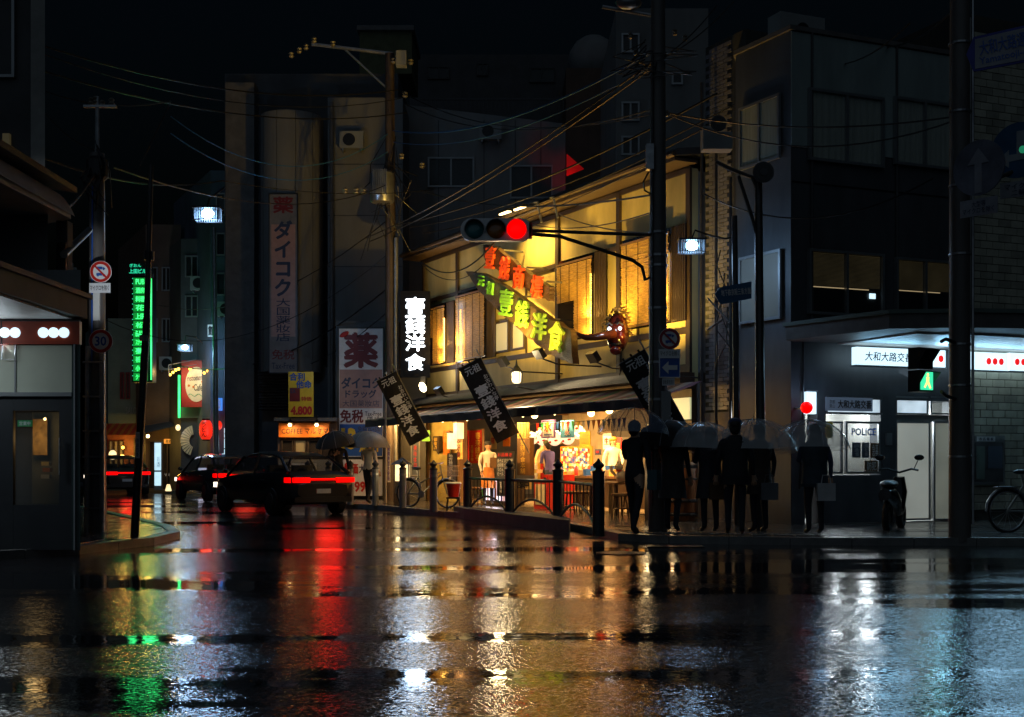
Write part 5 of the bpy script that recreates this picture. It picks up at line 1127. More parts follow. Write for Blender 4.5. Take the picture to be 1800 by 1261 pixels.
# ------------------------------------------------------------------ delineator post, bicycle, stool with bucket
x, Y = fx(470, 29.6), 29.6
Y = 33.0; x = fx(470, Y); t = T('delineator_post', 'slim red and white flexible road post at the kerb', 'road post', G, (x, Y, 0))
for k in range(6): MB().cyl((x, Y, .02 + k * .1), (x, Y, .12 + k * .1), .045, .045, 10).build('band', M['red'] if k % 2 == 0 else M['signw'], t)
FBk = Fr(fx(752, 30.2), 30.2, -28)
t = T('bicycle', 'dark city bicycle with front basket parked behind the nearest bollard', 'bicycle', FBk, (0, 0, .1))
def wheel(x):
    wo = MB().tube([(x + .33 * math.cos(a), 0, .43 + .33 * math.sin(a)) for a in [i * math.pi / 12 for i in range(25)]], .02, 6).build('tyre', M['rubber'], t)
    MB().tube([(x + .305 * math.cos(a), 0, .43 + .305 * math.sin(a)) for a in [i * math.pi / 12 for i in range(25)]], .01, 5).build('rim', M['steel'], wo)
    s = MB()
    for i in range(14): a = i * math.pi / 7; s.cyl((x, 0, .43), (x + .30 * math.cos(a), 0, .43 + .30 * math.sin(a)), .003, None, 3)
    s.build('spokes', M['steel'], wo, kind='stuff')
    MB().tube([(x + .37 * math.cos(R(a)), 0, .43 + .37 * math.sin(R(a))) for a in range(20, 200, 20)], .022, 5).build('mudguard', M['steel'], t)
wheel(-.55); wheel(.55)
fr_ = MB()
for a, b in (((-.55, 0, .43), (-.15, 0, .42)), ((-.55, 0, .43), (-.25, 0, .85)), ((-.15, 0, .42), (-.3, 0, 1.0)), ((-.15, 0, .42), (.36, 0, .88)), ((-.22, 0, .68), (.34, 0, .95)), ((.33, 0, 1.12), (.42, 0, .8)), ((.42, 0, .8), (.55, 0, .43))): fr_.cyl(a, b, .018, None, 7)
fr_.build('frame', mat('bicycle_paint', (.25, .26, .25), .3, metal=.4), t)
MB().sph((-.31, 0, 1.04), (.14, .09, .04), 10, 6).build('saddle', M['black'], t, smooth=True)
MB().tube([(.16, -.25, 1.16), (.3, -.22, 1.18), (.34, 0, 1.15), (.3, .22, 1.18), (.16, .25, 1.16)], .014, 6).build('handlebar', M['steel'], t)
bs = MB()
for i in range(9):
    for (y0_, y1_) in ((-.17, -.16), (.16, .17)): bs.box(.46 + i * .035, .467 + i * .035, y0_, y1_, .86, 1.10)
for z in (.86, .98, 1.1): bs.box(.45, .78, -.175, -.168, z - .006, z + .006).box(.45, .78, .168, .175, z - .006, z + .006).box(.45, .456, -.168, .168, z - .006, z + .006).box(.774, .78, -.168, .168, z - .006, z + .006)
bs.build('basket', M['steel'], t)
MB().box(-.75, -.42, -.06, .06, .80, .815).build('rear_rack', M['steel'], t)
MB().sph((.62, 0, .78), .04).build('lamp', M['ceram'], t)
MB().cyl((-.15, -.06, .42), (-.15, -.05, .42), .09, None, 14).build('chain_wheel', M['steel'], t)
c = at(797, 893, 29.2); t = T('red_bucket', 'red and white bucket resting on a black stand near the bicycle', 'bucket', G, (c[0], c[1], .38))
MB().lathe((c[0], c[1], .38), [(.12, 0), (.17, .3), (.18, .31), (.15, .30), (.11, .03)], 16).build('body', M['red'], t, smooth=True)
MB().lathe((c[0], c[1], .685), [(.185, 0), (.19, .02), (.17, .04)], 16).build('rim', M['signw'], t)
t = T('stool_stand', 'black four legged stand under the red bucket', 'stand', G, (c[0], c[1], .1))
MB().box(c[0] - .16, c[0] + .16, c[1] - .16, c[1] + .16, .34, .378).build('top', M['black'], t)
for dx in (-.13, .13):
    for dy in (-.13, .13): MB().cyl((c[0] + dx * 1.2, c[1] + dy * 1.2, .1), (c[0] + dx, c[1] + dy, .34), .014, None, 6).build('leg', M['black'], t)
plate_sign('colour_strip_banner', 'narrow vertical banner of red, purple and blue print by the drug store', 'banner', G, 681, 782, 686, 848, 33.5, .03, M['signw'], [(vert('焼肉弁当大安売'), .5, .5, .7, .92, M['purple'], .03)])
MB().cyl((fx(678, 33.4), 33.4, .1), (fx(678, 33.4), 33.4, fz(655, 33.4)), .03).build('banner_pole', M['alu'], label='thin white pole rising beside the narrow colour banner', cat='pole')
plate_sign('window_poster_board', 'pale framed poster board in the dark side entrance', 'poster', G, 724, 777, 736, 835, 34.4, .04, M['bluegrey'], [('美\n味\n本\n舗', .5, .45, .5, .7, M['redl'])], (M['alu'], .03))
MB().box(fx(742, 34.3), fx(756, 34.3), 34.25, 34.3, fz(776, 34.3), fz(757, 34.3)).build('green_sign', emi('green_lit_sign', (.35, .9, .05), .35), label='small lime green lit sign in the dark side entrance', cat='sign')
MB().box(fx(703, 35), fx(747, 35), 35.3, 36, .1, fz(660, 35)).build('side_entrance_wall', M['dark'], label='dark recessed entrance wall between drug store and restaurant', cat='wall')

# back shelf with bottles, menu slips and hanging cloths inside the restaurant
x0, x1 = SH.lx(925, 4.3), SH.lx(985, 4.3); zs_ = 1.72
t = T('back_shelf', 'wooden shelf of bottles and jars on the kitchen back wall', 'shelf', SH, ((x0 + x1) / 2, 4.3, zs_))
MB().box(x0, x1, 4.2, 4.58, zs_, zs_ + .03).build('board', M['timberm'], t)
for i in range(14):
    x = x0 + .1 + (x1 - x0 - .2) * i / 13; h_ = rnd.uniform(.16, .3); m2 = MB(); m2.lathe((x, 4.36, zs_ + .03), [(.05, 0), (.055, h_ * .6), (.02, h_ * .8), (.02, h_)], 8); m2.build('bottle', M[rnd.choice(('ceram', 'greenp', 'redl', 'timberm', 'creamp', 'blue'))], t)
t = T('menu_slips', 'row of cream menu slips pinned high along the back wall', 'menu', SH, (8, 4.5, 2.0))
for i in range(24):
    x = 5.0 + i * .26; q_ = MB(); q_.box(x, x + .15, 4.57, 4.595, 2.02 + rnd.uniform(-.02, .02), 2.46); o_ = q_.build('slip', M['cream'] if i % 3 else M['creamp'], t)
    MB().txt(vert(rnd.choice(('焼そば', 'お好焼', 'ビール', '日本酒', 'うどん', '串かつ'))), (x + .075, 4.562, 2.24), .08, .32).build('lettering', M['blk'], o_)
for k in range(7):
    px = 838 + k * 11 if k < 3 else 1030 + (k - 3) * 17
    p_ = SH.p(px, 748, -.3); q_ = MB(); q_.grid(lambda u, v, p_=p_: (p_[0] + .42 * u, -.3 + .02 * math.sin(u * 9 + v * 3), 2.62 - .34 * v), 6, 3)
    q_.build('noren_cloth', [M['redf'], M['bluef'], M['orange'], M['cream'], M['redf'], M['purple'], M['creamp']][k], label=['red hanging cloth nearest the narrow red strip', 'blue hanging cloth over the red banner', 'orange hanging cloth over the waitress', 'cream hanging cloth above the counter', 'red hanging cloth above the cream tubs', 'purple hanging cloth above the chef', 'pale gold hanging cloth at the near end'][k], cat='cloth', fr=SH, base=(p_[0], -.3, 2.6), group='hanging cloths over the open front')
for k, (px, py) in enumerate(((1128, 800), (1146, 735), (1207, 800))):
    pass
# ------------------------------------------------------------------ traffic signal on its utility pole
Yt = 20.4; xp = fx(1156.5, Yt)
P = T('utility_pole', 'thick concrete utility pole carrying the traffic signal and road signs', 'utility pole', G, (xp, Yt, .1))
MB().cyl((xp, Yt, .05), (xp, Yt, fz(-60, Yt)), .16, .115, 18).build('pole', M['pole'], P, smooth=True)
for py in (412, 452, 470, 545, 640, 705, 790): MB().lathe((xp, Yt, fz(py, Yt)), [(.15, 0), (.158, .005), (.158, .04), (.15, .045)], 18).build('strap', M['steel'], P)
MB().tube([(xp - .1, Yt - .12, fz(890, Yt)), (xp - .1, Yt - .12, fz(100, Yt))], .014, 6).build('cable', M['wire'], P)
MB().box(fx(1134, Yt), fx(1147, Yt), Yt - .2, Yt - .05, fz(302, Yt), fz(258, Yt)).build('control_box', M['steel'], P)
m2 = MB(); m2.tube([at(1140, 303, Yt - .1), at(1131, 320, Yt - .1), at(1133, 335, Yt - .1), at(1145, 342, Yt - .1)], .015, 6); m2.build('loop_cable', M['wire'], P)
MB().cyl((fx(1060, Yt), Yt + .1, fz(8, Yt)), (fx(1150, Yt), Yt, fz(28, Yt)), .03).build('cross_arm', M['steel'], P)
MB().sph(at(1105, 5, Yt), (.22, .16, .12), 12, 6).build('lamp_head', M['steel'], P, smooth=True)
m2 = MB()
for i in range(10):
    a = at(1130 + rnd.uniform(-6, 6), 70 + i * 5, Yt); m2.tube([a, (a[0] - rnd.uniform(.1, .6), Yt - .2, a[2] - .3), (a[0] + rnd.uniform(0, .9), Yt - .15, a[2] - rnd.uniform(.1, .5)), (xp, Yt, a[2] - .1)], .012, 5)
m2.build('cable_coil', M['wire'], P, kind='stuff')
for px, py in ((1108, 68), (1118, 98), (1186, 62), (1204, 72), (1172, 205)): MB().lathe(at(px, py, Yt), [(.03, 0), (.045, .02), (.03, .05), (.045, .07), (.02, .1)], 8).build('insulator', M['insul'], P)
MB().box(fx(1159, Yt), fx(1175, Yt), Yt - .32, Yt - .16, fz(770, Yt), fz(690, Yt)).build('meter_box', M['greyw'], P)
# signal
Ys = 19.9
S = T('traffic_signal', 'horizontal traffic signal showing red on a long arm from the pole', 'traffic light', G, at(872, 404, Ys))
c = [at(832, 401, Ys), at(872, 403, Ys), at(908, 404, Ys)]
hz = fz(383, Ys) - fz(424, Ys)
m2 = MB(); pts = []
r = hz / 2 * .96; xa, xb, zz = fx(829, Ys), fx(915, Ys), fz(403.5, Ys)
for i in range(13): a = R(90 + 15 * i); pts.append((xa + r * math.cos(a), zz + r * math.sin(a)))
for i in range(13): a = R(-90 + 15 * i); pts.append((xb + r * math.cos(a), zz + r * math.sin(a)))
m2.prism(pts, Ys, Ys + .16); m2.build('housing', mat('signal_white', (.85, .85, .86), .35), S)
lm = [mat('dark_green_lens', (.01, .22, .24), .1, coat=.6), mat('dark_amber_lens', (.40, .13, .01), .1, coat=.6), E_['red']]
for i in range(3):
    x, _, z = (fx((834, 872, 908)[i], Ys), 0, zz)
    ln = MB().sph((x, Ys - .01, z), (.15, .05, .15), 20, 10).build('lens', lm[i], S, smooth=True)
    h = MB()
    n = 14
    for rr_ in (.165, .175): pass
    V = []
    for k in range(n + 1):
        a = R(-15 + 210 * k / n); d_ = .20 * (.35 + .65 * max(0, math.sin(a)))
        V += [(x + .165 * math.cos(a), Ys - .001, z + .165 * math.sin(a)), (x + .165 * math.cos(a), Ys - d_, z + .165 * math.sin(a) - .03)]
    h.add(V, [(2 * k, 2 * k + 1, 2 * k + 3, 2 * k + 2) for k in range(n)])
    h.build('visor', M['signw'] if i == 0 else (M['black'] if i == 1 else M['red']), S)
MB().cyl((fx(934, Ys), Ys + .08, fz(404, Ys)), (xp, Yt, fz(414, Yt)), .028, None, 10).build('upper_arm', M['polem'], S)
MB().tube([(fx(934, Ys), Ys + .08, fz(410, Ys)), (fx(985, Ys), Ys + .1, fz(414, Ys)), (fx(1060, Ys), Ys + .3, fz(434, Ys)), (fx(1115, Ys), Ys + .4, fz(450, Ys)), (fx(1134, Ys), Ys + .45, fz(462, Ys)), (fx(1139, Ys), Ys + .45, fz(485, Ys)), (xp - .1, Yt, fz(486, Yt))], .03, 8).build('lower_arm', M['polem'], S, smooth=True)
MB().box(fx(930, Ys), fx(936, Ys), Ys, Ys + .16, fz(418, Ys), fz(392, Ys)).build('end_bracket', M['red'], S)
light('signal_glow', 'SPOT', (fx(908, Ys), Ys - .3, zz), 30, (1, .02, .01), (.2, 8, 0), 120, .9, .13)
# road signs on pole
Yr = Yt - .35
road_sign(G, 1177, 596, .172, Yr, 'lorry', 'round no lorries sign on the thick pole above a blue arrow', mat('dull_red', (.35, .02, .03), .4))
plate_sign('sign_plate', 'white plate reading マイクロを除く between the round sign and the blue arrow', 'sign plate', G, 1158, 614, 1196, 629, Yr, .01, M['signw'], [('マイクロを除く', .5, .5, .88, .6, M['blk'])])
t = plate_sign('one_way_sign', 'blue one way sign with white arrow on the thick pole', 'road sign', G, 1160, 630, 1194, 663, Yr, .012, M['blue'], (), (M['signw'], .012))
x0, x1, z0, z1 = rect(G, 1160, 630, 1194, 663, Yr); xm, zm, q = (x0 + x1) / 2, (z0 + z1) / 2, (x1 - x0)
MB().prism([(x0 + .1 * q, zm), (xm - .06 * q, zm + .33 * q), (xm - .06 * q, zm + .12 * q), (x1 - .1 * q, zm + .12 * q), (x1 - .1 * q, zm - .12 * q), (xm - .06 * q, zm - .12 * q), (xm - .06 * q, zm - .33 * q)], Yr - .01, Yr - .004).build('arrow', M['wht'], t)
plate_sign('sign_plate', 'small white plate reading 自転車を除く below the blue arrow', 'sign plate', G, 1164, 665, 1186, 678, Yr, .01, M['signw'], [('自転車を除く', .5, .5, .88, .6, M['blk'])])
street_lantern(1216, 432, 22.2, .58, 'cold white slatted lantern beside the thick utility pole', 40, [at(1216, 420, 22.2), at(1222, 405, 22.2), at(1250, 415, 22.2), at(1275, 420, 22.2), at(1295, 416, 22.3)])
# second thin pole with blue direction sign
P = T('lamp_pole', 'dark steel pole holding the blue station direction arrow', 'pole', G, (fx(1297, 21.5), 21.5, .1))
MB().cyl((fx(1297, 21.5), 21.5, .05), (fx(1291, 21.5), 21.5, fz(380, 21.5)), .065, .05, 12).build('pole', M['polem'], P, smooth=True)
a = at(1256, 517, 21.2); x0, x1, z0, z1 = rect(G, 1264, 497, 1321, 530, 21.2)
t = T('direction_sign', 'blue arrow shaped sign reading 地下鉄京阪三条方面', 'direction sign', G, a)
sk = .06
MB().prism([(a[0], a[2] - .0), (x0 + .02, z1 - .08), (x1, z1 + .02), (x1, z0 + .05), (x0 + .02, z0 - .05)], 21.2, 21.24).build('panel', mat('station_blue', (.02, .10, .22), .4), t)
MB().txt('地下鉄京阪三条方面', ((x0 + x1) / 2 + .01, 21.19, (z0 + z1) / 2 - .0), .50, .11, .01, 5).build('lettering', M['wht'], t)
MB().tube([at(1256, 531, 21.3), at(1296, 527, 21.4)], .015, 5).build('bracket', M['polem'], t)
# loudspeaker pole
Yl = 20.0; P = T('speaker_pole', 'dark tall steel pole with braced arm and horn loudspeakers', 'pole', G, (fx(1338, Yl), Yl, .1))
MB().cyl((fx(1338, Yl), Yl, .05), (fx(1333, Yl), Yl, fz(300, Yl)), .085, .06, 14).build('pole', M['polem'], P, smooth=True)
MB().tube([at(1258, 285, Yl), at(1290, 300, Yl), at(1322, 312, Yl), at(1330, 330, Yl)], .035, 8).build('arm', M['polem'], P)
MB().tube([at(1298, 310, Yl), at(1318, 370, Yl), at(1330, 410, Yl)], .03, 8).build('brace', M['polem'], P)
def horn(px, py, Y, label, r=.17):
    c = at(px, py, Y); t = T('horn_speaker', label, 'loudspeaker', G, c, 'horn loudspeakers')
    m2 = MB(); m2.cyl((c[0], c[1] + .28, c[2]), (c[0], c[1], c[2]), .06, r, 18); m2.build('horn', M['iron'], t, smooth=True)
    MB().rod((c[0], c[1] - .014, c[2]), r * .84, .012, 18).build('mouth', M['black'], t); MB().rod((c[0], c[1] - .03, c[2]), r * .35, .012, 14).build('core', M['iron'], t)
horn(1342, 303, Yl - .3, 'round horn loudspeaker on top of the braced pole')
horn(1263, 217, 21.5, 'round horn loudspeaker above the grey boxes by the tiled strip', .14)
for k, (px0, py0, px1, py1) in enumerate(((1236, 222, 1262, 262), (1262, 232, 1288, 262))):
    x0, x1, z0, z1 = rect(G, px0, py0, px1, py1, 22); MB().box(x0, x1, 22, 22.3, z0, z1).build('equipment_box', M['greyw'], label=['grey equipment box below the smaller horn speaker', 'darker grey equipment box touching the tiled strip'][k], cat='equipment box')

# ------------------------------------------------------------------ tiled strip house between restaurant and police box
ST = SH
B = T('tiled_strip_building', 'narrow building faced with pale wall tiles between restaurant and police box', 'building', SH, (SH.lx(1250), .3, .1))
xa, xb = SH.lx(1222), SH.lx(1292)
MB().box(xa, xb, .25, 6, .1, 9.3).build('wall', M['mortar'], B)
xa2, xb2 = SH.lx(1238, .2), SH.lx(1290, .2)
tl = MB(); z = 2.2; row = 0; tw = .235
while z < 9.2:
    x = xa2 + (row % 2) * tw / 2
    while x < xb2 - tw: tl.box(x, x + tw - .012, .225, .249, z, z + .068); x += tw
    z += .078; row += 1
tl.build('wall_tiles', mat('grey_lilac_tile', (.17, .16, .175), .4, var=.25), B, kind='stuff')
MB().box(xa2, xb2, .2, .24, .1, 2.15).build('shutter', M['concd'], B)
for k in range(3):
    x = SH.lx(1230 + k * 25, -.1); MB().cyl((x, -.05, .1), (x, -.05, 8.5 - k), .03, None, 8).build('downpipe', M['polem'], B)
m2 = MB(); 
for i in range(7): m2.tube([SH.p(1252 + rnd.uniform(0, 30), 440 + i * 20, -.1), SH.p(1262 + rnd.uniform(-10, 24), 480 + i * 25, -.2), SH.p(1275 + rnd.uniform(-20, 10), 540 + i * 18, -.1)], .012, 5)
m2.build('hanging_cables', M['wire'], B, kind='stuff')
MB().cyl(SH.p(1244, 525, -.3), SH.p(1284, 568, -.3), .02).build('cable_bracket', M['polem'], B)
MB().cyl(SH.p(1244, 580, -.3), SH.p(1270, 562, -.3), .02).build('cable_bracket', M['polem'], B)

# ------------------------------------------------------------------ police box building
B = T('police_box_building', 'three storey dark clad building with police box on the ground floor', 'building', PO, (3, 0, .1))
R0 = SH.w((SH.lx(1293), 0, 0)); C0 = Vector((4.88, 21.9)); D0 = PO.w((3.72, 0, 0))
def toPO(v): d = Vector((v[0] - 4.88, v[1] - 21.9)); return (d.x * PO.c + d.y * PO.s, -d.x * PO.s + d.y * PO.c)
r0 = toPO(R0); HT = 8.75
MB().slab([(0, 0), (3.72, 0), (3.72, 5), (3.0, 5.5), r0], 3.2, HT).build('upper_wall', M['navy'], B)
MB().slab([(.0, -.03), (3.74, -.03), (3.74, 5), (3.0, 5.6), (r0[0] - .04, r0[1])], 7.35, HT + .05).build('parapet', M['greyw'], B) if False else None
# vertical cladding seams
for i in range(15): MB().box(.1 + i * .25, .112 + i * .25, -.012, -.001, 6.75 if True else 0, HT).build('cladding_seam', M['greyw'], B)
x0, x1 = 0.0, 3.72
MB().box(x0, x1, -.02, -.0015, 6.72, HT - .02).build('upper_cladding', mat('teal_grey_cladding', (.28, .34, .33), .5, var=.25, scale=1, stretch=(1, 1, .2)), B) if True else None
MB().slab([(-.05, -.06), (3.76, -.06), (3.76, 5), (3.0, 5.6), (r0[0] - .05, r0[1])], HT, HT + .08).build('coping', M['concd'], B)
def pr(a, ly=0): return rect(PO, *a, ly)
# windows: two floors
for (a, gm, nb) in (((1418, 165, 1550, 290), M['curtain'], 2), ((1568, 178, 1674, 296), M['curtain'], 2)):
    x0, x1, z0, z1 = pr(a); wn = window(B, PO, x0, x1, z0, z1, -.021, M['alu'], M['cglass'], nb, .05, .07)
    m2 = MB(); m2.grid(lambda u, v, x0=x0, x1=x1, z0=z0, z1=z1: (x0 + .05 + (x1 - x0 - .1) * u, -.030 + .004 * math.sin(u * 70), z0 + .05 + (z1 - z0 - .1) * v), 60, 1); m2.build('curtain', gm, wn)
for a in ((1418, 443, 1550, 556), (1571, 457, 1674, 556)):
    x0, x1, z0, z1 = pr(a); wn = window(B, PO, x0, x1, z0, z1, -.002, M['alu'], M['wglass'], 2, .045, .09)
    MB().box(x0 + .05, x1 - .05, -.0105, -.003, z0 + (z1 - z0) * .45, z1 - .05).build('blind', E_['blinds'], wn)
    m2 = MB()
    n = 26
    for i in range(n): z = z0 + (z1 - z0) * .45 + (z1 - z0) * .5 * i / n; m2.box(x0 + .05, x1 - .05, -.02, -.0115, z, z + .006)
    m2.build('blind_slats', M['alu'], wn, kind='stuff')
    MB().box(x0 + .06, x1 - .06, -.0115, -.003, z0 + .06, z0 + (z1 - z0) * .42).build('lower_room', mat('dim_room', (.05, .045, .04), .6), wn)
    light('office_lamp_strip', 'AREA', PO.w(((x0 + x1) / 2, -.3, z1)), .01, (1, .8, .5), PO.w(((x0 + x1) / 2, 0, z0)), size=.5) if False else None
    MB().box(x0 + .07, x1 - .3, -.0145, -.012, z0 + (z1 - z0) * .42, z0 + (z1 - z0) * .435).build('light_strip', emi('strip_glow', (1, .75, .4), .5), wn)
x0, x1, z0, z1 = pr((1526, 517, 1536, 526)); MB().box(x0, x1, -.05, -.03, z0, z1).build('desk_lamp', E_['white'], label='tiny bright desk lamp in the first floor office window', cat='lamp', fr=PO, base=(x0, -.05, z0))
# side face windows (towards the restaurant)
for a, gm in (((1303, 446, 1376, 566), E_['roomc']), ((1303, 178, 1374, 290), M['curtain'])):
    x0, x1, z0, z1 = rect(SH, *a, -.01); window(B, SH, x0, x1, z0, z1, -.01, M['alu'], gm, 2, .05, .06) if False else None
    t = T('side_window', 'pale lit two pane window on the side face of the dark building' if gm is not M['curtain'] else 'unlit curtained window high on the side face of the dark building', 'window', SH, ((x0 + x1) / 2, -.03, z0))
    window(t, SH, x0, x1, z0, z1, -.02, M['alu'], gm, 2, .05, .06, name='frame')
# ground floor walls
MB().slab([(0.02, .0), (3.72, .0), (3.72, .12), (0.02, .12)], PO.z(560, 1.5, 0) - .9, 3.2).build('band_wall', M['navy'], B) if False else None
zT = 2.32
MB().slab([(0, 0), (3.72, 0), (3.72, 4.9), (2.9, 5.4), r0], zT, 3.2).build('lintel', M['navy'], B)
def seg(px0, px1, z0, z1, m, name='wall_piece', d=.3): MB().box(PO.lx(px0), PO.lx(px1), 0, d, z0, z1).build(name, m, B)
seg(1391, 1415, .1, zT, M['navy'], 'corner_pier'); seg(1437, 1452, .1, zT, M['navy'], 'pier'); seg(1548, 1575, .1, zT, M['navy'], 'pier'); seg(1676, 1702, .1, zT, M['navy'], 'pier')
zs = PO.z(835, 2, 0); seg(1452, 1548, .1, zs, M['navy'], 'sill_wall')
MB().box(0.05, 3.7, 3.0, 3.2, .1, zT).build('back_wall', mat('office_wall', (.6, .62, .6), .7), B)
MB().box(0.0, 3.72, 0, 3.1, .08, .11).build('floor', M['conc'], B)
MB().slab([r0, (0, 0), (.0, .25), (r0[0] + .2, r0[1])], .1, zT).build('side_wall', M['navy'], B)
x0, x1, z0, z1 = rect(SH, 1302, 692, 1384, 900, -.02)
for i in range(34):
    z = z0 + (z1 - z0) * i / 34; MB().box(x0, x1 - 1.1 if i < 0 else x1, -.05, -.021, z, z + (z1 - z0) / 34 - .012).build('shutter_slat', M['greyw'], B)
# transoms and doors
t1 = window(B, PO, *pr((1452, 697, 1552, 729)), .05, M['alu'], E_['officeb'], 1, .04, .05)
wd = window(B, PO, *pr((1452, 741, 1482, 833)), .05, M['alu'], M['cglass'], 1, .035, .05)
wd = window(B, PO, *pr((1487, 741, 1548, 833)), .05, M['alu'], M['cglass'], 1, .04, .05)
window(B, PO, *pr((1575, 697, 1632, 729)), .05, M['alu'], E_['officeb'], 1, .03, .05); window(B, PO, *pr((1636, 697, 1676, 729)), .05, M['alu'], M['cglass'], 1, .03, .05)
window(B, PO, *pr((1575, 741, 1636, 915)), .05, M['alu'], E_['officew'], 1, .035, .05, name='door')
window(B, PO, *pr((1640, 741, 1676, 915)), .02, M['alu'], emi('frosted_pane_dim', (.72, .76, .62), .13, (.4, .4, .35), .3, 1.5), 1, .035, .05, name='door')
MB().box(*[PO.lx(1575), PO.lx(1676)], .06, .1, PO.z(741, 2.6, 0), PO.z(729, 2.6, 0)).build('door_head', M['alu'], B)
for x, pw in ((.9, 13), (1.9, 13), (3.0, 22)):
    light('police_box_lamp', 'POINT', PO.w((x, 1.5, 2.0)), pw * 6, (.85, .95, 1), size=.2)
MB().box(.5, 3.3, 1.3, 1.7, 2.22, 2.28).build('tube_light', E_['white'], B)
# sign in the transom
t = plate_sign('transom_sign', 'blue grey plate reading 大和大路交番 in the lit transom', 'sign', PO, 1452, 699, 1534, 723, -.02, .02, emi('plate_blue_grey', (.35, .48, .7), .09, (.16, .20, .26)), [('大和大路交番', .60, .5, .72, .6, M['blk'], .03), ('京都\n東山', .12, .5, .12, .6, M['blk'])])  # weak glow put into the plate for the transom light behind it
# papers on the window
for a, m_, lb, tx in (((1498, 778, 1513, 805), 'bluegrey', 'dark notice sheet on the window below the word POLICE, first of two', '指名手配\nお願い\n情報'), ((1515, 778, 1528, 805), 'bluegrey', 'dark notice sheet on the window below the word POLICE, second of two', '交通事故\n死亡\n負傷'), ((1530, 779, 1545, 805), 'timberm', 'brown framed notice on the police window', '急募'), ((1520, 810, 1543, 829), 'timberm', 'brown poster lowest on the police window', '防犯'), ((1453, 742, 1464, 770), 'yellow', 'yellow and green poster in the narrow police window', '一一〇番'), ((1419, 742, 1434, 765), 'signw', 'small white and green poster by the corner pier', '安全')):
    plate_sign('notice_sheet', lb, 'notice', PO, *a, -.03, .006, M[m_], [(tx, .5, .5, .7, .8, M['wht'] if m_ in ('bluegrey', 'timberm') else M['greenp'])], group='papers on the police window')
x0, x1, z0, z1 = pr((1497, 753, 1540, 766), -.02)
MB().txt('POLICE', ((x0 + x1) / 2, -.02, (z0 + z1) / 2), x1 - x0, z1 - z0, .03).build('window_lettering', mat('vinyl_blue', (.02, .16, .75), .5, var=0), label='blue word POLICE on the police window', cat='lettering', fr=PO, base=((x0 + x1) / 2, -.02, z0))
# map and shelves seen through glass
for k, (x, z, w_, h_, m_, lb) in enumerate(((1.2, 1.3, .5, .7, 'cream', 'wall map inside the police box'), (.5, 1.5, .4, .35, 'signw', 'white calendar inside the police box'), (1.9, .9, .5, .9, 'steel', 'steel filing cabinet inside the police box'))):
    MB().box(x, x + w_, 2.5, 2.98, z if k < 2 else .11, z + h_).build(['wall_map', 'calendar', 'filing_cabinet'][k], M[m_], label=lb, cat=['map', 'calendar', 'cabinet'][k], fr=PO, base=(x, 2.5, z))
# corner white lamp box and red globe
x0, x1, z0, z1 = pr((1418, 689, 1435, 728), -.1)
t = T('white_lamp_box', 'bright white lamp box on the police box corner', 'lamp', PO, ((x0 + x1) / 2, -.1, z0))
MB().box(x0, x1, -.1, -.01, z0, z1).build('lamp_glass', E_['white'], t); MB().box(x0 - .02, x1 + .02, -.12, -.005, z1, z1 + .03).build('cap', M['alu'], t)
light('corner_lamp_light', 'POINT', PO.w((x0 + .05, -.5, z1)), 2.5, COLD, size=.1)
x = PO.lx(1418, -.35); t = T('red_globe_lamp', 'round red police lamp glowing at the corner', 'lamp', PO, (x, -.35, PO.z(717, x, -.35)))
MB().sph((x, -.35, PO.z(717, x, -.35)), .105, 16, 10).build('globe', E_['red'], t, smooth=True); MB().cyl((x, -.25, PO.z(717, x, -.35)), (x, -.02, PO.z(717, x, -.35)), .02).build('arm', M['steel'], t)
# canopy
zc = 3.27
cp = [toPO(v) for v in ((4.72, 21.6), (5.95, 19.75), (7.2, 19.6), (13.5, 20.4), (13.5, 24.5), (8.6, 23.3), (4.9, 21.82))]
CP = T('police_canopy', 'broad flat canopy with lit boarded underside over the police box', 'canopy', PO, (2, -1, zc))
MB().slab(cp, zc + .03, zc + .26).build('slab', M['concd'], CP)
ctr = (sum(p[0] for p in cp) / 7, sum(p[1] for p in cp) / 7)
MB().slab([(ctr[0] + (p[0] - ctr[0]) * 1.01, ctr[1] + (p[1] - ctr[1]) * 1.03) for p in cp], zc + .265, zc + .33).build('cap', M['green'], CP)
for i in range(34):
    x = .9 + i * .26; MB().box(x, x + .245, -2.35 + (.2 if i < 2 else 0) + max(0, (i - 6)) * .018, -.12, zc + .002, zc + .026).build('soffit_board', M['white'], CP)
# light box signs under the canopy
def lbox(a, ly, label, txt=None, dots=()):
    x0, x1, z0, z1 = pr(a, ly); t = T('light_box_sign', label, 'sign', PO, ((x0 + x1) / 2, ly, z0))
    MB().box(x0, x1, ly, ly + .14, z0, z1).build('lit_panel', E_['white'], t)
    MB().box(x0 - .02, x1 + .02, ly - .01, ly + .15, z0 - .025, z0 - .002).build('bottom_trim', M['alu'], t)
    if txt: MB().txt(txt, (x0 + (x1 - x0) * .55, ly - .01, (z0 + z1) / 2), (x1 - x0) * .82, (z1 - z0) * .52, .01, 0, 0, .12).build('lettering', M['ink'], t)
    for px in dots:
        x = PO.lx(px, ly - .01); MB().rod((x, ly - .02, (z0 + z1) / 2), .052, .015, 18, .062).build('red_disc', E_['redd'], t)
    light('light_box_glow', 'AREA', PO.w(((x0 + x1) / 2, ly - .12, (z0 + z1) / 2)), 8, (.30, .68, 1), PO.w(((x0 + x1) / 2, ly - 2.5, (z0 + z1) / 2 - .3)), size=(x1 - x0), sx=.2)
    return t
lbox((1506, 612, 1607, 643), -.45, 'long lit sign reading 大和大路交番 under the canopy', '大和大路交番')
lbox((1640, 616, 1662, 646), -.45, 'short piece of lit white sign behind the pedestrian signal', None, (1654,))
lbox((1705, 620, 1772, 651), -.45, 'lit white sign with three red discs beside the tiled wall', None, (1738, 1749, 1760))
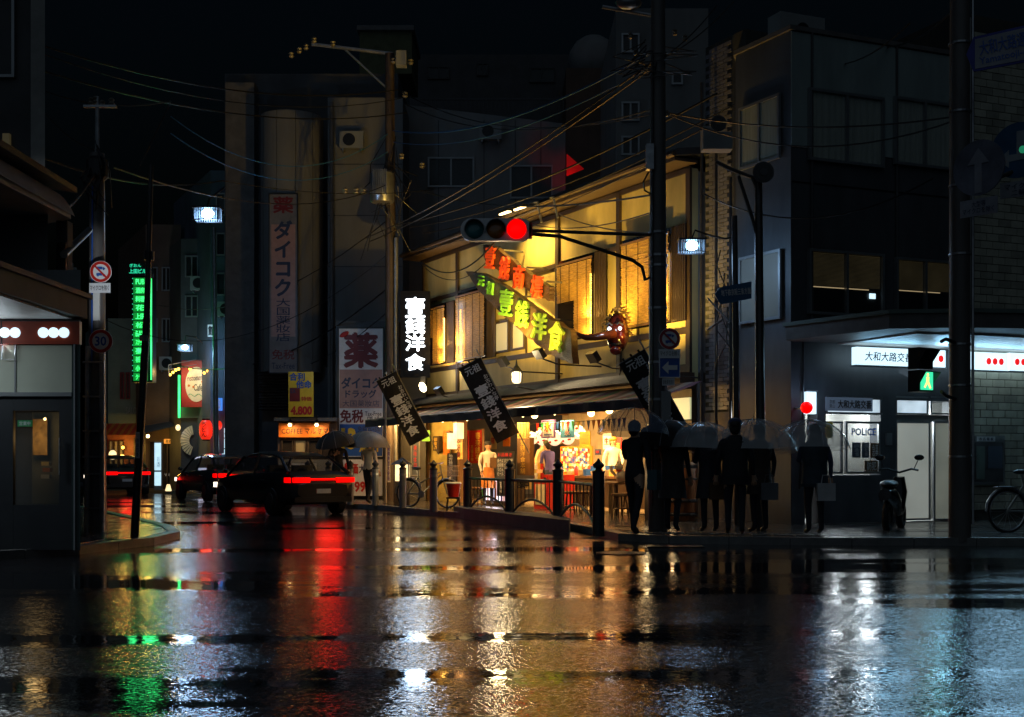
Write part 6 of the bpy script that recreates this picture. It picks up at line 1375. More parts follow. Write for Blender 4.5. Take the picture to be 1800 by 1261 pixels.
lbox((1775, 622, 1850, 653), -.45, 'lit white sign with red discs at the edge of the view', None, (1788, 1799, 1810))
light('canopy_wash', 'AREA', PO.w((3.2, -1.3, 2.75)), 4, (.7, .88, 1), PO.w((3.4, -1.2, zc)), size=3.5, sx=.4)
# tiled wall beyond
B2 = T('tiled_building', 'pale glazed brick building beyond the police box', 'building', PO, (6, 0, .1))
MB().box(3.76, 12, .03, 6, .08, 9.6).build('wall', M['mortar'], B2)
bw, bh = .30, .145
kb = 0; x00 = PO.lx(1702); meshes = {}
rows = int((9.4 - .3) / bh)
st = MB()
for r_ in range(rows):
    z = .3 + r_ * bh
    for k in range(-1, 26):
        x = x00 + k * bw + (r_ % 2) * bw / 2
        xa_, xb_ = max(x, x00), x + bw - .014
        if xb_ - xa_ < .06: continue
        y_ = .0 + rnd.uniform(-.003, .004)
        vis = xa_ < PO.lx(1812) and 60 < HY - (z - EYE) * F / PO.Y(xa_, 0) < 830
        if vis and kb < 296 and not (2.35 < z < 3.25):
            kb += 1; b_ = MB().box(xa_, xb_, y_, .0295, z, z + bh - .014).build('brick', M['brick'] if rnd.random() < .7 else M['brick2'], B2)
        else: st.box(xa_, xb_, y_, .0295, z, z + bh - .014)
st.build('brickwork', M['brick'], B2, kind='stuff')
MB().box(x00 - .04, x00 + .04, -.06, -.003, 3.6, 9.5).build('downpipe', M['greyw'], B2)
# notice board
x0, x1, z0, z1 = pr((1708, 766, 1765, 852), -.1); t = T('notice_board', 'glazed street notice board on the tiled wall with a portrait poster', 'notice board', PO, ((x0 + x1) / 2, -.1, z0))
MB().box(x0, x1, -.12, -.01, z0, z1).build('case', M['alu'], t)
MB().box(x0 + .05, x1 - .05, -.128, -.122, z0 + .05, z1 - .13).build('back_board', M['dark'], t)
MB().box(x0 + .1, x1 - .25, -.135, -.122, z1 - .11, z1 - .02).build('header', M['signw'], t); MB().txt('市 広 報 板', ((x0 + x1) / 2 - .08, -.14, z1 - .065), .34, .06, .01).build('lettering', M['ink'], t)
MB().box(x0 + .36, x1 - .08, -.14, -.13, z0 + .3, z1 - .2).build('poster', M['bluegrey'], t); MB().box(x0 + .08, x0 + .28, -.14, -.13, z0 + .1, z1 - .2).build('poster', M['green'], t)
MB().tube([PO.p(1412, 600, -.05), PO.p(1412, 700, -.05), PO.p(1406, 860, -.05)], .018, 6).build('conduit', M['polem'], B)
MB().box(PO.lx(1556), PO.lx(1566), -.04, -.001, 1.5, 1.72).build('intercom', M['alu'], B)
for z_ in (3.62, 6.1): MB().box(0.01, 3.7, -.016, -.001, z_, z_ + .02).build('cladding_joint', M['black'], B)
for x_ in (.42, 2.28): MB().cyl((x_, -.04, 3.45), (x_, -.04, HT), .022, None, 8).build('downpipe', M['dark'], B)
# AC units on the roof
for k, (px0, py0, px1, py1) in enumerate(((1372, 26, 1450, 46), (1655, 66, 1690, 84))):
    x0, x1, z0, z1 = pr((px0, py0, px1, py1), .6); t = T('air_conditioner', ['wide rooftop air conditioner over the building corner', 'small rooftop air conditioner by the dark near pole'][k], 'air conditioner', PO, ((x0 + x1) / 2, .6, HT + .08), 'rooftop air conditioners')
    MB().box(x0, x1, .6, 1.0, HT + .08, max(z1, HT + .45)).build('case', M['greyw'], t); MB().rod(((x0 + x1) / 2, .585, HT + .28), .14, .012, 16).build('fan_grille', M['black'], t)
# ------------------------------------------------------------------ near thick pole with pedestrian signal and dim signs
Yk = 15.2; xk = fx(1687, Yk); P = T('utility_pole', 'broad dark utility pole nearest the camera before the police box', 'utility pole', G, (xk, Yk, 0))
Yk = 18.0; xk = fx(1687, Yk); P.location = (xk, Yk, .1); BASE[P.name] = (G, (xk, Yk, .1))
MB().cyl((xk, Yk, .05), (xk, Yk, fz(-80, Yk)), .155, .135, 18).build('pole', M['pole'], P, smooth=True)
for py in (80, 200, 330, 450, 608, 680, 805): MB().lathe((xk, Yk, fz(py, Yk)), [(.152, 0), (.16, .004), (.16, .03), (.152, .034)], 18).build('strap', M['steel'], P)
MB().tube([(xk + .17, Yk - .05, .3), (xk + .17, Yk - .05, 8)], .02, 6).build('conduit', M['steel'], P)
t = T('pedestrian_signal', 'black pedestrian signal showing a green walking figure', 'traffic light', G, at(1625, 650, Yk - .4))
Yg = Yk - .5; FG = Fr(*(fx(1628, Yg), Yg), 32)
for k, py in enumerate((628, 668)):
    z = fz(py, Yg); MB().box(-.17, .17, 0, .2, z - .16, z + .16).build('housing', M['black'], t) if False else None
t.location = FG.w((0, 0, fz(650, Yg))); t.rotation_euler = (0, 0, FG.rz); BASE[t.name] = (FG, (0, 0, fz(650, Yg)))
for k, py in enumerate((630, 670)):
    z = fz(py, Yg); MB().box(-.14, .14, 0, .20, z - .15, z + .15).build('housing', M['black'], t)
    m2 = MB(); m2.add([(-.14, -.001, z + .15), (.14, -.001, z + .15), (.15, -.13, z + .12), (-.15, -.13, z + .12), (.14, -.001, z - .05), (-.14, -.001, z - .05)], [(0, 1, 2, 3), (1, 4, 2), (0, 3, 5)]); m2.build('visor', M['black'], t)
    MB().box(-.12, .12, -.02, -.002, z - .125, z + .125).build('lens', M['blackg'] if k == 0 else E_['green'], t)
z = fz(670, Yg); gm = emi('walker_glow', (1, .75, .2), 1.6)
m2 = MB(); m2.sph((0, -.03, z + .085), (.022, .01, .025), 8, 6); m2.prism([(-.025, z + .055), (.03, z + .055), (.025, z - .01), (.07, z - .1), (.045, z - .105), (.0, z - .03), (-.05, z - .1), (-.07, z - .085), (-.02, z - .01)], -.03, -.022); m2.build('walking_figure', gm, t)
light('pedestrian_glow', 'SPOT', FG.w((0, -.25, z)), 5, (.05, 1, .5), FG.w((0, -3, 0)), 120)
MB().tube([(xk - .1, Yk - .1, fz(604, Yk)), (fx(1650, Yk), Yk - .3, fz(600, Yk)), (fx(1636, Yk), Yk - .45, fz(606, Yk))], .025, 8).build('signal_arm', M['black'], P)
MB().tube([(xk - .1, Yk - .1, fz(702, Yk)), (fx(1650, Yk), Yk - .3, fz(698, Yk)), (fx(1636, Yk), Yk - .45, fz(692, Yk))], .025, 8).build('signal_arm', M['black'], P)
# street name sign on an arm, round blue signs
Fs = Fr(*W(1765, 80, 16.5)[:2], -24)
t = T('street_name_sign', 'dim white and blue arrow sign reading 大和大路通り川端手前 Yamatooji-dori Nawate', 'street sign', Fs, (0, 0, fz(85, 16.5)))
zc_ = fz(85, 16.5)
dimw = mat('dim_sign_white', (.30, .31, .36), .5)
MB().prism([(-.47, zc_ - .02), (-.38, zc_ + .2), (.9, zc_ + .33), (.9, zc_ - .17), (-.38, zc_ - .26)], 0, .03).build('panel', mat('deep_blue', (.015, .03, .30), .4), t)
MB().prism([(-.36, zc_ + .165), (.88, zc_ + .30), (.88, zc_ - .14), (-.36, zc_ - .23)], -.008, -.001).build('white_field', dimw, t)
MB().txt('大和大路通り川端手前', (.27, -.014, zc_ + .09), 1.15, .19, .01, 6).build('lettering', M['blue'], t)
MB().txt('Yamatooji-dori Nawate', (.27, -.014, zc_ - .09), 1.15, .12, .01, 6).build('lettering', M['blue'], t)
MB().tube([(-.35, .05, zc_ - .12), (.9, .05, zc_ - .02), (2.2, .1, zc_ + .1)], .03, 8).build('arm', M['polem'], t)
Fq = Fr(*W(1720, 295, 16.2)[:2], -50)
t = T('round_arrow_sign', 'weathered round blue and white sign seen at an angle above its text plate', 'road sign', Fq, (0, 0, fz(295, 16.2)))
zq = fz(295, 16.2); dimb = mat('dull_blue', (.02, .09, .20), .4)
MB().rod((0, 0, zq), .36, .02, 32).build('plate', mat('faded_plate', (.16, .17, .22), .4, var=.5, scale=2), t)
MB().prism([(-.05, zq - .33), (.05, zq - .33), (.05, zq + .05), (.15, zq + .05), (0, zq + .25), (-.15, zq + .05), (-.05, zq + .05)], -.01, -.002).build('arrow', dimw, t)
MB().box(-.26, .26, 0, .015, zq - .62, zq - .40).build('text_plate', dimw, t); MB().txt('大型等\nマイクロを除く', (0, -.01, zq - .51), .44, .16).build('lettering', M['ink'], t)
Fq2 = Fr(*W(1790, 265, 16.6)[:2], -42)
zq = fz(264, 16.6); t = T('round_arrow_sign', 'round blue sign with white arrow cut by the edge of the view', 'road sign', Fq2, (0, 0, zq))
MB().rod((0, 0, zq), .37, .02, 32).build('plate', dimb, t)
MB().prism([(-.27, zq - .1), (-.12, zq - .22), (-.12, zq - .14), (.08, zq - .13), (.08, zq + .25), (-.02, zq + .25), (-.02, zq - .05), (-.12, zq - .05), (-.12, zq + .02)], -.01, -.002).build('arrow', dimw, t)
MB().box(-.24, .24, 0, .015, zq - .62, zq - .41).build('text_plate', dimw, t); MB().txt('マイクロ\n二輪', (0, -.01, zq - .52), .36, .16).build('lettering', M['ink'], t)
MB().tube([W(1700, 335, 16.9), W(1740, 318, 16.6), W(1850, 275, 16.8)], .03, 8).build('steel_bracket', M['polem'], label='steel bracket carrying the two round blue signs', cat='bracket')
MB().sph(W(1798, 263, 16.3), .05).build('green_lamp', emi('dim_green_lamp', (.05, .7, .35), .25), label='small green lamp in front of the cut off round sign', cat='lamp')
# ------------------------------------------------------------------ transformer pole before the pale block
Yx = 35.0; xx = fx(688, Yx); P = T('utility_pole', 'rust brown utility pole with transformer can before the pale building', 'utility pole', G, (xx, Yx, .1))
MB().cyl((xx, Yx, .05), (fx(685, Yx), Yx, fz(95, Yx)), .17, .13, 14).build('pole', mat('rusty_pole', (.07, .05, .04), .5, bump=.3), P, smooth=True)
MB().cyl((fx(697, Yx), Yx - .15, .1), (fx(697, Yx), Yx - .15, fz(420, Yx)), .06, None, 10).build('conduit', M['steel'], P)
MB().cyl((fx(548, Yx), Yx, fz(78, Yx)), (fx(690, Yx), Yx, fz(95, Yx)), .05, None, 8).build('cross_arm', M['steel'], P)
MB().cyl((fx(605, Yx), Yx, fz(86, Yx)), (fx(683, Yx), Yx, fz(158, Yx)), .03, None, 8).build('arm_brace', M['steel'], P)
m2 = MB(); m2.lathe(at(672, 330, Yx - .4), [(.30, -.42), (.33, -.38), (.33, .38), (.25, .45)], 14); m2.build('transformer', M['steel'], P, smooth=True)
for i in range(8): MB().box(fx(661 + i * 3.2, Yx) - .01, fx(661 + i * 3.2, Yx) + .01, Yx - .76, Yx - .70, fz(352, Yx), fz(308, Yx)).build('cooling_fin', M['steel'], P)
for px, py in ((512, 98), (526, 90), (538, 84), (552, 72), (585, 78), (702, 110), (692, 108), (722, 110), (607, 337), (626, 337), (640, 338), (706, 276), (742, 292), (657, 312), (712, 168)): MB().lathe(at(px, py, Yx - .2), [(.05, -.06), (.08, -.02), (.05, .02), (.08, .06), (.03, .11)], 8).build('insulator', M['insul'], P)
MB().box(fx(698, Yx), fx(716, Yx), Yx - .4, Yx - .1, fz(122, Yx), fz(97, Yx)).build('switch_box', M['greyw'], P)
m2 = MB()
for i in range(22):
    a = at(688 + rnd.uniform(-8, 8), rnd.uniform(230, 300), Yx); b = at(688 + rnd.uniform(-60, 50), rnd.uniform(300, 460), Yx)
    m2.tube([a, ((a[0] + b[0]) / 2 + rnd.uniform(-.5, .5), Yx - .4, (a[2] + b[2]) / 2 - rnd.uniform(0, .5)), b], .014, 4)
m2.build('loose_wires', M['wire'], P, kind='stuff')
for k, (px, py0, py1) in enumerate(((372, 300, 560), (395, 300, 640))):
    pass
P = T('steel_pole', 'grey steel pole rising beside the high cold lantern', 'pole', G, (fx(376, 44), 44, .1))
MB().cyl((fx(381, 44), 44, .05), (fx(376, 44), 44, fz(400, 44)), .10, .07, 10).build('pole', M['steel'], P, smooth=True)
# ------------------------------------------------------------------ overhead wires
BW = mat('blue_wire', (.03, .12, .25), .3, var=0)
wires = [((60, 76, 24), (700, 158, 34), .5), ((700, 158, 34), (1165, 196, 21), .6), ((1165, 196, 21), (1690, 208, 18.2), .5), ((60, 90, 24), (710, 172, 34), .6), ((58, 120, 24), (715, 198, 34), .5),
 ((715, 185, 34), (1150, 192, 21), .5), ((58, 152, 24), (300, 178, 22), .2), ((300, 178, 22), (245, 292, 20), .02), ((60, 272, 24), (390, 318, 30), .3), ((390, 318, 30), (760, 334, 35), .2), ((300, 205, 30), (690, 230, 35), 1.1), ((300, 235, 30), (690, 262, 35), 1.0), ((690, 230, 35), (1140, 95, 21), .5), ((690, 250, 35), (1140, 120, 21), .5),
 ((640, 420, 36), (1145, 110, 20.6), .25), ((650, 425, 36), (1148, 118, 20.6), .25), ((700, 395, 34), (1260, 165, 22), .3), ((720, 400, 34), (1290, 185, 22), .35), ((745, 410, 34), (1240, 225, 22), .3), ((720, 442, 34), (1180, 270, 21), .25), ((740, 460, 34), (870, 425, 30), .5), ((742, 466, 34), (880, 432, 30), .6), ((1260, 10, 20), (1150, 110, 20.5), .1), ((1290, 3, 20), (1160, 105, 20.5), .1), ((1145, 343, 20.4), (740, 335, 34), .3),
 ((1235, 340, 21), (1640, 314, 18.2), .5), ((1170, 198, 21), (1680, 205, 18), .2), ((690, 540, 35), (410, 650, 46), .8), ((690, 500, 35), (300, 640, 46), 1.0), ((690, 380, 35), (230, 520, 50), 1.4), ((690, 440, 35), (180, 560, 40), 1.5), ((80, 200, 22), (170, 265, 19.6), .1), ((170, 300, 19.6), (110, 375, 17), .05), ((200, 295, 19.6), (690, 320, 35), .6), ((900, 385, 30), (1150, 372, 20.6), .25), ((1410, 95, 26), (1600, 40, 18.4), .4), ((1500, 60, 26), (1680, 15, 18.2), .4), ((950, 360, 30), (1140, 410, 20.6), .15)]
def anchor(px):
    for lim, nm in ((130, 'the tower block'), (215, 'the pole by the corner shop'), (260, 'the far side street'), (430, 'the high cold lantern'), (800, 'the transformer pole'), (1000, 'the restaurant eaves'), (1205, 'the signal pole'), (1300, 'the tiled strip house'), (1560, 'the police box roof'), (1800, 'the broad near pole')):
        if px < lim: return nm
cnt = {}
for i, (a, b, sag) in enumerate(wires): cnt.setdefault((anchor(a[0]), anchor(b[0])), []).append((a[1] + b[1], i))
ORD = ['topmost', 'second from the top', 'third from the top', 'fourth from the top', 'fifth from the top', 'sixth from the top', 'seventh from the top', 'eighth from the top']
for i, (a, b, sag) in enumerate(wires):
    A_, B_ = Vector(at(*a)), Vector(at(*b)); pts = []
    for k in range(15):
        u = k / 14; p_ = A_.lerp(B_, u); p_.z -= sag * 4 * u * (1 - u); pts.append(p_)
    na, nb = anchor(a[0]), anchor(b[0]); L_ = sorted(cnt[(na, nb)]); r_ = [q[1] for q in L_].index(i)
    lb = ('wire from %s to %s' % (na, nb)) if na != nb else 'wire looping at %s' % na
    lb = ('black ' if i not in (10, 11, 12, 13) else 'bluish ') + lb + ((', ' + ORD[r_]) if len(L_) > 1 else '')
    lb = lb.replace(', eighth from the top', ', eighth down')
    MB().tube([tuple(p) for p in pts], .013 if i % 4 else .02, 4).build('overhead_wire', M['wire'] if i not in (10, 11, 12, 13) else BW, label=lb, cat='wire', group='overhead wires')
# ------------------------------------------------------------------ cars
def car(fr, label, paintm, glassm, tail=E_['reds'], lights=True):
    """a saloon, nose towards +x of its frame, base on z=0"""
    t = T('saloon_car', label, 'car', fr, (0, 0, 0))
    L = 2.2
    # lower body: stations (x, half width, bottom, shoulder)
    st = [(-2.22, .62, .38, .70), (-2.16, .76, .30, .90), (-1.9, .82, .24, .98), (-1.2, .86, .22, .97), (-.3, .87, .22, .94), (.6, .87, .22, .92), (1.2, .86, .22, .88), (1.8, .82, .24, .80), (2.12, .72, .28, .70), (2.22, .56, .34, .58)]
    m2 = MB(); V = []; n = 12
    for x, hw, zb, zs in st:
        ring = [(-hw * .80, zb), (-hw * .97, zb + .10), (-hw, (zb + zs) / 2), (-hw * .985, zs - .10), (-hw * .93, zs - .02), (-hw * .6, zs + .012), (hw * .6, zs + .012), (hw * .93, zs - .02), (hw * .985, zs - .10), (hw, (zb + zs) / 2), (hw * .97, zb + .10), (hw * .80, zb)]
        V += [(x, y, z) for y, z in ring]
    Fs = [(i * n + k, i * n + (k + 1) % n, (i + 1) * n + (k + 1) % n, (i + 1) * n + k) for i in range(len(st) - 1) for k in range(n)]
    Fs += [tuple(range(n)), tuple(range(len(st) * n - 1, (len(st) - 1) * n - 1, -1))]
    m2.add(V, Fs); m2.build('body', paintm, t, smooth=True)
    # roof and pillars
    rf = [(-1.30, 1.34), (-.9, 1.42), (-.2, 1.45), (.3, 1.42), (.62, 1.35)]
    m2 = MB(); V = []
    for x, z in rf:
        for y in (-.60, -.5, 0, .5, .60): V.append((x, y, z - (.05 if abs(y) > .55 else (.012 if abs(y) > .4 else 0))))
    for x, z in rf:
        for y in (-.60, -.5, 0, .5, .60): V.append((x, y, z - .045 - (.03 if abs(y) > .55 else 0)))
    Q = []; o = 25
    for i in range(4):
        for k in range(4): a = i * 5 + k; Q += [(a, a + 5, a + 6, a + 1), (a + o, a + o + 1, a + o + 6, a + o + 5)]
    for k in range(4): Q += [(k, k + 1, k + 1 + o, k + o), (20 + k, 20 + k + o, 21 + k + o, 21 + k)]
    for i in range(4): Q += [(i * 5, i * 5 + o, i * 5 + 5 + o, i * 5 + 5), (i * 5 + 4, i * 5 + 9, i * 5 + 9 + o, i * 5 + 4 + o)]
    m2.add(V, Q); m2.build('roof', paintm, t, smooth=True)
    for s in (-1, 1):
        for (a, b, r) in (((-2.0, .74, .95), (-1.30, .60, 1.32), .045), ((-.32, .80, .93), (-.22, .60, 1.40), .035), ((1.32, .76, .86), (.62, .60, 1.33), .035)):
            MB().cyl((a[0], s * a[1], a[2]), (b[0], s * b[1], b[2]), r, r * .8, 6).build('pillar', paintm, t)
        g = MB(); g.add([(-1.85, s * .765, .96), (-.32, s * .80, .945), (-.24, s * .61, 1.38), (-1.28, s * .61, 1.31)], [(0, 1, 2, 3)]); g.build('side_window', glassm, t)
        g = MB(); g.add([(-.30, s * .80, .945), (1.25, s * .775, .88), (.60, s * .61, 1.31), (-.20, s * .61, 1.39)], [(0, 1, 2, 3)]); g.build('side_window', glassm, t)
        m2 = MB(); m2.sph((1.0, s * .93, .98), (.09, .07, .06), 8, 5); m2.build('door_mirror', paintm, t, smooth=True)
        for dx in (-1.0, .35): MB().box(dx, dx + .17, s * .872 - .012, s * .872 + .012, .78, .80).build('door_handle', M['steel'], t)
        m2 = MB(); m2.box(-2.17, -1.95, s * .79 - .03, s * .79 + .03, .74, .85); m2.build('tail_lamp', tail, t)
        m2 = MB(); m2.box(1.86, 2.10, s * .74 - .05, s * .74 + .05, .58, .70); m2.build('head_lamp', E_['head'] if lights else M['ceram'], t)
    g = MB(); g.add([(-2.0, -.70, .965), (-2.0, .70, .965), (-1.32, .56, 1.33), (-1.32, -.56, 1.33)], [(0, 1, 2, 3)]); g.build('rear_window', glassm, t)
    g = MB(); g.add([(1.36, -.72, .88), (1.36, .72, .88), (.64, .56, 1.33), (.64, -.56, 1.33)], [(0, 1, 2, 3)]); g.build('windscreen', glassm, t)
    for y0, y1 in ((-.72, -.33), (.33, .72)): MB().box(-2.245, -2.17, y0, y1, .74, .85).build('tail_lamp', tail, t)
    MB().box(-2.245, -2.2, -.32, .32, .79, .83).build('added_light_bar', tail, t)  # lit bar added between the tail lamps in place of red light streaks
    MB().box(-2.26, -2.225, -.17, .17, .50, .60).build('number_plate', M['signw'], t)
    MB().box(-2.25, -2.20, -.7, .7, .30, .42).build('bumper', M['black'], t)
    for x in (-1.35, 1.38):
        for s in (-1, 1):
            wo = MB().cyl((x, s * .70, .31), (x, s * .875, .31), .31, None, 22).build('wheel', M['rubber'], t, smooth=True)
            MB().cyl((x, s * .886, .31), (x, s * .90, .31), .20, .19, 16).build('rim', M['polem'], wo)
    m2 = MB(); m2.sph((-.6, .3, .85), (.14, .24, .22), 8, 6); m2.sph((-.6, -.3, .85), (.14, .24, .22), 8, 6); m2.box(-.62, -.50, -.55, -.05, .6, 1.12); m2.box(-.62, -.50, .05, .55, .6, 1.12); m2.build('seats', M['black'], t)
    return t
def tail_light(fr, p):
    light('tail_lamp_light', 'SPOT', fr.w((-2.5, 0, .8)), p, (1, .02, .01), fr.w((-8, 0, .1)), 150, .8, .3)
pm = mat('car_dark_paint', (.006, .006, .008), .3, coat=.25, var=0)
F1 = Fr(fx(492, 29.6), 29.6, 117.7 + 8); car(F1, 'dark saloon car with glowing red tail lamps driving off into the side street', pm, M['wglass']); tail_light(F1, 14)
F2 = Fr(fx(203, 46), 46, 117.7); car(F2, 'distant dark car with red tail lamps glimpsed between the two west poles', pm, M['wglass']); tail_light(F2, 12)
F3 = Fr(fx(385, 39), 39, 121); car(F3, 'dark car farther along the side street beyond the noodle light box', mat('car_grey_paint', (.05, .05, .055), .2, coat=.6, var=0), M['wglass']); tail_light(F3, 8)
bk = [o for o in col.objects if o.name == 'bicycle'][0]
c = copy_tree(bk); c.location = (fx(1826, 19.6), 19.6, .1); c.rotation_euler = (0, 0, R(12)); c['label'] = 'bicycle cut by the edge of the view before the tiled wall'

# ------------------------------------------------------------------ people
def rotz(v, a): return (v[0] * math.cos(a) - v[1] * math.sin(a), v[0] * math.sin(a) + v[1] * math.cos(a), v[2])
def skin_mesh(name, V, E, Rr, lv=2):
    me = bpy.data.meshes.new(name); me.from_pydata(V, E, []); o = bpy.data.objects.new(name, me); col.objects.link(o)
    s = o.modifiers.new('s', 'SKIN'); s.use_smooth_shade = True
    for i, r in enumerate(Rr): me.skin_vertices[0].data[i].radius = (r, r) if not isinstance(r, tuple) else r
    for i in range(len(Rr)): me.skin_vertices[0].data[i].use_root = (i == 0)
    ss = o.modifiers.new('u', 'SUBSURF'); ss.levels = lv; ss.render_levels = lv
    dg = bpy.context.evaluated_depsgraph_get(); dg.update()
    m = bpy.data.meshes.new_from_object(o.evaluated_get(dg)); bpy.data.objects.remove(o); bpy.data.meshes.remove(me); m.name = name
    return m
def person(fr, label, h=1.65, la=None, ra=None, step=.0, lean=0., top=None, low=None, cap=None, hairm=None, z0=.1, sleeve=True, skirt=False, extra=(), coat=0, coatm=None, longhair=False):
    """faces -y of its frame; la/ra = (elbow, wrist) of each arm"""
    k = h / 1.70; top = top or M['darkc']; low = low or M['trous']
    la = la or ((.25, .03, 1.13), (.27, -.05, .88)); ra = ra or ((-.25, .03, 1.13), (-.27, -.05, .88))
    V = [(0, 0, .94), (0, -lean * .3, 1.12), (0, -lean * .7, 1.32), (0, -lean, 1.45), (0, -lean - .01, 1.53), (0, -lean - .02, 1.60), (0, -lean - .015, 1.67)]
    Rr = [(.15, .105), (.125, .10), (.155, .105), (.075, .07), (.052, .052), (.082, .09), (.062, .072)]
    E = [(0, 1), (1, 2), (2, 3), (3, 4), (4, 5), (5, 6)]
    def add(v, r, p): V.append(v); Rr.append(r); E.append((p, len(V) - 1)); return len(V) - 1
    add((0, -lean - .105, 1.585), .014, 5)                                                                     # nose
    for s in (-1, 1): add((s * .088, -lean, 1.59), .014, 5)                                                    # ears
    tips = []
    for s, (el, wr) in ((1, la), (-1, ra)):
        sh = add((s * .185, -lean * .8, 1.40), .062, 2); e_ = add(el, .044, sh); w_ = add(wr, .028, e_)
        d = (Vector(wr) - Vector(el)).normalized(); up = Vector((0, -1, 0)) if abs(d.y) < .8 else Vector((0, 0, 1)); sd_ = d.cross(up).normalized()
        pm_ = add(tuple(Vector(wr) + d * .07), (.034, .018), w_)
        for f_ in range(4):
            b0 = Vector(wr) + d * .10 + sd_ * (.022 * (f_ - 1.5)); ln = (.055, .068, .062, .048)[f_]
            q = add(tuple(b0), .0095, pm_); q = add(tuple(b0 + d * ln * .55 + up * .012), .009, q); add(tuple(b0 + d * ln * .8 + up * .035), .008, q)
        q = add(tuple(Vector(wr) + d * .04 + sd_ * .035 * (-s) + up * .01), .011, w_); add(tuple(Vector(wr) + d * .075 + sd_ * .05 * (-s) + up * .025), .009, q)
        tips.append((Vector(wr), d))
    for s in (-1, 1):
        fy = s * step
        hp = add((s * .085, 0, .86), .095, 0); kn = add((s * .10, -fy * .55 - .02, .50), .062, hp); an = add((s * .10, -fy + .03 + (.06 if fy < 0 else 0), .10), .042, kn); to = add((s * .11, -fy - .13 + (.06 if fy < 0 else 0), .04), .036, an)
    V = [(x * k, y * k, z * k + z0) for x, y, z in V]; Rr = [(r[0] * k, r[1] * k) if isinstance(r, tuple) else (r * k, r * k) for r in Rr]
    t = T('person', label, 'person', fr, (0, 0, z0))
    me = skin_mesh('body', V, E, Rr)
    for m_ in (M['skin'], top, low, M['black']): me.materials.append(m_)
    for p in me.polygons:
        c = p.center; z = (c.z - z0) / k; idx = 1
        if z > 1.475: idx = 0
        elif z < .085: idx = 3
        elif z < .93 and abs(c.x) < .22 * k: idx = 2
        for (wv, d) in tips:
            q = Vector((c.x, c.y, c.z - z0)) / k - wv
            if q.length < .22 and q.dot(d) > (-.012 if sleeve else -.2): idx = 0
        p.material_index = idx
    for v in me.vertices: v.co.z -= z0
    o = bpy.data.objects.new('body', me); col.objects.link(o); o.parent = t
    hy = -lean * k
    if cap is not None:
        m2 = MB(); m2.sph((0, hy, z0 + 1.665 * k), (.105 * k, .115 * k, .075 * k), 12, 8); m2.build('headwear', cap, t, smooth=True)
    m2 = MB(); m2.sph((0, hy + .02 * k, z0 + 1.635 * k), (.098 * k, .105 * k, .098 * k), 14, 8)
    m2.sph((0, hy + .055 * k, z0 + 1.58 * k), (.085 * k, .06 * k, .10 * k), 10, 6); m2.build('hair', hairm or M['hair'], t, smooth=True)
    for s in (-1, 1):
        MB().sph((s * .032 * k, hy - .098 * k, z0 + 1.605 * k), .010 * k, 6, 4).build('eye', M['blk'], t)
    MB().sph((0, hy - .093 * k, z0 + 1.548 * k), (.022 * k, .008 * k, .006 * k), 6, 4).build('mouth', M['redl'], t)
    if skirt:
        m2 = MB(); m2.lathe((0, -.0, z0 + .48 * k), [(.20, 0), (.17, .25), (.13, .50), (.125, .52)], 14); m2.build('apron', skirt, t, smooth=True)
    if longhair:
        MB().sph((0, hy + .05 * k, z0 + 1.52 * k), (.105 * k, .075 * k, .17 * k), 12, 8).build('long_hair', M['hair'], t, smooth=True)
    if coat:
        m2 = MB(); V = []; n = 16; rg = ((.52 + coat, .235, .17), (.75, .215, .155), (.98, .19, .14), (1.12, .185, .135), (1.28, .225, .15), (1.38, .225, .14), (1.44, .15, .11), (1.48, .09, .09))
        for z_, a_, b_ in rg:
            for i in range(n):
                q = 2 * math.pi * i / n; V.append((a_ * k * math.cos(q), (b_ * math.sin(q) - lean * max(0, (z_ - .95)) / .5) * k, z0 + z_ * k))
        m2.add(V, [(j * n + i, j * n + (i + 1) % n, (j + 1) * n + (i + 1) % n, (j + 1) * n + i) for j in range(len(rg) - 1) for i in range(n)]); m2.build('coat', coatm or top, t, smooth=True)
    for f_ in extra: f_(t)
    return t
def umbrella(fr, x, y, zt, r, label, m, hand, clear=False, tilt=(0, 0)):
    t = T('umbrella', label, 'umbrella', fr, (x, y, zt), 'open umbrellas'); H = r * .70
    mt = Matrix.Rotation(R(tilt[0]), 3, 'X') @ Matrix.Rotation(R(tilt[1]), 3, 'Y'); P0 = Vector((x, y, zt))
    def q(v): return tuple(P0 + mt @ Vector(v))
    n = 16; rg = 7
    m2 = MB(); V = []; Fs = []
    for j in range(rg + 1):
        a = j / rg * R(78); rr = r * math.sin(a) / math.sin(R(78)); zz = -H * (1 - math.cos(a)) / (1 - math.cos(R(78)))
        for i in range(n):
            s_ = 1 - (.05 * (j / rg) if i % 2 else 0); V.append(q((rr * s_ * math.cos(2 * math.pi * i / n), rr * s_ * math.sin(2 * math.pi * i / n), zz)))
    for j in range(rg):
        for i in range(n): Fs.append((j * n + i, (j + 1) * n + i, (j + 1) * n + (i + 1) % n, j * n + (i + 1) % n))
    m2.add(V, Fs); m2.build('canopy', m, t, smooth=True)
    for i in range(0, n, 2): MB().tube([V[j * n + i] for j in range(rg + 1)], .005, 4).build('rib', M['steel'], t)
    MB().cyl(q((0, 0, .07)), hand, .007, None, 6).build('shaft', M['steel'], t)
    h = Vector(hand); MB().tube([tuple(h), tuple(h + Vector((0, 0, -.09))), tuple(h + Vector((.03, 0, -.12)))], .012, 6).build('handle', M['black'], t)
    return t
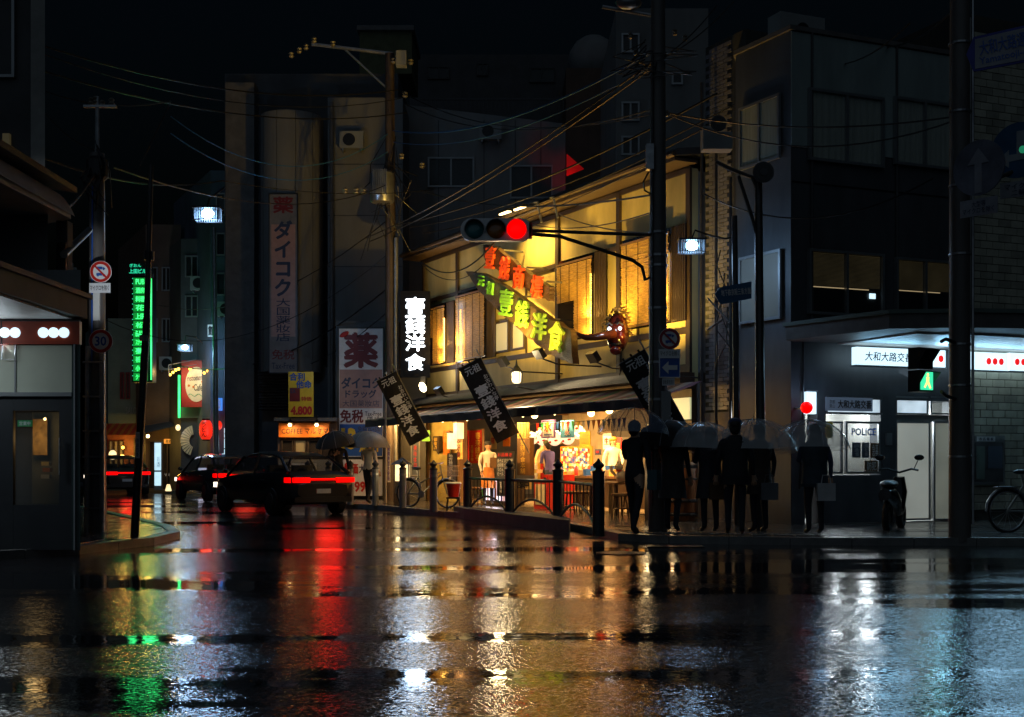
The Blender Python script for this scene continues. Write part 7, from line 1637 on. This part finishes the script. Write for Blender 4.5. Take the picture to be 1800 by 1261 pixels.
# two people with umbrellas by the drug store
Fp = Fr(fx(594, 32.2), 32.2, 10); person(Fp, 'person in black suit and white shirt under a black umbrella by the bollards', 1.70, ra=((-.24, -.12, 1.16), (-.10, -.25, 1.28)), top=M['suit'], low=M['suit'])
MB().prism([(-.05, 1.18), (.05, 1.18), (.075, 1.50), (-.075, 1.50)], -.125, -.113).build('shirt_front', M['shirt'], label='white shirt front of the person in the black suit', cat='shirt', fr=Fp, base=(0, -.12, 1.2)) if False else None
umbrella(Fp, -.12, -.05, 1.98, .52, 'black umbrella over the person in the suit', M['cloth'], (-.10, -.27, 1.34), tilt=(10, -10))
Fp = Fr(fx(648, 32.6), 32.6, 155); person(Fp, 'person in white shirt with a shoulder bag walking away under a pale umbrella', 1.66, la=((.24, -.1, 1.16), (.12, -.24, 1.30)), step=.14, top=M['shirt'], low=M['trous'])
umbrella(Fp, .10, -.10, 2.0, .62, 'pale grey umbrella over the person in the white shirt', mat('grey_umbrella', (.20, .20, .20), .6), (.12, -.26, 1.36))
# staff
c = SH.w((SH.lx(858, -.5), -.5, 0)); Fp = Fr(c.x, c.y, 14); person(Fp, 'waitress in white top, orange apron and dark headscarf holding a menu', 1.58, la=((.22, -.06, 1.16), (.06, -.22, 1.12)), ra=((-.24, -.02, 1.12), (-.20, -.1, .90)), top=M['shirt'], low=M['trous'], cap=M['darkc'], skirt=M['apron'], longhair=True)
MB().box(-.02, .16, -.31, -.295, 1.05, 1.30).build('menu_card', M['timberm'], label='brown menu held by the waitress', cat='menu', fr=Fp, base=(.07, -.3, 1.05))
c = SH.w((SH.lx(951, 2.6), 2.6, 0)); Fp = Fr(c.x, c.y, 60); person(Fp, 'cook in cream top and olive peaked cap deep in the kitchen', 1.72, la=((.2, -.1, 1.15), (.12, -.3, 1.05)), top=mat('cream_top', (.6, .45, .25), .8), cap=M['olive'], lean=.05)
c = SH.w((SH.lx(968, .6), .6, 0)); Fp = Fr(c.x, c.y, -140); person(Fp, 'cook in purple shirt and green headscarf bent over the counter', 1.60, la=((.2, -.14, 1.14), (.10, -.34, 1.06)), ra=((-.2, -.14, 1.14), (-.10, -.34, 1.06)), top=M['purplec'], low=M['denim'], cap=M['olive'], lean=.14)
c = SH.w((SH.lx(1078, 2.0), 2.0, 0)); Fp = Fr(c.x, c.y, 20); person(Fp, 'chef in white jacket and low cap beside the blue tubs', 1.68, la=((.22, -.08, 1.14), (.10, -.26, 1.02)), top=M['shirt'], cap=M['orange'])
# walker with umbrella
Fp = Fr(fx(1116, 18.9), 18.9, 150); person(Fp, 'person in dark clothes walking by the last railing post with an open umbrella', 1.70, la=((.22, -.14, 1.14), (.12, -.28, 1.26)), ra=((-.25, .08, 1.15), (-.25, .04, .90)), step=.20, top=M['darkc'], low=M['trous'])
umbrella(Fp, .08, -.15, 2.02, .58, 'dim bluish see-through umbrella of the walker by the last railing post', glass('walker_umbrella', (.20, .26, .36), .5, .2), (.12, -.30, 1.32), True, tilt=(4, 0))
m2 = MB(); m2.box(-.40, -.24, -.06, .10, .78, 1.08); m2.build('shoulder_bag', mat('teal_bag', (.02, .08, .10), .6), label='dark teal shoulder bag of the walker', cat='bag', fr=Fp, base=(-.32, 0, .78))
# crowd waiting at the crossing
CT = [mat('coat_%d' % i, c_, .75, var=.3, scale=6, bump=.3) for i, c_ in enumerate(((.035, .035, .045), (.015, .015, .018), (.06, .045, .035), (.03, .05, .07), (.05, .05, .05)))]
crowd = [(1248, 19.4, 1.62, 190, 'clear', 0, 'first in the row, nearest the wooden barrel'), (1292, 18.7, 1.72, 170, None, .05, 'bareheaded between the two big clear umbrellas'), (1335, 19.2, 1.66, 200, 'clear', 0, 'under the biggest clear umbrella'), (1432, 18.8, 1.64, 185, 'clear', 0, 'last in the row before the red lamp'), (1182, 19.7, 1.66, 160, 'dark', .12, 'under the dark umbrella by the thick pole')]
for i, (px, Y, h, yaw, um, stp, lb) in enumerate(crowd):
    Fp = Fr(fx(px, Y), Y, yaw); k = h / 1.7
    person(Fp, 'person in dark coat waiting at the crossing, ' + lb, h, la=((.22, -.12, 1.14), (.10, -.26, 1.24)) if um else None, step=stp, top=[M['darkc'], M['suit'], M['darkc'], M['denim'], M['darkc'], M['suit']][i], low=M['trous'], coat=(.04, .35, .1, .28, .02, .3)[i], coatm=[CT[0], CT[1], CT[2], CT[3], CT[4], CT[1]][i], lean=(0, .03, .02, 0, .04, .02)[i], longhair=i in (0, 3), cap=M['denim'] if i == 1 else None)
    if um: umbrella(Fp, .06, -.06, .1 + 1.80 * k, .64 if i != 2 else .72, ('clear vinyl umbrella' if um == 'clear' else 'dark umbrella') + ' of the person ' + lb, M['vinyl'] if um == 'clear' else M['cloth'], (.10 * k, -.28 * k, .1 + 1.30 * k), um == 'clear', (3, -4 + i))
# parked motor scooter and bicycle by the police box
Fm = Fr(fx(1572, 20.6), 20.6, 62); t = T('motor_scooter', 'black motor scooter with round mirrors parked before the police door', 'scooter', Fm, (0, 0, .1))
for x in (-.55, .55):
    wo = MB().tube([(x + .19 * math.cos(a), 0, .31 + .19 * math.sin(a)) for a in [i * math.pi / 9 for i in range(19)]], .055, 8).build('wheel', M['rubber'], t, smooth=True)
    MB().cyl((x, -.03, .31), (x, .03, .31), .12, None, 12).build('rim', M['polem'], wo)
m2 = MB(); m2.tube([(-.75, 0, .68), (-.5, 0, .66), (-.15, 0, .55), (.1, 0, .38), (.3, 0, .38), (.42, 0, .7), (.40, 0, .95)], [.10, .16, .15, .10, .11, .13, .09], 10); m2.build('body', M['blackg'], t, smooth=True)
MB().sph((-.42, 0, .84), (.32, .14, .07), 10, 6).build('seat', M['black'], t, smooth=True)
MB().tube([(.32, -.32, 1.06), (.40, -.2, 1.08), (.42, 0, 1.02), (.40, .2, 1.08), (.32, .32, 1.06)], .018, 6).build('handlebar', M['black'], t)
for s in (-1, 1):
    MB().tube([(.38, s * .24, 1.07), (.42, s * .30, 1.22)], .008, 5).build('mirror_stem', M['black'], t); MB().sph((.43, s * .32, 1.27), (.03, .085, .05), 10, 6).build('mirror', M['blackg'], t, smooth=True)
MB().sph((.52, 0, .88), (.05, .08, .07), 8, 6).build('head_lamp', M['ceram'], t)
MB().cyl((.42, 0, .7), (.55, 0, .31), .03).build('fork', M['steel'], t)

# bags of the waiting people
for i, (px, Y, lb, c_) in enumerate(((1262, 19.15, 'brown tote bag hanging by the first person of the row', (.14, .07, .03)), (1352, 18.95, 'grey tote bag hanging by the person under the biggest clear umbrella', (.15, .15, .16)), (1452, 18.6, 'white plastic bag carried by the last person of the row', (.5, .5, .5)))):
    x = fx(px, Y); m2 = MB(); m2.box(x - .13, x + .13, Y - .05, Y + .05, .62, .88); m2.tube([(x - .07, Y, .88), (x - .05, Y, 1.0), (x + .05, Y, 1.0), (x + .07, Y, .88)], .008, 5); m2.build('tote_bag', mat('bag_%d' % i, c_, .7, var=.2), label=lb, cat='bag', fr=G, base=(x, Y, .62), group='bags of the waiting people')
# manhole and tar seams in the road
t = T('manhole_cover', 'round iron manhole cover sunk in the wet road before the last railing post', 'manhole cover', G, (fx(1092, 16.4), 16.4, 0))
MB().lathe((fx(1092, 16.4), 16.4, .003), [(.33, 0), (.33, .008), (.30, .010), (.30, .006)], 28).build('cover', M['iron'], t)
for i in range(9):
    x = fx(1092, 16.4) - .24 + i * .06; hw = math.sqrt(max(.001, .27 ** 2 - (x - fx(1092, 16.4)) ** 2)); MB().box(x - .012, x + .012, 16.4 - hw, 16.4 + hw, .0095, .014).build('rib', M['iron'], t)
